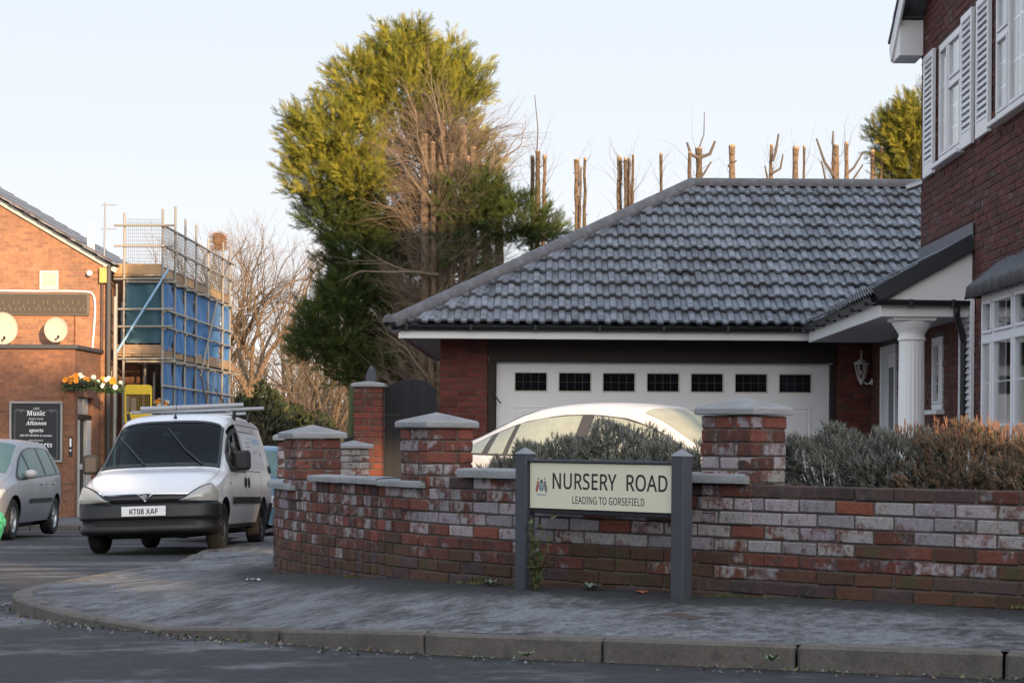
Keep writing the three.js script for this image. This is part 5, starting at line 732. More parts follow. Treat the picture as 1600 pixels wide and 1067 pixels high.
// ---------- street name sign ----------
{
  const A = -0.724, t = thing('street_sign', 'cream street name sign reading NURSERY ROAD on two grey posts', 'street sign', [0.285, 0, -10.84], A);
  const postMat = bumpG(std([0.052, 0.056, 0.068], 0.7), 0.002, 3);
  const post = (x, z) => { const g = bx(x - 0.043, x + 0.043, 0.18, 1.045, z - 0.043, z + 0.043, 0.006), p = mesh('post', g, postMat, t); const cap = mesh('post_cap', place(pierCap(0.094, 0.016, 0.028), x, 1.043, z), M.postCap || (M.postCap = bumpG(std([0.22, 0.23, 0.25], 0.7), 0.001)), p); return p; };
  post(-0.575, 0); post(0.578, 0);
  mesh('board', bx(-0.528, 0.531, 0.733, 1.0, -0.012, 0.012, 0.003), std([0.05, 0.05, 0.055], 0.6), t); mesh('top_rail', bx(-0.53, 0.533, 1.0005, 1.018, -0.02, 0.028, 0.004), postMat, t); mesh('backing_rail', bx(-0.53, 0.533, 0.705, 0.7325, -0.02, 0.006, 0.004), M.blackMatt, t);
  const W = 2048, H = 512, c = document.createElement('canvas'); c.width = W; c.height = H; const x = c.getContext('2d'); x.fillStyle = '#d8d6bc'; x.fillRect(0, 0, W, H);
  const fit = (s, x0, x1, yb, capH, wt) => { x.save(); x.font = wt + ' 200px sans-serif'; const w = x.measureText(s).width; x.translate(x0 * W, yb * H); x.scale((x1 - x0) * W / w, capH * H / 146); x.fillText(s, 0, 0); x.strokeStyle = x.fillStyle; x.lineWidth = 5; x.strokeText(s, 0, 0); x.restore(); };
  x.textBaseline = 'alphabetic'; x.fillStyle = '#1d1c1e'; fit('NURSERY', 0.157, 0.62, 0.56, 0.345, 'normal'); fit('ROAD', 0.68, 0.972, 0.56, 0.345, 'normal'); x.fillStyle = '#2b2a2c'; fit('LEADING TO GORSEFIELD', 0.307, 0.815, 0.875, 0.16, 'normal');
  // small coat of arms: shield between two supporters, crest above, scroll below
  const cx = 0, cy = 0; x.save(); x.translate(0.085 * W, 0.53 * H); x.scale(1.3, 1.25); x.fillStyle = '#3f5f78'; x.beginPath(); x.moveTo(cx - 26, cy - 20); x.lineTo(cx + 26, cy - 20); x.lineTo(cx + 24, cy + 22); x.quadraticCurveTo(cx, cy + 58, cx - 24, cy + 22); x.fill(); x.fillStyle = '#a8b7b4'; x.fillRect(cx - 20, cy - 4, 40, 8); x.fillRect(cx - 5, cy - 18, 10, 50);
  x.fillStyle = '#a4604f'; x.beginPath(); x.ellipse(cx - 48, cy + 6, 17, 46, 0.2, 0, 7); x.fill(); x.beginPath(); x.arc(cx - 42, cy - 42, 13, 0, 7); x.fill(); x.fillStyle = '#6d7078'; x.beginPath(); x.ellipse(cx + 48, cy + 6, 17, 46, -0.2, 0, 7); x.fill(); x.beginPath(); x.arc(cx + 42, cy - 42, 13, 0, 7); x.fill();
  x.fillStyle = '#4a5a62'; x.beginPath(); x.arc(cx, cy - 50, 17, 0, 7); x.fill(); x.fillRect(cx - 30, cy - 36, 60, 9); for (const k of [-1, 1]) { x.beginPath(); x.arc(cx + k * 38, cy - 74, 8, 0, 7); x.fill(); } x.fillStyle = '#8aa0a4'; x.fillRect(cx - 52, cy + 64, 104, 14); x.restore();
  const tx = new THREE.CanvasTexture(c); tx.colorSpace = THREE.SRGBColorSpace; tx.anisotropy = 8;
  const f = mesh('sign_face', new THREE.PlaneGeometry(1.05, 0.262), std([1, 1, 1], 0.4, { map: tx }), t); f.position.set(0.0015, 0.8665, 0.0145);
}
// ---------- pub ----------
{
  T.pub = colTex(1024, 1024, (u, v) => { const row = Math.floor(v * 64), f = v * 64 - row, c = u * 21.33 + (row % 2) * 0.5, col = Math.floor(c), g = c - col, j = f < 0.13 || g < 0.045, h = hash2(col % 21, row, 9), n = fbm(u, v, 80, 80, 501, 2), w = fbm(u, v, 4, 6, 505, 3); const b = sm([0.33, 0.155, 0.085], [0.2, 0.1, 0.066], clamp(h * 0.9 + (w - 0.5))); return j ? [0.23, 0.17, 0.12] : b.map(q => q * (0.75 + 0.5 * n)); });
  const brick = std([1, 1, 1], 0.92, { map: rep(T.pub, 1 / 4.8) }), brick2 = std([0.72, 0.66, 0.66], 0.92, { map: rep(T.pub, 1 / 4.8) });
  const p = thing('pub', 'orange brick pub with gabled roof and flat roofed front extension', 'pub');
  const zG = -44.1, zE = -41.7, xR = -10.25, xE = -10.35, gy = -1.2, ey = 5.05, ax = -15.4, ay = 8.05;
  const uvBox = g => { const P = g.attributes.position, N = g.attributes.normal, U = []; for (let i = 0; i < P.count; i++) U.push(Math.abs(N.getX(i)) > 0.7 ? P.getZ(i) : P.getX(i), Math.abs(N.getY(i)) > 0.7 ? P.getZ(i) : P.getY(i)); g.setAttribute('uv', new THREE.Float32BufferAttribute(U, 2)); return g; };
  const sh = new THREE.Shape(); sh.moveTo(-20.5, gy); sh.lineTo(xR, gy); sh.lineTo(xR, ey); sh.lineTo(ax, ay); sh.lineTo(-20.5, ey); sh.closePath(); const gb = new THREE.ExtrudeGeometry(sh, { depth: 4.6, bevelEnabled: false }); gb.translate(0, 0, zG - 4.6); mesh('gable_wall', uvBox(gb), brick, p);
  mesh('rear_wing', uvBox(bx(-14, -9.8, gy, 4.95, -56, -45.7, 0.003)), brick2, p);
  // extension with door opening in its side
  const dz0 = -43.35, dz1 = -41.98; mesh('extension', uvBox(merge([bx(-20, xE - 0.25, gy, 2.98, zE - 0.3, zE, 0.003), bx(xE - 0.249, xE, gy, 2.98, dz1, zE, 0.003), bx(xE - 0.249, xE, gy, 2.98, zG + 0.01, dz0, 0.003), bx(xE - 0.249, xE, 1.95, 2.98, dz0 + 0.001, dz1 - 0.001, 0.003), bx(-20, xE - 0.25, 2.7, 2.9, zG + 0.01, zE - 0.301, 0.003)])), brick2, p);
  mesh('coping', merge([bx(-20.1, xE + 0.07, 2.981, 3.075, zE - 0.32, zE + 0.07, 0.012), bx(xE - 0.32, xE + 0.071, 2.982, 3.074, zG + 0.012, zE - 0.321, 0.012)]), std([0.045, 0.047, 0.052], 0.6), p);
  const dr = new THREE.Group(); dr.name = 'door'; p.add(dr); mesh('door_leaf', bx(xE - 0.15, xE - 0.1, -0.75, 1.45, dz0 + 0.42, dz1 - 0.36, 0.01), M.black, dr); mesh('door_frame', merge([bx(xE - 0.16, xE - 0.03, -0.75, 1.45, dz0, dz0 + 0.4, 0.01), bx(xE - 0.16, xE - 0.03, -0.75, 1.45, dz1 - 0.34, dz1, 0.01), bx(xE - 0.161, xE - 0.029, 0.35, 0.47, dz0 + 0.001, dz1 - 0.001, 0.01)]), std([0.5, 0.49, 0.47], 0.5), dr); mesh('transom', bx(xE - 0.16, xE - 0.02, 1.451, 1.56, dz0, dz1, 0.01), M.black, dr);
  for (let k = 0; k < 3; k++) mesh('fanlight', bx(xE - 0.14, xE - 0.1, 1.57, 1.94, dz0 + 0.02 + k * 0.455, dz0 + 0.44 + k * 0.455, 0.01), std([0.36, 0.36, 0.37], 0.4), dr);
  // roof
  const rf = new THREE.Group(); rf.name = 'roof'; p.add(rf); const dx = xR + 0.25 - ax, slope = -(ay - ey) / (xR - ax), L = Math.hypot(dx, dx * slope) + 0.02, an = Math.atan(slope); seed(7);
  for (let i = 0; i < 16; i++) { const a = (i + 0.5) / 16, x = lerp(ax, xR + 0.25, a), y = ay + 0.12 + (x - ax) * slope; const b = cbox(L / 16 + 0.06, 0.04, 5.0, 0.008, [i * 0.4, 0]); b.rotateZ(an + 0.05); b.translate(x, y, zG - 2.2); mesh('slate_course', b, i % 2 ? tileMats[1] : tileMats[0], rf); }
  const verge = (o, y, h, m, z) => mesh('verge_board', place(cbox(L, h, 0.04, 0.006), (ax + xR + 0.25) / 2, ay + y + (dx / 2) * slope, zG + z, 0, 0, an), m, rf); verge(0, -0.01, 0.11, M.cream, 0.06); verge(0, 0.13, 0.06, std([0.09, 0.05, 0.04], 0.8), 0.26);
  const lslope = place(cbox(L, 0.1, 4.9, 0.01), ax - dx / 2, ay + 0.1 + (dx / 2) * slope, zG - 2.2, 0, 0, -an); mesh('far_slope', lslope, tileMats[0], rf);
  mesh('flue', rod(V(-10.72, 5.2, -44.6), V(-10.72, 6.05, -44.6), 0.09, 14), M.whitePaint, rf);
  // vent, fascia sign, conduit, cctv, cabinet
  const vent = new THREE.Group(); vent.name = 'wall_vent'; p.add(vent); const zz = zG + 0.005; mesh('frame', merge([bx(-11.76, -11.33, 4.83, 4.88, zz, zz + 0.05, 0.006), bx(-11.76, -11.33, 4.45, 4.5, zz, zz + 0.05, 0.006), bx(-11.76, -11.71, 4.501, 4.829, zz, zz + 0.05, 0.006), bx(-11.38, -11.33, 4.501, 4.829, zz, zz + 0.05, 0.006), bx(-11.7, -11.39, 4.5, 4.83, zz, zz + 0.008, 0.001)]), M.cream, vent); for (let k = 0; k < 5; k++) mesh('slat', place(cbox(0.33, 0.066, 0.012, 0.003), -11.545, 4.535 + k * 0.066, zz + 0.026, 0, 0.6), M.cream, vent);
  const c = document.createElement('canvas'); c.width = 1024; c.height = 128; const x = c.getContext('2d'); x.fillStyle = '#48413b'; x.fillRect(0, 0, 1024, 128); seed(3); for (let i = 0; i < 1500; i++) { const v = 60 + rnd() * 20 | 0; x.fillStyle = `rgb(${v},${v - 5},${v - 11})`; x.fillRect(rnd() * 1024, rnd() * 128, 3, 2); } x.fillStyle = '#6f6149'; for (let i = 0; i < 40; i++) { const q = i * 26 + 10 + (i * 7) % 9; x.fillRect(q, i % 3 === 2 ? 66 : 40, 4, 22); x.fillRect(q + 9, 88, 4, 18); }
  const ft = new THREE.CanvasTexture(c); ft.colorSpace = THREE.SRGBColorSpace; const fs = mesh('fascia_board', bx(-15.2, -10.62, 3.86, 4.36, zz, zz + 0.06, 0.006), std([0.12, 0.11, 0.1], 0.8), p); const ff = mesh('faded_lettering', new THREE.PlaneGeometry(4.5, 0.45), std([1, 1, 1], 0.85, { map: ft }), fs); ff.position.set(-12.91, 4.11, zz + 0.064);
  mesh('conduit', smoothTube([V(-15.3, 4.41, zz + 0.03), V(-12, 4.41, zz + 0.03), V(-10.75, 4.405, zz + 0.03), V(-10.55, 4.37, zz + 0.03), V(-10.49, 4.2, zz + 0.03), V(-10.5, 3.6, zz + 0.03), V(-10.54, 3.1, zz + 0.03)], 0.022, 60, 8), M.whitePaint, p);
  mesh('cable', smoothTube([V(-10.95, 3.86, zz + 0.012), V(-10.95, 3.5, zz + 0.012), V(-10.96, 3.08, zz + 0.012)], 0.012, 8, 6), std([0.15, 0.04, 0.02], 0.8), p);
  const cam = mesh('security_camera', place(new THREE.SphereGeometry(0.07, 16, 12), -10.6, 4.82, zz + 0.1), M.whitePaint, p); mesh('camera_arm', rod(V(-10.68, 4.8, zz), V(-10.6, 4.8, zz + 0.1), 0.03, 8), M.black, cam);
  mesh('meter_box', bx(-10.37, -10.2, 4.6, 4.95, zz, zz + 0.14, 0.015), std([0.5, 0.34, 0.1], 0.6), p);
  mesh('drain_pipe', rod(V(-10.16, 5.0, zG + 0.08), V(-10.16, gy + 0.3, zG + 0.08), 0.055, 12), std([0.05, 0.05, 0.052], 0.5), p); mesh('drain_pipe', rod(V(-10.02, 4.3, zG + 0.03), V(-10.02, gy + 0.3, zG + 0.03), 0.04, 12), std([0.3, 0.29, 0.27], 0.5), p); mesh('drain_pipe', rod(V(-10.32, 4.6, zz + 0.04), V(-10.32, 3.1, zz + 0.04), 0.03, 10), std([0.06, 0.04, 0.035], 0.6), p);
  // meter cabinets low on the rear wing, window behind the scaffold
  const mc = std([0.5, 0.5, 0.52], 0.5); mesh('meter_cabinet', bx(-10.14, -9.99, 1.55, 2.05, -45.6, -45.45, 0.012), mc, p); mesh('meter_cabinet', bx(-9.95, -9.82, 1.5, 2.0, -45.6, -45.45, 0.012), mc, p); mesh('downpipe_stub', rod(V(-10.08, 1.55, -45.52), V(-10.08, 0.4, -45.52), 0.05, 10), mc, p);
  const uw = new THREE.Group(); uw.name = 'upstairs_window'; p.add(uw); mesh('frame', merge([bx(-10.24, -9.83, 4.2, 4.27, -45.69, -45.62, 0.006), bx(-10.24, -9.83, 3.2, 3.27, -45.69, -45.62, 0.006), bx(-10.24, -10.17, 3.271, 4.199, -45.69, -45.62, 0.006), bx(-9.9, -9.83, 3.271, 4.199, -45.69, -45.62, 0.006)]), M.upvc, uw); mesh('pane', bx(-10.17, -9.9, 3.27, 4.2, -45.69, -45.66, 0.002), M.glassDark, uw);
  // dishes: each stands on its own bracket
  const dish = (label, x0, y, r, rx, ry) => { const d = thing('satellite_dish', label, 'satellite dish', [x0, y, zG + 0.42], 0, 'satellite dishes on the gable'); const m = std([0.34, 0.32, 0.27], 0.6, { side: THREE.DoubleSide }); const sg = grid(32, 8, (a, b) => { const t = a * 6.28319, q = b * r; return V(Math.cos(t) * q * 0.93, Math.sin(t) * q * 1.04, q * q * 0.45); }, (v, a, b) => [a, b]); const rg = new THREE.Group(); const refl = mesh('reflector', sg, m, d); refl.rotation.set(rx, ry, 0); const rim = mesh('rim', new THREE.TorusGeometry(1, 0.012 / r, 6, 40).scale(r * 0.93, r * 1.04, r), m, refl); rim.position.z = r * r * 0.45; mesh('feed_arm', rod(V(0.02, -r * 0.8, 0.1), V(0.14, -r * 0.66, 0.3), 0.013, 8), M.black, d); mesh('feed_horn', rod(V(0.12, -r * 0.68, 0.27), V(0.14, -r * 0.58, 0.33), 0.028, 10), M.black, d); mesh('mast', merge([rod(V(-0.09, -r * 1.1, -0.1), V(-0.09, r * 0.6, -0.06), 0.018, 8), rod(V(-0.09, -r * 0.6, -0.4), V(-0.09, -r * 0.6, -0.08), 0.018, 8)]), M.steel, d); };
  dish('round grey satellite dish on the pub gable beneath the fascia board', -11.28, 3.5, 0.27, -0.12, 0.25); dish('larger cream satellite dish above the parapet at the end of the fascia', -12.5, 3.52, 0.35, -0.15, 0.45);
  // chalk board
  const cb = document.createElement('canvas'); cb.width = 512; cb.height = 560; const k = cb.getContext('2d'); k.fillStyle = '#1c1f24'; k.fillRect(0, 0, 512, 560); k.strokeStyle = '#8d9297'; k.lineWidth = 3; k.strokeRect(34, 70, 444, 470); k.beginPath(); k.moveTo(40, 60); k.lineTo(120, 60); k.lineTo(90, 90); k.moveTo(470, 60); k.lineTo(390, 60); k.lineTo(430, 90); k.stroke(); k.textAlign = 'center'; k.fillStyle = '#eceeee';
  for (const [s, y, h, w] of [['LIVE', 60, 30, 'italic'], ['Music', 118, 66, 'bold'], ['every week', 160, 28, 'normal'], ['Aftnoon', 212, 52, 'bold italic'], ['sports', 282, 48, 'bold italic'], ['SKY BT SPORTS & screens', 326, 26, 'bold'], ['entertainment', 372, 22, 'normal'], ['Pool Darts', 432, 66, 'bold'], ['function room', 486, 26, 'normal']]) { k.font = `${w} ${h}px serif`; k.fillText(s, 256, y); }
  const ct = new THREE.CanvasTexture(cb); ct.colorSpace = THREE.SRGBColorSpace; const bd = thing('chalk_board', 'framed black notice board with white lettering on the pub extension', 'notice board', [-11.18, 1.18, zE]); mesh('frame', merge([bx(-0.58, 0.58, 0.61, 0.66, 0.002, 0.06, 0.008), bx(-0.58, 0.58, -0.66, -0.61, 0.002, 0.06, 0.008), bx(-0.58, -0.53, -0.609, 0.609, 0.002, 0.06, 0.008), bx(0.53, 0.58, -0.609, 0.609, 0.002, 0.06, 0.008)]), std([0.28, 0.27, 0.26], 0.5), bd); const bf = mesh('board_face', new THREE.PlaneGeometry(1.06, 1.22), std([1, 1, 1], 0.6, { map: ct }), bd); bf.position.z = 0.03; mesh('backing', bx(-0.53, 0.53, -0.61, 0.61, 0.003, 0.025, 0.002), M.black, bd);
  const pq = thing('wall_plaque', 'narrow black plaque with white marks beside the pub door', 'plaque', [-10.43, 0.86, zE]); mesh('plate', bx(-0.04, 0.04, -0.22, 0.22, 0.002, 0.02, 0.004), M.black, pq); mesh('white_mark', merge([bx(-0.02, 0.02, 0.0, 0.18, 0.021, 0.026, 0.002)]), M.upvc, pq); mesh('white_mark', bx(-0.018, 0.018, -0.1, -0.06, 0.021, 0.026, 0.002), M.upvc, pq);
  // flower troughs
  const petal = [[0.85, 0.32, 0.03], [0.8, 0.8, 0.74]].map(q => std(q, 0.6, { side: THREE.DoubleSide })), leafM = std([0.05, 0.1, 0.03], 0.7, { side: THREE.DoubleSide });
  const basket = (label, x0, y, z, w, dpt) => { const b = thing('flower_trough', label, 'flower trough', [x0, y, z], 0, 'flower troughs on the pub'); mesh('trough', place(lathe([[0, -0.12], [0.5, -0.1], [0.9, -0.03], [1, 0.05], [0.92, 0.05], [0, 0.0]], 20).scale(w / 2, 1, dpt / 2), 0, 0, 0), M.blackMatt, b); const lf = new MB(); for (let i = 0; i < 900; i++) { const a = rr(0, 6.283), q = Math.sqrt(rnd()), c0 = V(Math.cos(a) * q * w / 2 * 1.05, rr(-0.14, 0.2 - q * 0.12), Math.sin(a) * q * dpt / 2 * 1.1), d = V(rr(-1, 1), rr(-0.8, 1), rr(-1, 1)).normalize(), e = V(rr(-1, 1), rr(-1, 1), rr(-1, 1)).cross(d).normalize(); lf.tri(c0, c0.clone().addScaledVector(d, 0.05).addScaledVector(e, 0.02), c0.clone().addScaledVector(d, 0.05).addScaledVector(e, -0.02)); } const lm = mesh('leaves', lf.geo(), leafM, b); lm.userData.kind = 'stuff';
    for (let i = 0; i < 30; i++) { const a = rr(0, 6.283), q = Math.sqrt(rnd()), m = new MB(), c0 = V(Math.cos(a) * q * w / 2, 0.2 - q * rr(0.05, 0.28), Math.sin(a) * q * dpt / 2 * 1.15 + 0.03), s = rr(0.04, 0.065); for (let k2 = 0; k2 < 7; k2++) { const t0 = k2 / 7 * 6.283, t1 = t0 + 0.95; m.tri(c0, c0.clone().add(V(Math.cos(t0) * s, Math.sin(t0) * s, 0.02)), c0.clone().add(V(Math.cos(t1) * s, Math.sin(t1) * s, 0.02))); m.tri(c0.clone().add(V(0, 0.01, 0.02)), c0.clone().add(V(Math.cos(t0) * s * 0.6, Math.sin(t0) * s * 0.6, 0.05)), c0.clone().add(V(Math.cos(t1) * s * 0.6, Math.sin(t1) * s * 0.6, 0.05))); } mesh('flower', m.geo(), petal[i % 2], b); } mesh('hanger', rod(V(0, 0, -dpt / 2), V(0, 0.35, -dpt / 2 - 0.02), 0.012, 6), M.black, b); };
  seed(15); basket('orange and white flower trough at the corner of the pub extension', -10.2, 2.22, -41.5, 0.72, 0.4); basket('orange and white flower trough hanging above the pub side door', -9.72, 2.19, -42.2, 0.6, 0.4); basket('small flower basket hanging behind the yellow ladder guard', -9.05, 1.75, -44.6, 0.3, 0.3);
  // aerial
  const a2 = thing('roof_aerial', 'thin television aerial pole on the corner of the pub', 'aerial', [-10.28, 4.9, zG + 0.05]); mesh('mast', rod(V(0, 0, 0), V(0.02, 1.55, 0), 0.02, 8), M.steel, a2); for (const yy of [0.95, 1.5]) { mesh('boom', rod(V(-0.06, yy, 0), V(0.28, yy, 0), 0.012, 6), M.steel, a2); mesh('reflector_rods', merge([0, 1, 2, 3].map(i => rod(V(-0.05 + i * 0.06, yy - 0.05, 0), V(-0.05 + i * 0.06, yy + 0.05, 0), 0.006, 5))), M.steel, a2); }
}
// ---------- scaffold ----------
{
  const s = thing('scaffold', 'galvanised tube scaffold with blue debris netting round the pub wing', 'scaffold');
  const xo = -8.97, zf = -44.3, zs = [-44.3, -45.65, -46.95, -48.4, -50.2, -52.3, -53.6], galv = std([0.25, 0.235, 0.21], 0.55, { metalness: 0.3 }), galv2 = std([0.32, 0.29, 0.25], 0.55, { metalness: 0.3 }), R = 0.028; seed(19);
  const pole = (a, b, n = 'ledger', m) => mesh(n, rod(a, b, R, 8), m || (rnd() < 0.5 ? galv : galv2), s);
  zs.forEach((z, i) => { pole(V(xo, -1.0, z), V(xo + rr(-0.02, 0.02), 6.35 + rr(-0.12, 0.22), z), 'standard'); if (i) pole(V(xo - 0.72, -1.0, z), V(xo - 0.72, 5.2, z), 'standard'); });
  pole(V(-9.88, -1, zf), V(-9.87, 6.25, zf), 'standard'); pole(V(-9.5, 2.2, zf - 0.6), V(-9.5, 4.35, zf - 0.6), 'standard'); pole(V(-9.35, -0.6, zf - 0.9), V(-9.35, 2.6, zf - 0.9), 'standard'); pole(V(-9.06, -0.6, zf - 0.9), V(-9.06, 4.4, zf - 0.9), 'standard'); pole(V(-10.02, 1.5, zf + 0.1), V(-10.02, 4.6, zf + 0.1), 'standard');
  for (const y of [5.95, 5.48, 4.72, 4.02, 3.62, 2.88, 2.26, 1.8, 0.6]) { pole(V(xo + 0.04, y, zf + 0.2), V(xo + 0.04, y - 0.03, -53.9)); if (![2.26, 1.8, 0.6].includes(y)) pole(V(-10.1, y, zf + 0.05), V(xo + 0.25, y + 0.01, zf + 0.05)); }
  for (const z of zs) for (const y of [4.66, 2.82]) pole(V(xo - 0.85, y, z), V(xo + 0.3, y, z), 'transom');
  const brace = std([0.25, 0.42, 0.6], 0.5); pole(V(-10.05, 2.95, zf + 0.12), V(-8.82, 4.95, zf + 0.12), 'brace', brace); pole(V(xo + 0.08, 2.6, -48.6), V(xo + 0.08, 4.7, -51), 'brace'); pole(V(xo + 0.08, 0.5, -51.2), V(xo + 0.08, 2.8, -48.6), 'brace');
  // boards
  const wood = bumpG(std([0.36, 0.23, 0.12], 0.85), 0.003), wood2 = bumpG(std([0.24, 0.16, 0.1], 0.85), 0.003);
  for (const y of [4.78, 2.94]) { for (let k = 0; k < 3; k++) { mesh('scaffold_board', bx(xo - 0.7 + k * 0.23, xo - 0.48 + k * 0.23, y, y + 0.038, -53.9, zf - 0.0, 0.005), k % 2 ? wood : wood2, s); } for (let k = 0; k < 3; k++) mesh('scaffold_board', bx(-10.12, xo - 0.72, y + 0.001, y + 0.037, zf - 0.02 - k * 0.24, zf - 0.23 - k * 0.24 + 0.01, 0.005), k % 2 ? wood2 : wood, s);
    mesh('toe_board', bx(-10.1, xo - 0.04, y + 0.05, y + (y > 4 ? 0.30 : 0.27), zf - 0.06, zf - 0.02, 0.005), y > 4 ? wood : wood2, s); for (let i = 0; i + 1 < zs.length; i++) mesh('toe_board', bx(xo - 0.07, xo - 0.035, y + 0.04, y + 0.26, zs[i + 1] + 0.03, zs[i] - 0.03, 0.005), (i + (y > 4 ? 1 : 0)) % 2 ? wood : wood2, s); }
  // blue netting, one sheet for each bay and lift
  const net = M.net = phys([0.045, 0.16, 0.37], 0.85, { transmission: 0.12, thickness: 0, side: THREE.DoubleSide }), net2 = phys([0.04, 0.145, 0.33], 0.85, { transmission: 0.12, thickness: 0, side: THREE.DoubleSide });
  const sheet = (f, m) => mesh('debris_net', f, m, s);
  for (let i = 0; i + 1 < zs.length; i++) for (const [y0, y1] of [[3.1, 4.68], [0.4, 2.8]]) sheet(grid(22, 12, (a, b) => V(xo - 0.04 + 0.07 * Math.sin(a * Math.PI) * Math.sin(b * 3 + i) + 0.03 * Math.sin(a * 17 + i * 3 + b * 2) * (1.1 - b) + 0.02 * Math.sin(b * 13 + a * 5 + i), lerp(y0, y1, b), lerp(zs[i] - 0.02, zs[i + 1] + 0.02, a)), (v, a, b) => [a, b]), i % 2 ? net : net2);
  const teal = phys([0.05, 0.16, 0.22], 0.8, { transmission: 0.55, thickness: 0, side: THREE.DoubleSide }); sheet(grid(16, 10, (a, b) => V(lerp(-9.84, xo - 0.03, a), lerp(3.25, 4.68, b), zf - 0.1 + 0.04 * Math.sin(a * 9 + b * 2)), (v, a, b) => [a, b]), teal);
  // wire guards above the top deck
  const wire = (A, B, y0, y1) => { const o = [], n = 18, m = 12; for (let i = 0; i <= n; i++) { const p = A.clone().lerp(B, i / n); o.push(rod(V(p.x, y0, p.z), V(p.x, y1, p.z), 0.004, 3)); } for (let j = 0; j <= m; j++) { const y = lerp(y0, y1, j / m); o.push(rod(V(A.x, y, A.z), V(B.x, y, B.z), 0.004, 3)); } const g = mesh('brick_guard', merge(o), M.steelDark || (M.steelDark = std([0.12, 0.12, 0.12], 0.6)), s); };
  wire(V(-9.82, 0, zf), V(xo - 0.04, 0, zf), 5.12, 6.1); for (let i = 0; i + 1 < zs.length; i++) wire(V(xo - 0.03, 0, zs[i] - 0.05), V(xo - 0.03, 0, zs[i + 1] + 0.05), 5.0, 5.95);
  // couplers where tubes cross
  const cg = cbox(0.09, 0.08, 0.09, 0.012); for (const z of zs) for (const y of [5.95, 5.46, 4.7, 4.0, 3.6, 2.86]) { const m = mesh('coupler', cg, galv2, s); m.position.set(xo + 0.02, y - 0.02, z); }
  // yellow ladder guard on the ladder foot
  const y = thing('ladder_guard', 'yellow ladder guard with wire centre hung on the scaffold', 'ladder guard', [-9.47, 1.83, -44.05]); const yel = std([0.72, 0.5, 0.03], 0.45); const rs = new THREE.Shape(), w = 0.31, h = 0.44, q = 0.09; const rrct = (S, w2, h2, r) => { S.moveTo(-w2 + r, -h2); S.lineTo(w2 - r, -h2); S.quadraticCurveTo(w2, -h2, w2, -h2 + r); S.lineTo(w2, h2 - r); S.quadraticCurveTo(w2, h2, w2 - r, h2); S.lineTo(-w2 + r, h2); S.quadraticCurveTo(-w2, h2, -w2, h2 - r); S.lineTo(-w2, -h2 + r); S.quadraticCurveTo(-w2, -h2, -w2 + r, -h2); }; rrct(rs, w, h, q); const hp = new THREE.Path(); hp.moveTo(-0.28, -0.2); hp.lineTo(-0.28, 0.23); hp.lineTo(0.28, 0.23); hp.lineTo(0.28, -0.2); hp.closePath(); rs.holes.push(hp); const yg = new THREE.ExtrudeGeometry(rs, { depth: 0.02, bevelEnabled: true, bevelSize: 0.006, bevelThickness: 0.006, bevelSegments: 2 }); mesh('panel', yg, yel, y); const wm = []; for (let i = 0; i <= 12; i++) wm.push(rod(V(-0.28 + i * 0.0467, -0.2, 0.01), V(-0.28 + i * 0.0467, 0.23, 0.01), 0.004, 4)); for (let i = 0; i <= 9; i++) wm.push(rod(V(-0.28, -0.2 + i * 0.048, 0.012), V(0.28, -0.2 + i * 0.048, 0.012), 0.004, 4)); mesh('wire_mesh', merge(wm), std([0.45, 0.3, 0.06], 0.6), y);
}
// ---------- trees ----------
T.bark = colTex(256, 512, (u, v) => { const f = fbm(u, v, 20, 6, 601, 4), g = fbm(u, v, 6, 20, 605, 3), k = 0.6 + 0.7 * f; return sm([0.19 * k, 0.13 * k, 0.085 * k], [0.05, 0.04, 0.03], sstep(0.55, 0.8, g)); });
const barkTan = bumpG(std([1, 1, 1], 0.95, { map: rep(T.bark, 1, 0.7) }), 0.01, 2), barkGrey = bumpG(std([0.62, 0.64, 0.6], 0.95, { map: rep(T.bark, 1, 0.7) }), 0.01, 2), barkDark = std([0.06, 0.047, 0.038], 0.95), twigTan = std([0.17, 0.128, 0.092], 0.95), twigGrey = std([0.10, 0.084, 0.07], 0.95), cutWood = bumpG(std([0.38, 0.28, 0.17], 0.9), 0.006);
const leafMat = (c, tr = 0.25) => phys([1, 1, 1], 0.85, { vertexColors: true, side: THREE.DoubleSide, transmission: 0, specularIntensity: 0.25 });
const coniferMat = leafMat();
// one limb that wanders, splits and thins; twigs end in points
function grow(mb, tw, p, d, len, r, depth, o) {
  const n = depth > 1 ? 5 : 3, pts = [p.clone()], rad = [r]; let q = p.clone(), v = d.clone();
  for (let i = 1; i <= n; i++) { v.add(V(rr(-1, 1), rr(-1, 1) + o.up, rr(-1, 1)).multiplyScalar(o.wander)).normalize(); q = q.clone().addScaledVector(v, len / n); pts.push(q); rad.push(lerp(r, r * o.taper, i / n)); }
  limb(pts, rad, depth > 2 ? 7 : depth > 1 ? 5 : 3, false, depth > 1 ? mb : tw);
  if (depth <= 0) return;
  const k = o.kids + (rnd() < 0.5 ? 1 : 0);
  for (let i = 0; i < k; i++) { const f = i === 0 ? 1 : rr(0.3, 1), idx = Math.min(n, Math.max(1, Math.round(f * n))), base = pts[idx], w = pts[idx].clone().sub(pts[idx - 1]).normalize(), a = V(rr(-1, 1), rr(-0.4, 1), rr(-1, 1)).cross(w).normalize(); const nd = w.clone().multiplyScalar(Math.cos(o.angle)).addScaledVector(a, Math.sin(o.angle) * rr(0.6, 1.2)).normalize(); grow(mb, tw, base, nd, len * rr(o.shrink - 0.12, o.shrink + 0.1), rad[idx] * (i === 0 ? 0.9 : 0.65), depth - 1, o); }
}
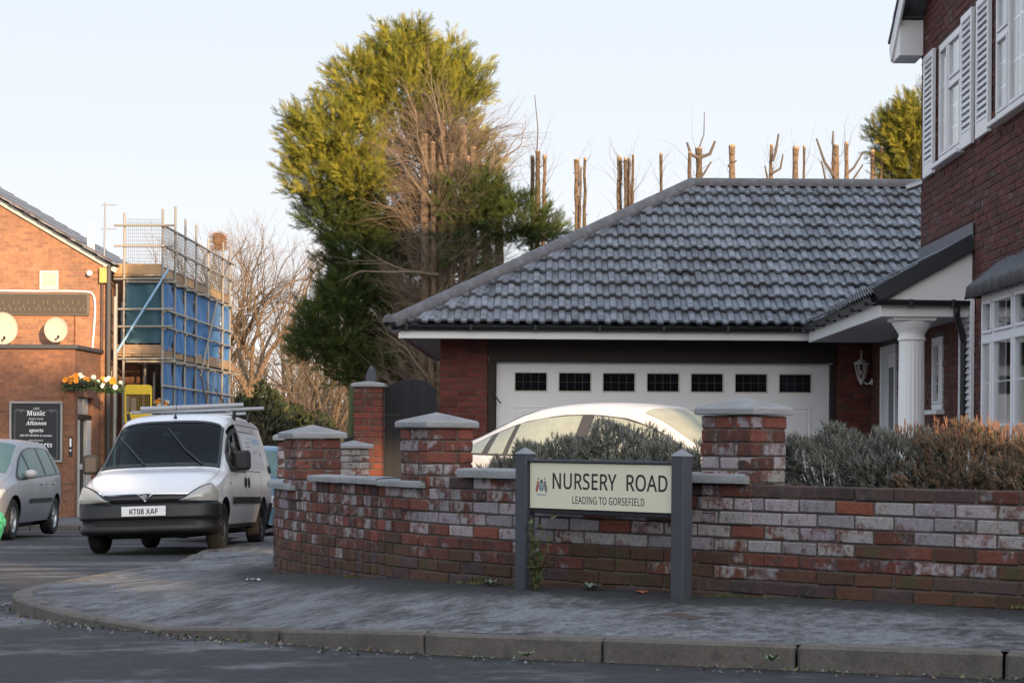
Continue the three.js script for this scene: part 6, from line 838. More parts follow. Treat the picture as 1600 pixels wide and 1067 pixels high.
function bareTree(name, label, pos, h, r, opts, group, s) {
  seed(s); const t = thing(name, label, 'tree', pos, 0, group), mb = new MB(), tw = new MB(); const o = { up: 0.25, wander: 0.16, taper: 0.7, kids: 2, angle: 0.55, shrink: 0.74, depth: 6, mat: barkTan, twig: twigTan, lean: 0, first: 0.3, ...opts };
  const top = V(o.lean, h * o.first, 0), tr = limb([V(0, -0.3, 0), V(0.02, h * o.first * 0.5, 0.01), top], [r * 1.2, r, r * 0.9], 10).geo(); mesh('trunk', tr, o.mat, t);
  for (let i = 0; i < (o.limbs || 3); i++) { const a = i / (o.limbs || 3) * 6.283 + rr(-0.4, 0.4); grow(mb, tw, top.clone().add(V(0, rr(-0.4, 0.0), 0)), V(Math.cos(a) * (o.spread ?? 0.5), 1, Math.sin(a) * (o.spread ?? 0.5)).normalize(), h * (o.limbLen ?? 0.26), r * 0.62, o.depth - 1, o); }
  mesh('limbs', mb.geo(), o.mat, t); const tm = mesh('twigs', tw.geo(), o.twig, t); tm.userData.kind = 'stuff'; return t;
}
// feathery cypress sprays filling an ellipsoid; dir leans them outward and up
// a frond: thin midrib with narrow leaflets in one plane
function spray(mb, c, d, len, wid, col) {
  const s = d.clone().cross(V(rr(-1, 1), rr(-0.3, 1), rr(-1, 1))).normalize(), n = s.clone().cross(d), w = len * 0.028, mid = k => c.clone().addScaledVector(d, len * k).addScaledVector(n, -len * 0.14 * k * k);
  mb.tri(c.clone().addScaledVector(s, w), mid(1), c.clone().addScaledVector(s, -w)); mb.col(3, col);
  for (let k = 0; k < 5; k++) for (const g of [-1, 1]) { const f = 0.08 + k * 0.17 + rr(-0.04, 0.04), l = wid * (1 - f * 0.7) * rr(0.7, 1.2), b = mid(f), e = b.clone().addScaledVector(s, g * l * 0.7).addScaledVector(d, l * 0.85).addScaledVector(n, rr(-0.2, 0.1) * l); mb.tri(b, e, mid(f + 0.075)); mb.col(3, col); }
}
// a plume: fronds round a short bough
function plume(mb, c, d, len, col) { const a = d.clone().cross(V(rr(-1, 1), rr(-1, 1), rr(-1, 1))).normalize(), b = d.clone().cross(a); for (let i = 0; i < 11; i++) { const k = i / 11, q = rr(0, 6.283), o = a.clone().multiplyScalar(Math.cos(q)).addScaledVector(b, Math.sin(q)), m = rr(0.85, 1.15); spray(mb, c.clone().addScaledVector(d, len * k * 0.9), d.clone().multiplyScalar(0.55 + 0.7 * k).addScaledVector(o, 0.75 * (1 - k * 0.6)).normalize(), len * lerp(0.5, 0.36, k), len * 0.2, col.map(x => x * m)); } }
function lobe(mb, x, y, z, rx, ry, rz, count, size, colA, colB, lift = 0.45) {
  for (let i = 0; i < count / 4.8; i++) {
    const u = V(rr(-1, 1), rr(-1, 1), rr(-1, 1)); if (u.lengthSq() > 1 || u.lengthSq() < 0.02) { i--; continue; } const l = u.length(), q = u.multiplyScalar(Math.pow(l, 0.5) / l * (0.74 + 0.2 * Math.sin(u.x * 7 + x * 5) * Math.cos(u.y * 8 + z)));
    const c = V(x + q.x * rx, y + q.y * ry, z + q.z * rz), d = V(q.x / rx, q.y / ry * 0.5 + lift * 1.6, q.z / rz).normalize().add(V(rr(-0.35, 0.35), rr(-0.3, 0.45), rr(-0.35, 0.35))).normalize(), t = rnd(), m = rr(0.8, 1.15);
    plume(mb, c, d, size * rr(0.8, 1.75), [lerp(colA[0], colB[0], t) * m, lerp(colA[1], colB[1], t) * m, lerp(colA[2], colB[2], t) * m]);
  }
}
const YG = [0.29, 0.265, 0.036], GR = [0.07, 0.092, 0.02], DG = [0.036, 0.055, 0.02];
{ // the half-felled cypress: green crown left and above, dead brown inside, sawn stems
  seed(1001); const z = -35, t = thing('cypress_tree', 'tall cypress with yellow-green crown, dead brown inside and sawn stems', 'tree', [0, 0, 0]);
  const tr = new MB(); limb([V(-1.9, -0.5, z), V(-1.88, 2, z), V(-1.95, 4.5, z), V(-2.2, 6.5, z), V(-2.3, 8.4, z)], [0.24, 0.2, 0.16, 0.09, 0.02], 9, false, tr); limb([V(-3.0, -0.5, z - 0.2), V(-3.0, 3, z - 0.2), V(-3.4, 5.5, z - 0.2), V(-3.8, 6.8, z)], [0.2, 0.16, 0.1, 0.02], 8, false, tr); limb([V(-1.1, -0.5, z - 0.3), V(-1.0, 3, z - 0.3), V(-1.3, 5.4, z - 0.4), V(-1.4, 7.0, z - 0.4)], [0.18, 0.14, 0.08, 0.02], 8, false, tr); mesh('trunk', tr.geo(), barkTan, t);
  // sawn stems
  for (const [x, top, r, zz] of [[-2.28, 6.5, 0.07, 0.85], [-1.98, 6.75, 0.075, 0.8], [-2.12, 6.35, 0.045, 0.95], [-1.6, 6.66, 0.075, 0.75], [-1.8, 6.15, 0.05, 0.9], [-1.42, 6.3, 0.06, 0.7], [-1.22, 6.0, 0.05, 0.7], [-1.5, 6.1, 0.04, 0.95]]) { const st = mesh('sawn_stem', limb([V(x + rr(-0.1, 0.1), 1.0, z + zz - 0.2), V(x + 0.03, (top + 1) / 2, z + zz - 0.05), V(x, top, z + zz)], [r * 1.3, r * 1.15, r], 9).geo(), barkTan, t); const cut = mesh('sawn_end', new THREE.CylinderGeometry(r, r, 0.02, 12), cutWood, st); cut.position.set(x, top, z + zz); }
  // dead twigs sweeping out from the stems
  const dead = new MB(), deadL = new MB(), o = { up: 0.10, wander: 0.13, taper: 0.55, kids: 2, angle: 0.42, shrink: 0.72 };
  for (let i = 0; i < 620; i++) { const y = 0.6 + Math.pow(rnd(), 0.8) * 5.9, a = rr(-0.4, 3.5), x0 = -2.0 + rr(-0.35, 0.55); const d = V(Math.cos(a) * -1.0 * (rnd() < 0.72 ? 1 : -0.7), rr(0.05, 0.95), Math.abs(Math.sin(a)) * 0.9 + 0.1).normalize(); grow(deadL, dead, V(x0, y, z + 0.45), d, rr(0.4, 0.72), rr(0.009, 0.018), 3, o); }
  for (const [a, b] of [[V(-2.1, 5.2, z + 0.9), V(-2.9, 6.4, z + 1.1)], [V(-2.1, 5.6, z + 0.9), V(-2.75, 6.9, z + 1.1)], [V(-2.0, 4.0, z + 1), V(-3.6, 4.3, z + 1.3)], [V(-1.3, 5.6, z + 0.8), V(-0.55, 6.5, z + 1)], [V(-2.2, 2.2, z + 1.0), V(-2.9, 3.1, z + 1.5)], [V(-1.9, 6.0, z + 0.9), V(-2.35, 7.3, z + 1.0)]]) grow(deadL, dead, a, b.clone().sub(a).normalize(), a.distanceTo(b) * 0.55, 0.035, 3, o);
  mesh('dead_branches', deadL.geo(), twigTan, t); const dm = mesh('dead_twigs', dead.geo(), twigTan, t); dm.userData.kind = 'stuff';
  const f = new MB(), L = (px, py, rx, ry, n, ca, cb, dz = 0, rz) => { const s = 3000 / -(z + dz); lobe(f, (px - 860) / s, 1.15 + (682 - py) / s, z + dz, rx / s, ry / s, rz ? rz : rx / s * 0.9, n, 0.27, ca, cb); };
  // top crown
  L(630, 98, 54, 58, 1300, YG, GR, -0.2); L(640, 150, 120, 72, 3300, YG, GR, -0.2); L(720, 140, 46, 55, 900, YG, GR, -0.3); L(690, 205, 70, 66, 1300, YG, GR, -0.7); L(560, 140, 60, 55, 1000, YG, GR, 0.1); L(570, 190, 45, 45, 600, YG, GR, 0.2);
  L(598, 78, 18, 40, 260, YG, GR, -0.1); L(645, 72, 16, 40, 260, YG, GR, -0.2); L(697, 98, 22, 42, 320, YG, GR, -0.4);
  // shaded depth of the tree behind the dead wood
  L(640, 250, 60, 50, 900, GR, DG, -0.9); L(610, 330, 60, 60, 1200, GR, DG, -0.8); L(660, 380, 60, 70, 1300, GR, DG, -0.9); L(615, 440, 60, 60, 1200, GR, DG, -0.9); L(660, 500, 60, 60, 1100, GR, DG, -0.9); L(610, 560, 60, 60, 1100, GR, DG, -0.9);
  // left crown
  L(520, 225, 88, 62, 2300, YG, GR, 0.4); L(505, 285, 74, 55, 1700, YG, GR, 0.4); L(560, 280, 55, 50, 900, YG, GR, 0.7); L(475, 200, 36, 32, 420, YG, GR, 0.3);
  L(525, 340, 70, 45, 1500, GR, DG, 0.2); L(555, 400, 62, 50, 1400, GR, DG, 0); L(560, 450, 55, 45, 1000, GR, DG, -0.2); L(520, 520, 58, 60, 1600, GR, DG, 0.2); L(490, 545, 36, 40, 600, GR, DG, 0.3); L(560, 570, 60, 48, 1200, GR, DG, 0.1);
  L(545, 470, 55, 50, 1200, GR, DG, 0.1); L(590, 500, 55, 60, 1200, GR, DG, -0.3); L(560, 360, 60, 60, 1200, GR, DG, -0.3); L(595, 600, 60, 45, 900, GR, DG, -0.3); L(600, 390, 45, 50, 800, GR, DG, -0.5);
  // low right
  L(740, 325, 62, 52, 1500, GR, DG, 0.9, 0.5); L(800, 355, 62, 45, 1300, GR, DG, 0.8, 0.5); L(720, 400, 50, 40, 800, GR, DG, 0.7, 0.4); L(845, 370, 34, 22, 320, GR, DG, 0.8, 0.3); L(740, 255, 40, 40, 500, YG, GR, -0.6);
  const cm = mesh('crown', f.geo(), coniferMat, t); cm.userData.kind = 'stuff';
}
{ // second cypress beyond the ridge, beside the house
  seed(1010); const z = -36, t = thing('cypress_tree', 'yellow-green cypress rising beyond the garage ridge beside the house', 'tree'); const f = new MB(), s = 3000 / 36, L = (px, py, rx, ry, n) => lobe(f, (px - 860) / s, 1.15 + (682 - py) / s, z, rx / s, ry / s, rx / s, n, 0.27, YG, DG);
  L(1425, 205, 50, 52, 1500); L(1398, 215, 40, 34, 800); L(1440, 260, 70, 70, 1800); L(1410, 270, 40, 40, 700); L(1450, 180, 40, 40, 600); mesh('trunk', limb([V(6.9, -0.5, z), V(6.95, 4, z), V(6.9, 6.8, z)], [0.2, 0.14, 0.03], 8).geo(), barkTan, t); mesh('crown', f.geo(), coniferMat, t).userData.kind = 'stuff';
}
{ // row of topped trunks behind the garage
  seed(1020); const z = -35.8, s = 3000 / 35.8, X = px => (px - 860) / s, Yp = py => 1.15 + (682 - py) / s;
  const stump = (label, stems, twigs, forks = []) => { const t = thing('topped_tree', label, 'tree', [X(stems[0][0]), 0, z], 0, 'topped trunks behind the garage'), x0 = X(stems[0][0]);
    for (const [px, py, w, dz = 0] of stems) { const r = w / s / 2 * 0.88, x = X(px) - x0, y = Yp(py); const pts = [], rad = []; const lean = rr(-0.1, 0.1), NS = 22; for (let k = 0; k <= NS; k++) { pts.push(V(x + lean * (k / NS - 1) + (k === NS ? 0 : rr(-0.012, 0.012)), lerp(-0.5, y, k / NS), dz + rr(-0.015, 0.015))); rad.push(r * lerp(1.3, 0.95, k / NS) * rr(0.84, 1.18)); } const st = mesh('stem', limb(pts, rad, 11).geo(), rnd() < 0.6 ? barkTan : barkGrey, t); const c = mesh('sawn_end', new THREE.CylinderGeometry(rad[NS] * 0.98, rad[NS], 0.05, 9), cutWood, st); c.position.copy(pts[NS]); c.rotation.set(rr(-0.3, 0.3), 0, rr(-0.3, 0.3)); for (let k = 0; k < 2; k++) { const yy = rr(y - 1.6, y - 0.25), a = rr(-2.6, -0.5), b0 = V(x, yy, dz), l = r * rr(1.5, 3); mesh('snag', limb([b0, b0.clone().add(V(Math.cos(a) * l * (rnd() < 0.5 ? 1 : -1), l * 0.5, l * 0.5))], [r * 0.35, r * 0.2], 6, true).geo(), barkTan, st); } for (let k = 0; k < 2; k++) { const yy = rr(y - 1.4, y - 0.3), kn = new THREE.IcosahedronGeometry(r * rr(0.5, 0.75), 1); kn.translate(x + r * rr(-0.9, 0.9), yy, dz + r * 0.7); mesh('knot', kn, barkTan, st); } }
    const mb = new MB(), tw = new MB(); for (const [px, py, qx, qy, w] of forks) { const a = V(X(px) - x0, Yp(py), 0.05), b = V(X(qx) - x0, Yp(qy), 0.1), m = a.clone().lerp(b, 0.5).add(V(rr(-0.06, 0.06), -0.08, 0)); limb([a, m, b], [w / s * 0.55, w / s * 0.45, w / s * 0.3], 7, true, mb); }
    for (let i = 0; i < twigs * 3 + 2; i++) { const st = stems[Math.floor(rnd() * stems.length)], a = rr(0, 6.283), y = Yp(st[1]) - rr(0.05, 2.4); grow(mb, tw, V(X(st[0]) - x0, y, st[3] || 0), V(Math.cos(a) * 0.7, rr(0.5, 1.3), Math.sin(a) * 0.7).normalize(), rr(0.2, 0.46), 0.0048, 2, { up: 0.3, wander: 0.15, taper: 0.5, kids: 1, angle: 0.4, shrink: 0.75 }); }
    if (mb.n) mesh('branches', mb.geo(), twigGrey, t).userData.kind = 'stuff'; if (tw.n) mesh('twigs', tw.geo(), twigGrey, t).userData.kind = 'stuff'; };
  stump('single thick knotted topped trunk rising out of the cypress greenery', [[776, 248, 14]], 5);
  stump('clump of three pale topped stems among thin upright twigs', [[829, 246, 7], [838, 240, 9, 0.2], [848, 243, 7, -0.1]], 20, [[836, 240, 832, 150, 2]]);
  stump('two close topped stems, one with a thinner split beside it', [[898, 250, 9], [911, 250, 6, 0.2], [905, 260, 4, -0.1]], 4);
  stump('cluster of four sunlit topped stems above the hip tiles', [[965, 246, 9], [974, 250, 6, 0.2], [981, 248, 7, -0.1], [986, 243, 5, 0.1]], 20);
  stump('one slim topped stem standing alone above the hip', [[1030, 240, 6]], 3);
  stump('topped trunk with two short arms forming a Y', [[1089, 231, 12], [1074, 240, 7, 0.2]], 10, [[1089, 246, 1070, 222, 6], [1089, 246, 1114, 220, 6], [1089, 279, 1108, 252, 4], [1089, 231, 1097, 175, 2]]);
  stump('bare single topped trunk with a knot, no branches left', [[1141, 227, 11]], 0);
  stump('thin topped trunk with one crooked live branch', [[1203, 225, 7]], 9, [[1204, 250, 1213, 208, 5], [1203, 270, 1220, 240, 4], [1203, 288, 1192, 258, 4]]);
  stump('dark topped trunk with a slender stem beside it', [[1241, 229, 11], [1253, 228, 5, 0.1]], 5);
  stump('pair of dark topped trunks with spreading bare branches', [[1303, 225, 13], [1318, 223, 8, 0.15]], 16, [[1303, 275, 1272, 215, 5], [1306, 230, 1298, 203, 4], [1303, 292, 1280, 250, 4], [1320, 270, 1345, 235, 4], [1318, 292, 1345, 255, 4]]);
  stump('short dark topped trunk close to the second cypress', [[1361, 233, 9], [1374, 228, 4, 0.1]], 4);
}
// bare trees beyond the scaffold
bareTree('bare_tree', 'leafless tree with pale sunlit trunk beyond the scaffold', [-9.4, -0.9, -60], 9.6, 0.15, { depth: 7, first: 0.36, spread: 0.5, limbs: 6, limbLen: 0.17, kids: 2, shrink: 0.78, angle: 0.4, up: 0.16 }, 'leafless trees down the road', 2101);
bareTree('bare_tree', 'leafless tree holding a ragged nest above the scaffold', [-10.7, -0.9, -63], 10, 0.12, { depth: 7, first: 0.4, spread: 0.5, limbs: 4, limbLen: 0.2, shrink: 0.75, mat: barkGrey }, 'leafless trees down the road', 2102);
{ const n = thing('bird_nest', 'ragged brown nest of sticks in the top of a leafless tree', 'nest', [-10.85, 7.45, -62.6]); seed(9); const m = new MB(); for (let i = 0; i < 260; i++) { const a = rr(0, 6.28), c = V(Math.cos(a) * rr(0.05, 0.28), rr(-0.3, 0.26), Math.sin(a) * rr(0.05, 0.28)), d = V(rr(-1, 1), rr(-0.5, 0.5), rr(-1, 1)).normalize(); limb([c.clone().addScaledVector(d, -0.16), c, c.clone().addScaledVector(d, 0.16)], [0.006, 0.009, 0.005], 3, false, m); } mesh('sticks', m.geo(), std([0.26, 0.13, 0.06], 0.95), n).userData.kind = 'stuff'; mesh('core', new THREE.IcosahedronGeometry(0.22, 2), std([0.16, 0.08, 0.045], 1), n); }
seed(2200);
const farTrees = [[-7.5, -66, 8.2, 'tall leafless tree with olive bark'], [-6.4, -72, 8.6, 'slender leafless tree set behind the others'], [-8.6, -70, 9, 'wide leafless tree beyond the parked vehicles'], [-12.4, -66, 8.6, 'leafless tree showing over the pub wing'], [-5.3, -80, 9, 'distant leafless tree at the road bend'], [-9.9, -78, 9.6, 'distant twiggy tree behind the nest tree'], [-4.2, -74, 7.6, 'low leafless tree near the cypress'], [-7.0, -84, 8.4, 'faint leafless tree deep in the wood']];
farTrees.forEach(([x, z, h, l], i) => bareTree('bare_tree', l, [x, -1, z], h, 0.11, { depth: 6, first: 0.28, spread: 0.45, limbs: 4, limbLen: 0.22, shrink: 0.77, mat: i % 2 ? barkTan : barkGrey, twig: i % 2 ? twigTan : twigGrey }, 'leafless trees down the road', 2300 + i));
{ // far wood: a mass of thin upright saplings
  seed(2401); const w = new MB(); for (let i = 0; i < 620; i++) { const z = rr(-76, -120), x = rr(-26, 3) * (-z / 90), h = rr(3.2, 8.0); const p0 = V(x, -1.3, z), pts = [p0]; let q = p0.clone(); for (let k = 1; k <= 4; k++) { q = q.clone().add(V(rr(-0.18, 0.18), h / 4, rr(-0.15, 0.15))); pts.push(q); } limb(pts, [0.09, 0.07, 0.05, 0.03, 0.008], 4, false, w); for (let k = 0; k < 16; k++) { const b = pts[1 + Math.floor(rnd() * 3)].clone().add(V(0, rr(0, h / 4), 0)), d = V(rr(-0.8, 0.8), rr(0.5, 1.2), rr(-0.5, 0.5)).normalize(), l = rr(0.6, 1.7); limb([b, b.clone().addScaledVector(d, l * 0.5).add(V(rr(-0.1, 0.1), 0, 0)), b.clone().addScaledVector(d, l)], [0.028, 0.02, 0.006], 3, false, w); } }
  const m = mesh('far_wood', w.geo(), std([0.13, 0.098, 0.062], 0.95), scene); tag(m, 'brown winter wood of thin bare saplings closing the road', 'woodland', null, 'stuff');
  const ug = new MB(); for (let i = 0; i < 5200; i++) { const z = rr(-74, -100), x = rr(-22, 2) * (-z / 90), c = V(x, -1.2 + Math.pow(rnd(), 1.6) * 3.4, z), d = V(rr(-1, 1), rr(0.1, 1.2), rr(-1, 1)).normalize(); limb([c, c.clone().addScaledVector(d, rr(0.5, 1.2)).add(V(rr(-0.2, 0.2), 0, 0)), c.clone().addScaledVector(d, rr(1.2, 2.1))], [0.022, 0.016, 0.005], 3, false, ug); } const um = mesh('undergrowth', ug.geo(), std([0.1, 0.074, 0.048], 0.95), scene); tag(um, 'tangled brown undergrowth at the foot of the far wood', 'undergrowth', null, 'stuff');
}
// shrubs
function bushOf(name, label, cat, pos, lobes, mat, colA, colB, leaf, group) { const t = thing(name, label, cat, pos, 0, group), f = new MB(); for (const [x, y, z, rx, ry, rz, n] of lobes) for (let i = 0; i < n; i++) { const u = V(rr(-1, 1), rr(-1, 1), rr(-1, 1)); if (u.lengthSq() > 1) { i--; continue; } const l = u.length() || 1, q = u.multiplyScalar(Math.pow(l, 0.3) / l * (1 + 0.12 * Math.sin(u.x * 9 + u.y * 7 + x * 9))); leaf(f, V(x + q.x * rx, y + q.y * ry, z + q.z * rz), V(q.x, q.y + 0.75, q.z).normalize(), colA, colB); } mesh('foliage', f.geo(), mat, t).userData.kind = 'stuff'; const st = new MB(); for (const [x, y, z, rx, ry, rz] of lobes) for (let i = 0; i < 26; i++) { const a = rr(0, 6.28), q = rr(0.2, 0.85); limb([V(x + rr(-0.05, 0.05), y - ry - 0.15, z), V(x + Math.cos(a) * rx * q * 0.5, y - ry * 0.2, z + Math.sin(a) * rz * q * 0.5), V(x + Math.cos(a) * rx * q, y + ry * (0.85 - q * 0.6), z + Math.sin(a) * rz * q)], [0.012, 0.009, 0.004], 4, false, st); } mesh('stems', st.geo(), barkDark, t); return t; }
// a lavender shoot: a tuft of narrow leaves round a stem
function lavender(f, c, d, ca, cb) { const t = rnd(), m = rr(0.75, 1.2), col = [lerp(ca[0], cb[0], t) * m, lerp(ca[1], cb[1], t) * m, lerp(ca[2], cb[2], t) * m]; const d0 = d.clone().add(V(rr(-0.5, 0.5), rr(-0.2, 0.4), rr(-0.5, 0.5))).normalize(), s = V(rr(-1, 1), rr(-1, 1), rr(-1, 1)).cross(d0).normalize(), n = s.clone().cross(d0); for (let k = 0; k < 7; k++) { const a = k * 2.4, o = s.clone().multiplyScalar(Math.cos(a)).addScaledVector(n, Math.sin(a)), b = c.clone().addScaledVector(d0, k * 0.006), l = rr(0.028, 0.045), w = o.clone().cross(d0).normalize().multiplyScalar(0.0035), tip = b.clone().addScaledVector(d0, l * 0.85).addScaledVector(o, l * 0.5); f.tri(b.clone().add(w), tip, b.clone().sub(w)); f.col(3, col); } }
const lavMat = leafMat(), LA = [0.268, 0.27, 0.24], LB = [0.095, 0.1, 0.078], RB = [0.28, 0.175, 0.11];
seed(3001);
bushOf('lavender_bush', 'low grey-green lavender mound just behind the sign', 'bush', [0, 0, 0], [[-0.02, 0.82, -12.15, 0.34, 0.28, 0.3, 2600], [-0.3, 0.78, -12.4, 0.2, 0.2, 0.2, 800]], lavMat, LA, LB, lavender, 'lavender along the wall');
bushOf('lavender_bush', 'tallest grey lavender mound in front of the frosted saloon', 'bush', [0, 0, 0], [[0.42, 0.88, -11.95, 0.38, 0.33, 0.32, 3400], [0.62, 0.84, -11.7, 0.3, 0.28, 0.25, 1500]], lavMat, LA, LB, lavender, 'lavender along the wall');
bushOf('lavender_bush', 'small pale lavender mound tucked against the capped pier', 'bush', [0, 0, 0], [[0.9, 0.82, -11.45, 0.2, 0.26, 0.2, 1300]], lavMat, LA, LB, lavender, 'lavender along the wall');
bushOf('lavender_bush', 'dense frosted lavender hedge beside the capped pier', 'bush', [0, 0, 0], [[1.62, 0.86, -10.95, 0.36, 0.32, 0.3, 3200], [1.98, 0.84, -10.75, 0.33, 0.33, 0.28, 2600]], lavMat, LA, LB, lavender, 'lavender along the wall');
bushOf('lavender_bush', 'brown tipped lavender hedge in front of the bay window', 'bush', [0, 0, 0], [[2.3, 0.86, -10.6, 0.38, 0.34, 0.3, 3300], [2.72, 0.82, -10.3, 0.4, 0.32, 0.3, 2700], [3.1, 0.78, -10.0, 0.3, 0.28, 0.28, 1000]], lavMat, RB, LB, lavender, 'lavender along the wall');
{ const st = new MB(); const f = new MB(); for (let i = 0; i < 420; i++) { const x = 1.9 + Math.pow(rnd(), 0.8) * 1.1, z = -10.9 + (x - 1.9) * 0.6 + rr(-0.25, 0.15), y = 1.02 + 0.12 * Math.sin((x - 1.6) * 2.4) + rr(-0.08, 0.0), h = rr(0.07, 0.17), l = V(rr(-0.25, 0.25), 1, rr(-0.25, 0.25)).normalize(), a = V(x, y, z), b = a.clone().addScaledVector(l, h); limb([a, b], [0.0028, 0.0018], 3, false, st); limb([b.clone().addScaledVector(l, -0.035), b], [0.006, 0.002], 4, false, f); } const t = thing('dead_flower_stalks', 'dry reddish flower stalks standing over the brown tipped lavender', 'flower stalks'); mesh('stalks', st.geo(), std([0.24, 0.13, 0.075], 0.9), t).userData.kind = 'stuff'; mesh('seed_heads', f.geo(), std([0.2, 0.1, 0.06], 0.9), t).userData.kind = 'stuff'; }
// dark evergreen shrubs down the road
const shrubLeaf = (f, c, d, ca, cb) => { const t = rnd(), m = rr(0.7, 1.2), col = [lerp(ca[0], cb[0], t) * m, lerp(ca[1], cb[1], t) * m, lerp(ca[2], cb[2], t) * m]; const e = d.clone().add(V(rr(-0.9, 0.9), rr(-0.7, 0.7), rr(-0.9, 0.9))).normalize(), s = V(rr(-1, 1), rr(-1, 1), rr(-1, 1)).cross(e).normalize(), l = rr(0.1, 0.2); f.tri(c, c.clone().addScaledVector(e, l * 0.5).addScaledVector(s, l * 0.28), c.clone().addScaledVector(e, l)); f.tri(c, c.clone().addScaledVector(e, l), c.clone().addScaledVector(e, l * 0.5).addScaledVector(s, -l * 0.28)); f.col(6, col); };
seed(3100);
bushOf('holly_shrub', 'dark evergreen shrub thick with shadow behind the van', 'shrub', [0, 0, 0], [[-7.5, 0.7, -50, 0.95, 1.6, 0.8, 5200], [-6.6, 0.45, -51, 0.95, 1.35, 0.8, 4200]], leafMat(), [0.04, 0.06, 0.025], [0.06, 0.062, 0.03], shrubLeaf);
bushOf('bramble_shrub', 'brown bramble thicket beside the dark evergreen shrub', 'shrub', [0, 0, 0], [[-5.5, 0.0, -52, 0.8, 0.95, 0.7, 1500]], leafMat(), [0.08, 0.058, 0.034], [0.06, 0.052, 0.028], shrubLeaf);
bareTree('bare_shrub', 'dark leafless shrub with arching twigs above the driveway pier', [-6.0, -0.9, -47], 3.6, 0.05, { depth: 6, first: 0.12, spread: 1.2, limbs: 7, limbLen: 0.33, kids: 2, shrink: 0.74, up: 0.08, mat: barkDark, twig: barkDark }, null, 3201);
bareTree('bare_shrub', 'dark leafless shrub arching in front of the sunlit wood', [-7.0, -0.9, -49], 4.2, 0.06, { depth: 6, first: 0.15, spread: 1.1, limbs: 7, limbLen: 0.33, kids: 2, shrink: 0.74, up: 0.08, mat: barkDark, twig: barkDark }, null, 3202);
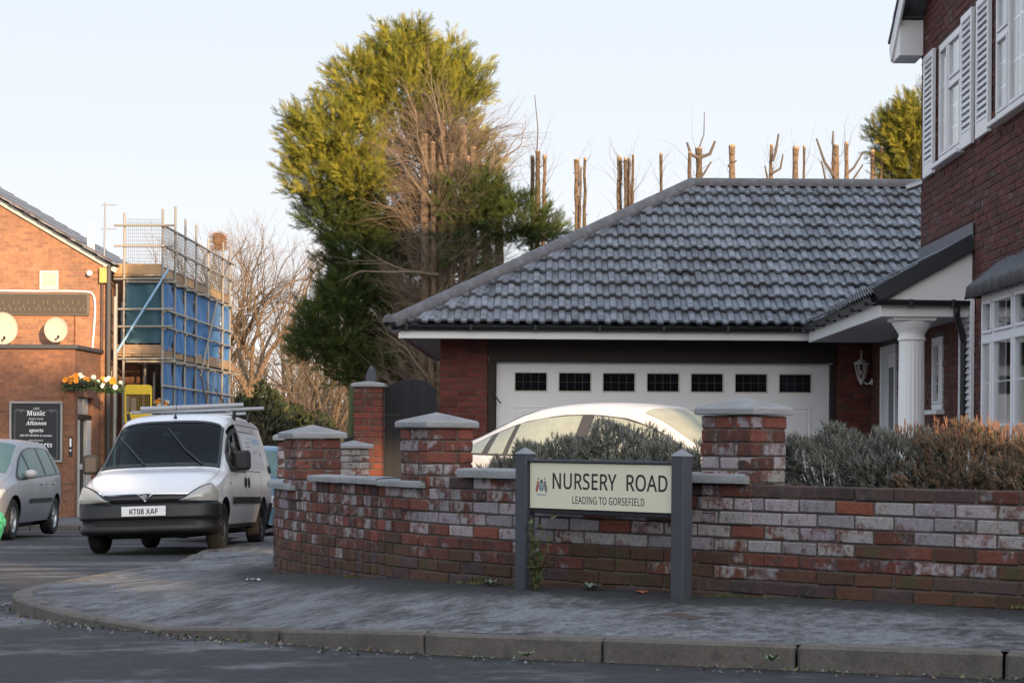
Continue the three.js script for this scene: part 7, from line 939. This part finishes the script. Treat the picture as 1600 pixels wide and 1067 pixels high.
// weeds at the sign post and moss at the wall foot
{ seed(3301); const t = thing('weed_plant', 'leggy green weed growing against the sign post', 'weed', [-0.08, 0.26, -11.05]), st = new MB(), lf = new MB(); for (let i = 0; i < 9; i++) { const a = rr(-0.6, 0.9), h = rr(0.16, 0.42), p = [V(0, 0, 0), V(Math.cos(i) * 0.03, h * 0.5, rr(0, 0.04)), V(Math.cos(i * 2.1) * 0.08, h, rr(0.0, 0.08))]; limb(p, [0.005, 0.004, 0.002], 4, false, st); for (let k = 0; k < 12; k++) { const c = p[1].clone().lerp(p[k % 2 ? 2 : 0], rnd()), d = V(rr(-1, 1), rr(-0.1, 0.8), rr(-1, 1)).normalize(), s = V(0, 1, 0).cross(d).normalize(), l = rr(0.03, 0.075); lf.tri(c, c.clone().addScaledVector(d, l * 0.5).addScaledVector(s, l * 0.25), c.clone().addScaledVector(d, l)); lf.tri(c, c.clone().addScaledVector(d, l), c.clone().addScaledVector(d, l * 0.5).addScaledVector(s, -l * 0.25)); } } mesh('stems', st.geo(), std([0.1, 0.11, 0.04], 0.9), t); mesh('leaves', lf.geo(), std([0.085, 0.115, 0.035], 0.8, { side: THREE.DoubleSide }), t).userData.kind = 'stuff'; 
  const rosette = (label, x, y, z, r, c) => { const w = thing('weed_rosette', label, 'weed', [x, y, z]), m = new MB(); for (let k = 0; k < 14; k++) { const a = k * 2.4, d = V(Math.cos(a), rr(0.25, 0.8), Math.sin(a)).normalize(), s = V(-Math.sin(a), 0, Math.cos(a)), l = r * rr(0.6, 1.1), b = V(0, 0.005, 0); m.tri(b, V(0, 0.005, 0).addScaledVector(d, l * 0.55).addScaledVector(s, l * 0.2), b.clone().addScaledVector(d, l)); m.tri(b, b.clone().addScaledVector(d, l), V(0, 0.005, 0).addScaledVector(d, l * 0.55).addScaledVector(s, -l * 0.2)); } mesh('leaves', m.geo(), std(c, 0.8, { side: THREE.DoubleSide }), w); };
  rosette('pale frosted weed rosette at the wall foot under the sign', 0.24, 0.27, -11.0, 0.09, [0.14, 0.17, 0.14]); rosette('flat green weed at the wall foot before the sign post', -0.36, 0.25, -11.52, 0.07, [0.12, 0.15, 0.11]); rosette('small weed sprouting from the kerb face', 0.95, 0.19, -8.22, 0.06, [0.1, 0.15, 0.08]); rosette('tiny weed in the gutter under the sign', -0.1, 0.16, -8.6, 0.05, [0.12, 0.17, 0.08]);
  // moss along the wall foot, leaves and grit along the gutter: nobody could count them
  const moss = new MB(), lit = new MB(); for (let i = 0; i < 9000; i++) { const s = rr(1.2, sA + 1.2), { p, ry } = wallAt(s), dens = clamp(Math.sin(s * 5.3) * Math.sin(s * 2.1 + 1) + 0.35 * Math.sin(s * 17) - 0.15) * (s > sF + 1.2 ? 0.25 : 1); if (rnd() > dens) continue; const n = V(-0.62, 0, 0.78), c = p.clone().addScaledVector(n, 0.0 + Math.pow(rnd(), 2) * 0.09); c.y = table([[-2.2, 0.06], [-1.58, 0.17], [-0.92, 0.23], [-0.2, 0.26], [0.82, 0.265], [1.53, 0.293], [2.34, 0.318], [4.6, 0.36]], c.x) + 0.0; const d = V(rr(-1, 1), rr(0.4, 1.4), rr(-1, 1)).normalize(), q = V(rr(-1, 1), 0.1, rr(-1, 1)).normalize(), l = rr(0.008, 0.022); moss.tri(c.clone().addScaledVector(q, l * 0.5), c.clone().addScaledVector(d, l), c.clone().addScaledVector(q, -l * 0.5)); }
  tag(mesh('moss', moss.geo(), std([0.1, 0.11, 0.028], 1, { side: THREE.DoubleSide }), scene), 'yellow-green moss in the joint at the foot of the garden wall', 'moss', null, 'stuff');
  for (let i = 0; i < 1700; i++) { const tt = Math.pow(rnd(), 0.9) * 0.62 + 0.08, k = kerbCurve.getPoint(tt), n = innerCurve.getPoint(tt).sub(k).setY(0).normalize(); const c = k.clone().addScaledVector(n, -rr(0.005, 0.02) - Math.pow(rnd(), 3) * 0.25); const clump = 0.5 + 0.5 * Math.sin(tt * 90) * Math.sin(tt * 41); if (rnd() > clump) continue; c.y = roadY(c.z) + 0.004; const d = V(rr(-1, 1), rr(0, 0.7), rr(-1, 1)).normalize(), s = V(0, 1, 0).cross(d).normalize(), l = rr(0.008, 0.026); lit.tri(c.clone().addScaledVector(s, l * 0.4), c.clone().addScaledVector(d, l), c.clone().addScaledVector(s, -l * 0.4)); lit.col(3, rnd() < 0.55 ? [0.17, 0.17, 0.16] : rnd() < 0.5 ? [0.12, 0.15, 0.06] : [0.16, 0.1, 0.06]); }
  tag(mesh('leaf_litter', lit.geo(), std([1, 1, 1], 0.9, { vertexColors: true, side: THREE.DoubleSide }), scene), 'frosted leaf scraps and grit lying along the gutter', 'litter', null, 'stuff');
  const scrap = (name, label, x, y, z, g, m) => { const o = mesh(name, g, m, scene); o.position.set(x, y, z); tag(o, label, 'litter'); };
  const crumpled = (w, h, s) => { seed(s); return grid(5, 3, (a, b) => V((a - 0.5) * w, 0.008 + rr(0, 0.014), (b - 0.5) * h)); };
  scrap('paper_scrap', 'white folded scrap of paper on the pavement by the wall end', -2.0, 0.16, -13.15 + 0.2, crumpled(0.09, 0.05, 3), std([0.6, 0.6, 0.62], 0.8)); scrap('wrapper', 'crumpled blue wrapper on the pavement near the kerb', -2.72, 0.188, -11.9, crumpled(0.06, 0.05, 4), std([0.12, 0.16, 0.36], 0.5)); scrap('fallen_leaf', 'curled orange leaf at the wall foot under the sign', 0.52, 0.268, -10.78, crumpled(0.07, 0.05, 5), std([0.42, 0.12, 0.05], 0.8));
}

{ // inspection cover and a patched trench in the pavement
  const iy = t => 0; const cov = thing('inspection_cover', 'rusty brown iron inspection cover set in the pavement before the wall', 'cover', [0.86, 0.266, -9.62], 0.62); mesh('lid', bx(-0.3, 0.3, -0.02, 0.004, -0.13, 0.13, 0.003), bumpG(std([0.07, 0.04, 0.034], 0.75), 0.003, 8), cov); mesh('frame', merge([bx(-0.33, 0.33, -0.02, 0.002, 0.133, 0.16, 0.002), bx(-0.33, 0.33, -0.02, 0.002, -0.16, -0.133, 0.002)]), M.blackMatt, cov);
}

{ // mint green refuse sack at the roadside
  const t = thing('refuse_sack', 'crumpled mint green plastic sack standing in the road near the silver car', 'sack', [-7.98, -0.44, -27]); const g = new THREE.IcosahedronGeometry(1, 5), P = g.attributes.position; for (let i = 0; i < P.count; i++) { const v = V(P.getX(i), P.getY(i), P.getZ(i)), k = 1 + 0.07 * Math.sin(v.x * 9 + v.y * 13) * Math.sin(v.z * 11) + 0.04 * Math.sin(v.y * 29 + v.x * 17), w = 0.3 * (v.y > 0.55 ? 1 - (v.y - 0.55) * 1.5 : 1); P.setXYZ(i, v.x * k * w, 0.3 + v.y * k * 0.31, v.z * k * w); } g.computeVertexNormals(); mesh('sack_body', g, phys([0.05, 0.3, 0.17], 0.5, { clearcoat: 0.3 }), t); mesh('tied_neck', limb([V(0, 0.58, 0), V(0.02, 0.66, 0), V(0.05, 0.72, 0.02)], [0.1, 0.04, 0.09], 9, true).geo(), phys([0.05, 0.3, 0.17], 0.5), t);
}

{ // worn white line on the side road in front of the van
  const m = grid(8, 1, (a, b) => { const x = lerp(-4.52, -3.95, a) + (b - 0.5) * 0.05, z = lerp(-19.95, -19.4, a) - (b - 0.5) * 0.06; return V(x, roadY(z) + 0.004, z); }); structure('road_marking', m, bumpG(std([0.3, 0.3, 0.29], 0.85), 0.003, 6), 'short worn white line on the asphalt in front of the van', 'road marking');
}
// ---------- across the road, behind the photographer: what throws the long morning shadows ----------
{
  const glaze = (h, list, z) => { for (const [a, b, w, hh] of list) { const o = mesh('window', bx(a, a + w, b, b + hh, z - 0.06, z - 0.004, 0.01), M.upvc, h); mesh('pane', bx(a + 0.1, a + w - 0.1, b + 0.1, b + hh - 0.1, z - 0.07, z - 0.061, 0.002), M.glassDark, o); } };
  const roofX = (x0, x1, z0, z1, y0, y1) => { const s = new THREE.Shape(); s.moveTo(z0, y0); s.lineTo(z1, y0); s.lineTo((z0 + z1) / 2, y1); s.closePath(); const g = new THREE.ExtrudeGeometry(s, { depth: x1 - x0, bevelEnabled: false }); g.rotateY(-Math.PI / 2); g.translate(x1, 0, 0); return g; };
  const b = thing('house', 'long low brick bungalow standing across the road', 'house'); mesh('wall', bx(-16, 9.15, -0.5, 4.2, 11, 19, 0.01), brickMats.house[0], b); mesh('roof', roofX(-16.2, 9.25, 10.6, 19.4, 4.2, 7.6), tileMats[2], b); glaze(b, [[-13, 1, 2, 1.3], [-8, 1, 2, 1.3], [-3, 1, 2, 1.3], [2, 1, 2, 1.3], [6, 1, 1.6, 1.3]], 11); mesh('door', bx(4.6, 5.5, 0, 2.1, 10.94, 10.996, 0.01), M.darkBrown, b);
  const k = thing('store_shed', 'tall brick store filling the gap beside the bungalow', 'shed'); mesh('wall', bx(9.27, 9.63, -0.5, 4.93, 10.2, 13, 0.005), brickMats.house[1], k); mesh('coping', bx(9.265, 9.635, 4.931, 4.99, 10.15, 13.05, 0.005), M.concrete, k);
  const h = thing('house', 'flat roofed brick house with a taller stair tower across the road', 'house'); mesh('wall', bx(10.51, 12.5, -0.5, 5.85, 10, 13, 0.01), brickMats.house[2], h); mesh('upper_storey', bx(11.08, 12.5, 5.93, 7.3, 10.05, 13, 0.01), brickMats.house[2], h); mesh('upper_roof', bx(11.05, 12.55, 7.301, 7.4, 10, 13.05, 0.01), M.lead, h); mesh('tower', bx(9.65, 10.5, -0.5, 7.4, 10, 10.8, 0.01), brickMats.house[1], h); mesh('roof', bx(10.525, 12.56, 5.851, 5.92, 9.95, 13.05, 0.01), M.lead, h); mesh('tower_roof', bx(9.64, 10.52, 7.401, 7.5, 9.95, 10.85, 0.01), M.lead, h); glaze(h, [[10.9, 1, 1.3, 1.2], [10.9, 3.5, 1.3, 1.2], [9.8, 4.6, 0.7, 1.6]], 10); mesh('door', bx(9.7, 10.45, 0, 2.1, 9.94, 9.996, 0.01), M.darkBrown, h);
  const h2 = thing('house', 'flat roofed brick block at the end of the row across the road', 'house'); mesh('wall', bx(16.1, 30, -0.5, 6.6, 10, 18, 0.01), brickMats.house[3], h2); mesh('roof', bx(16.0, 30.2, 6.601, 6.75, 9.9, 18.1, 0.01), M.lead, h2); glaze(h2, [[17.5, 1, 1.8, 1.3], [22, 1, 1.8, 1.3], [17.5, 4, 1.8, 1.3], [22, 4, 1.8, 1.3]], 10);
  seed(4001); const t = thing('evergreen_oak', 'dense evergreen oak rising behind the flat roofed house', 'tree', [15.85, 0, 16]); mesh('trunk', limb([V(-1.5, -0.3, 0), V(-1.4, 4, 0), V(-0.9, 7.5, 0), V(0, 10.5, 0)], [0.3, 0.25, 0.18, 0.05], 9).geo(), barkGrey, t); const f = new MB(); for (const [x, y, r, ry, n] of [[0, 9.2, 1.25, 1.2, 1500], [-0.35, 10.2, 1.1, 1.2, 1300], [0.35, 10.4, 1.1, 1.2, 1300], [0, 11.6, 1.1, 1.1, 1200], [0, 12.6, 0.7, 0.6, 500], [1.5, 10.35, 1.15, 1.2, 1500], [2.6, 10.5, 1.1, 1.2, 1400], [2.0, 11.6, 1.2, 1.0, 1300], [1.3, 13.3, 1.1, 1.5, 520], [2.4, 13.2, 1.0, 1.5, 480]]) for (let i = 0; i < n; i++) { const u = V(rr(-1, 1), rr(-1, 1), rr(-1, 1)); if (u.lengthSq() > 1) { i--; continue; } const c = V(x + u.x * r, y + u.y * ry, u.z * r), e = V(rr(-1, 1), rr(-1, 1), rr(-1, 1)).normalize(), s = V(rr(-1, 1), rr(-1, 1), rr(-1, 1)).cross(e).normalize(); f.tri(c, c.clone().addScaledVector(e, 0.14).addScaledVector(s, 0.1), c.clone().addScaledVector(e, 0.28)); f.tri(c, c.clone().addScaledVector(e, 0.28), c.clone().addScaledVector(e, 0.14).addScaledVector(s, -0.1)); f.col(6, DG); } mesh('crown', f.geo(), coniferMat, t).userData.kind = 'stuff';
  bareTree('bare_tree', 'tall leafless tree across the road dappling the pub', [15.0, 0.1, 9.0], 13.5, 0.12, { depth: 7, first: 0.55, spread: 0.35, limbs: 5, limbLen: 0.14, shrink: 0.78 }, null, 4003);
}
renderer.render(scene, camera);
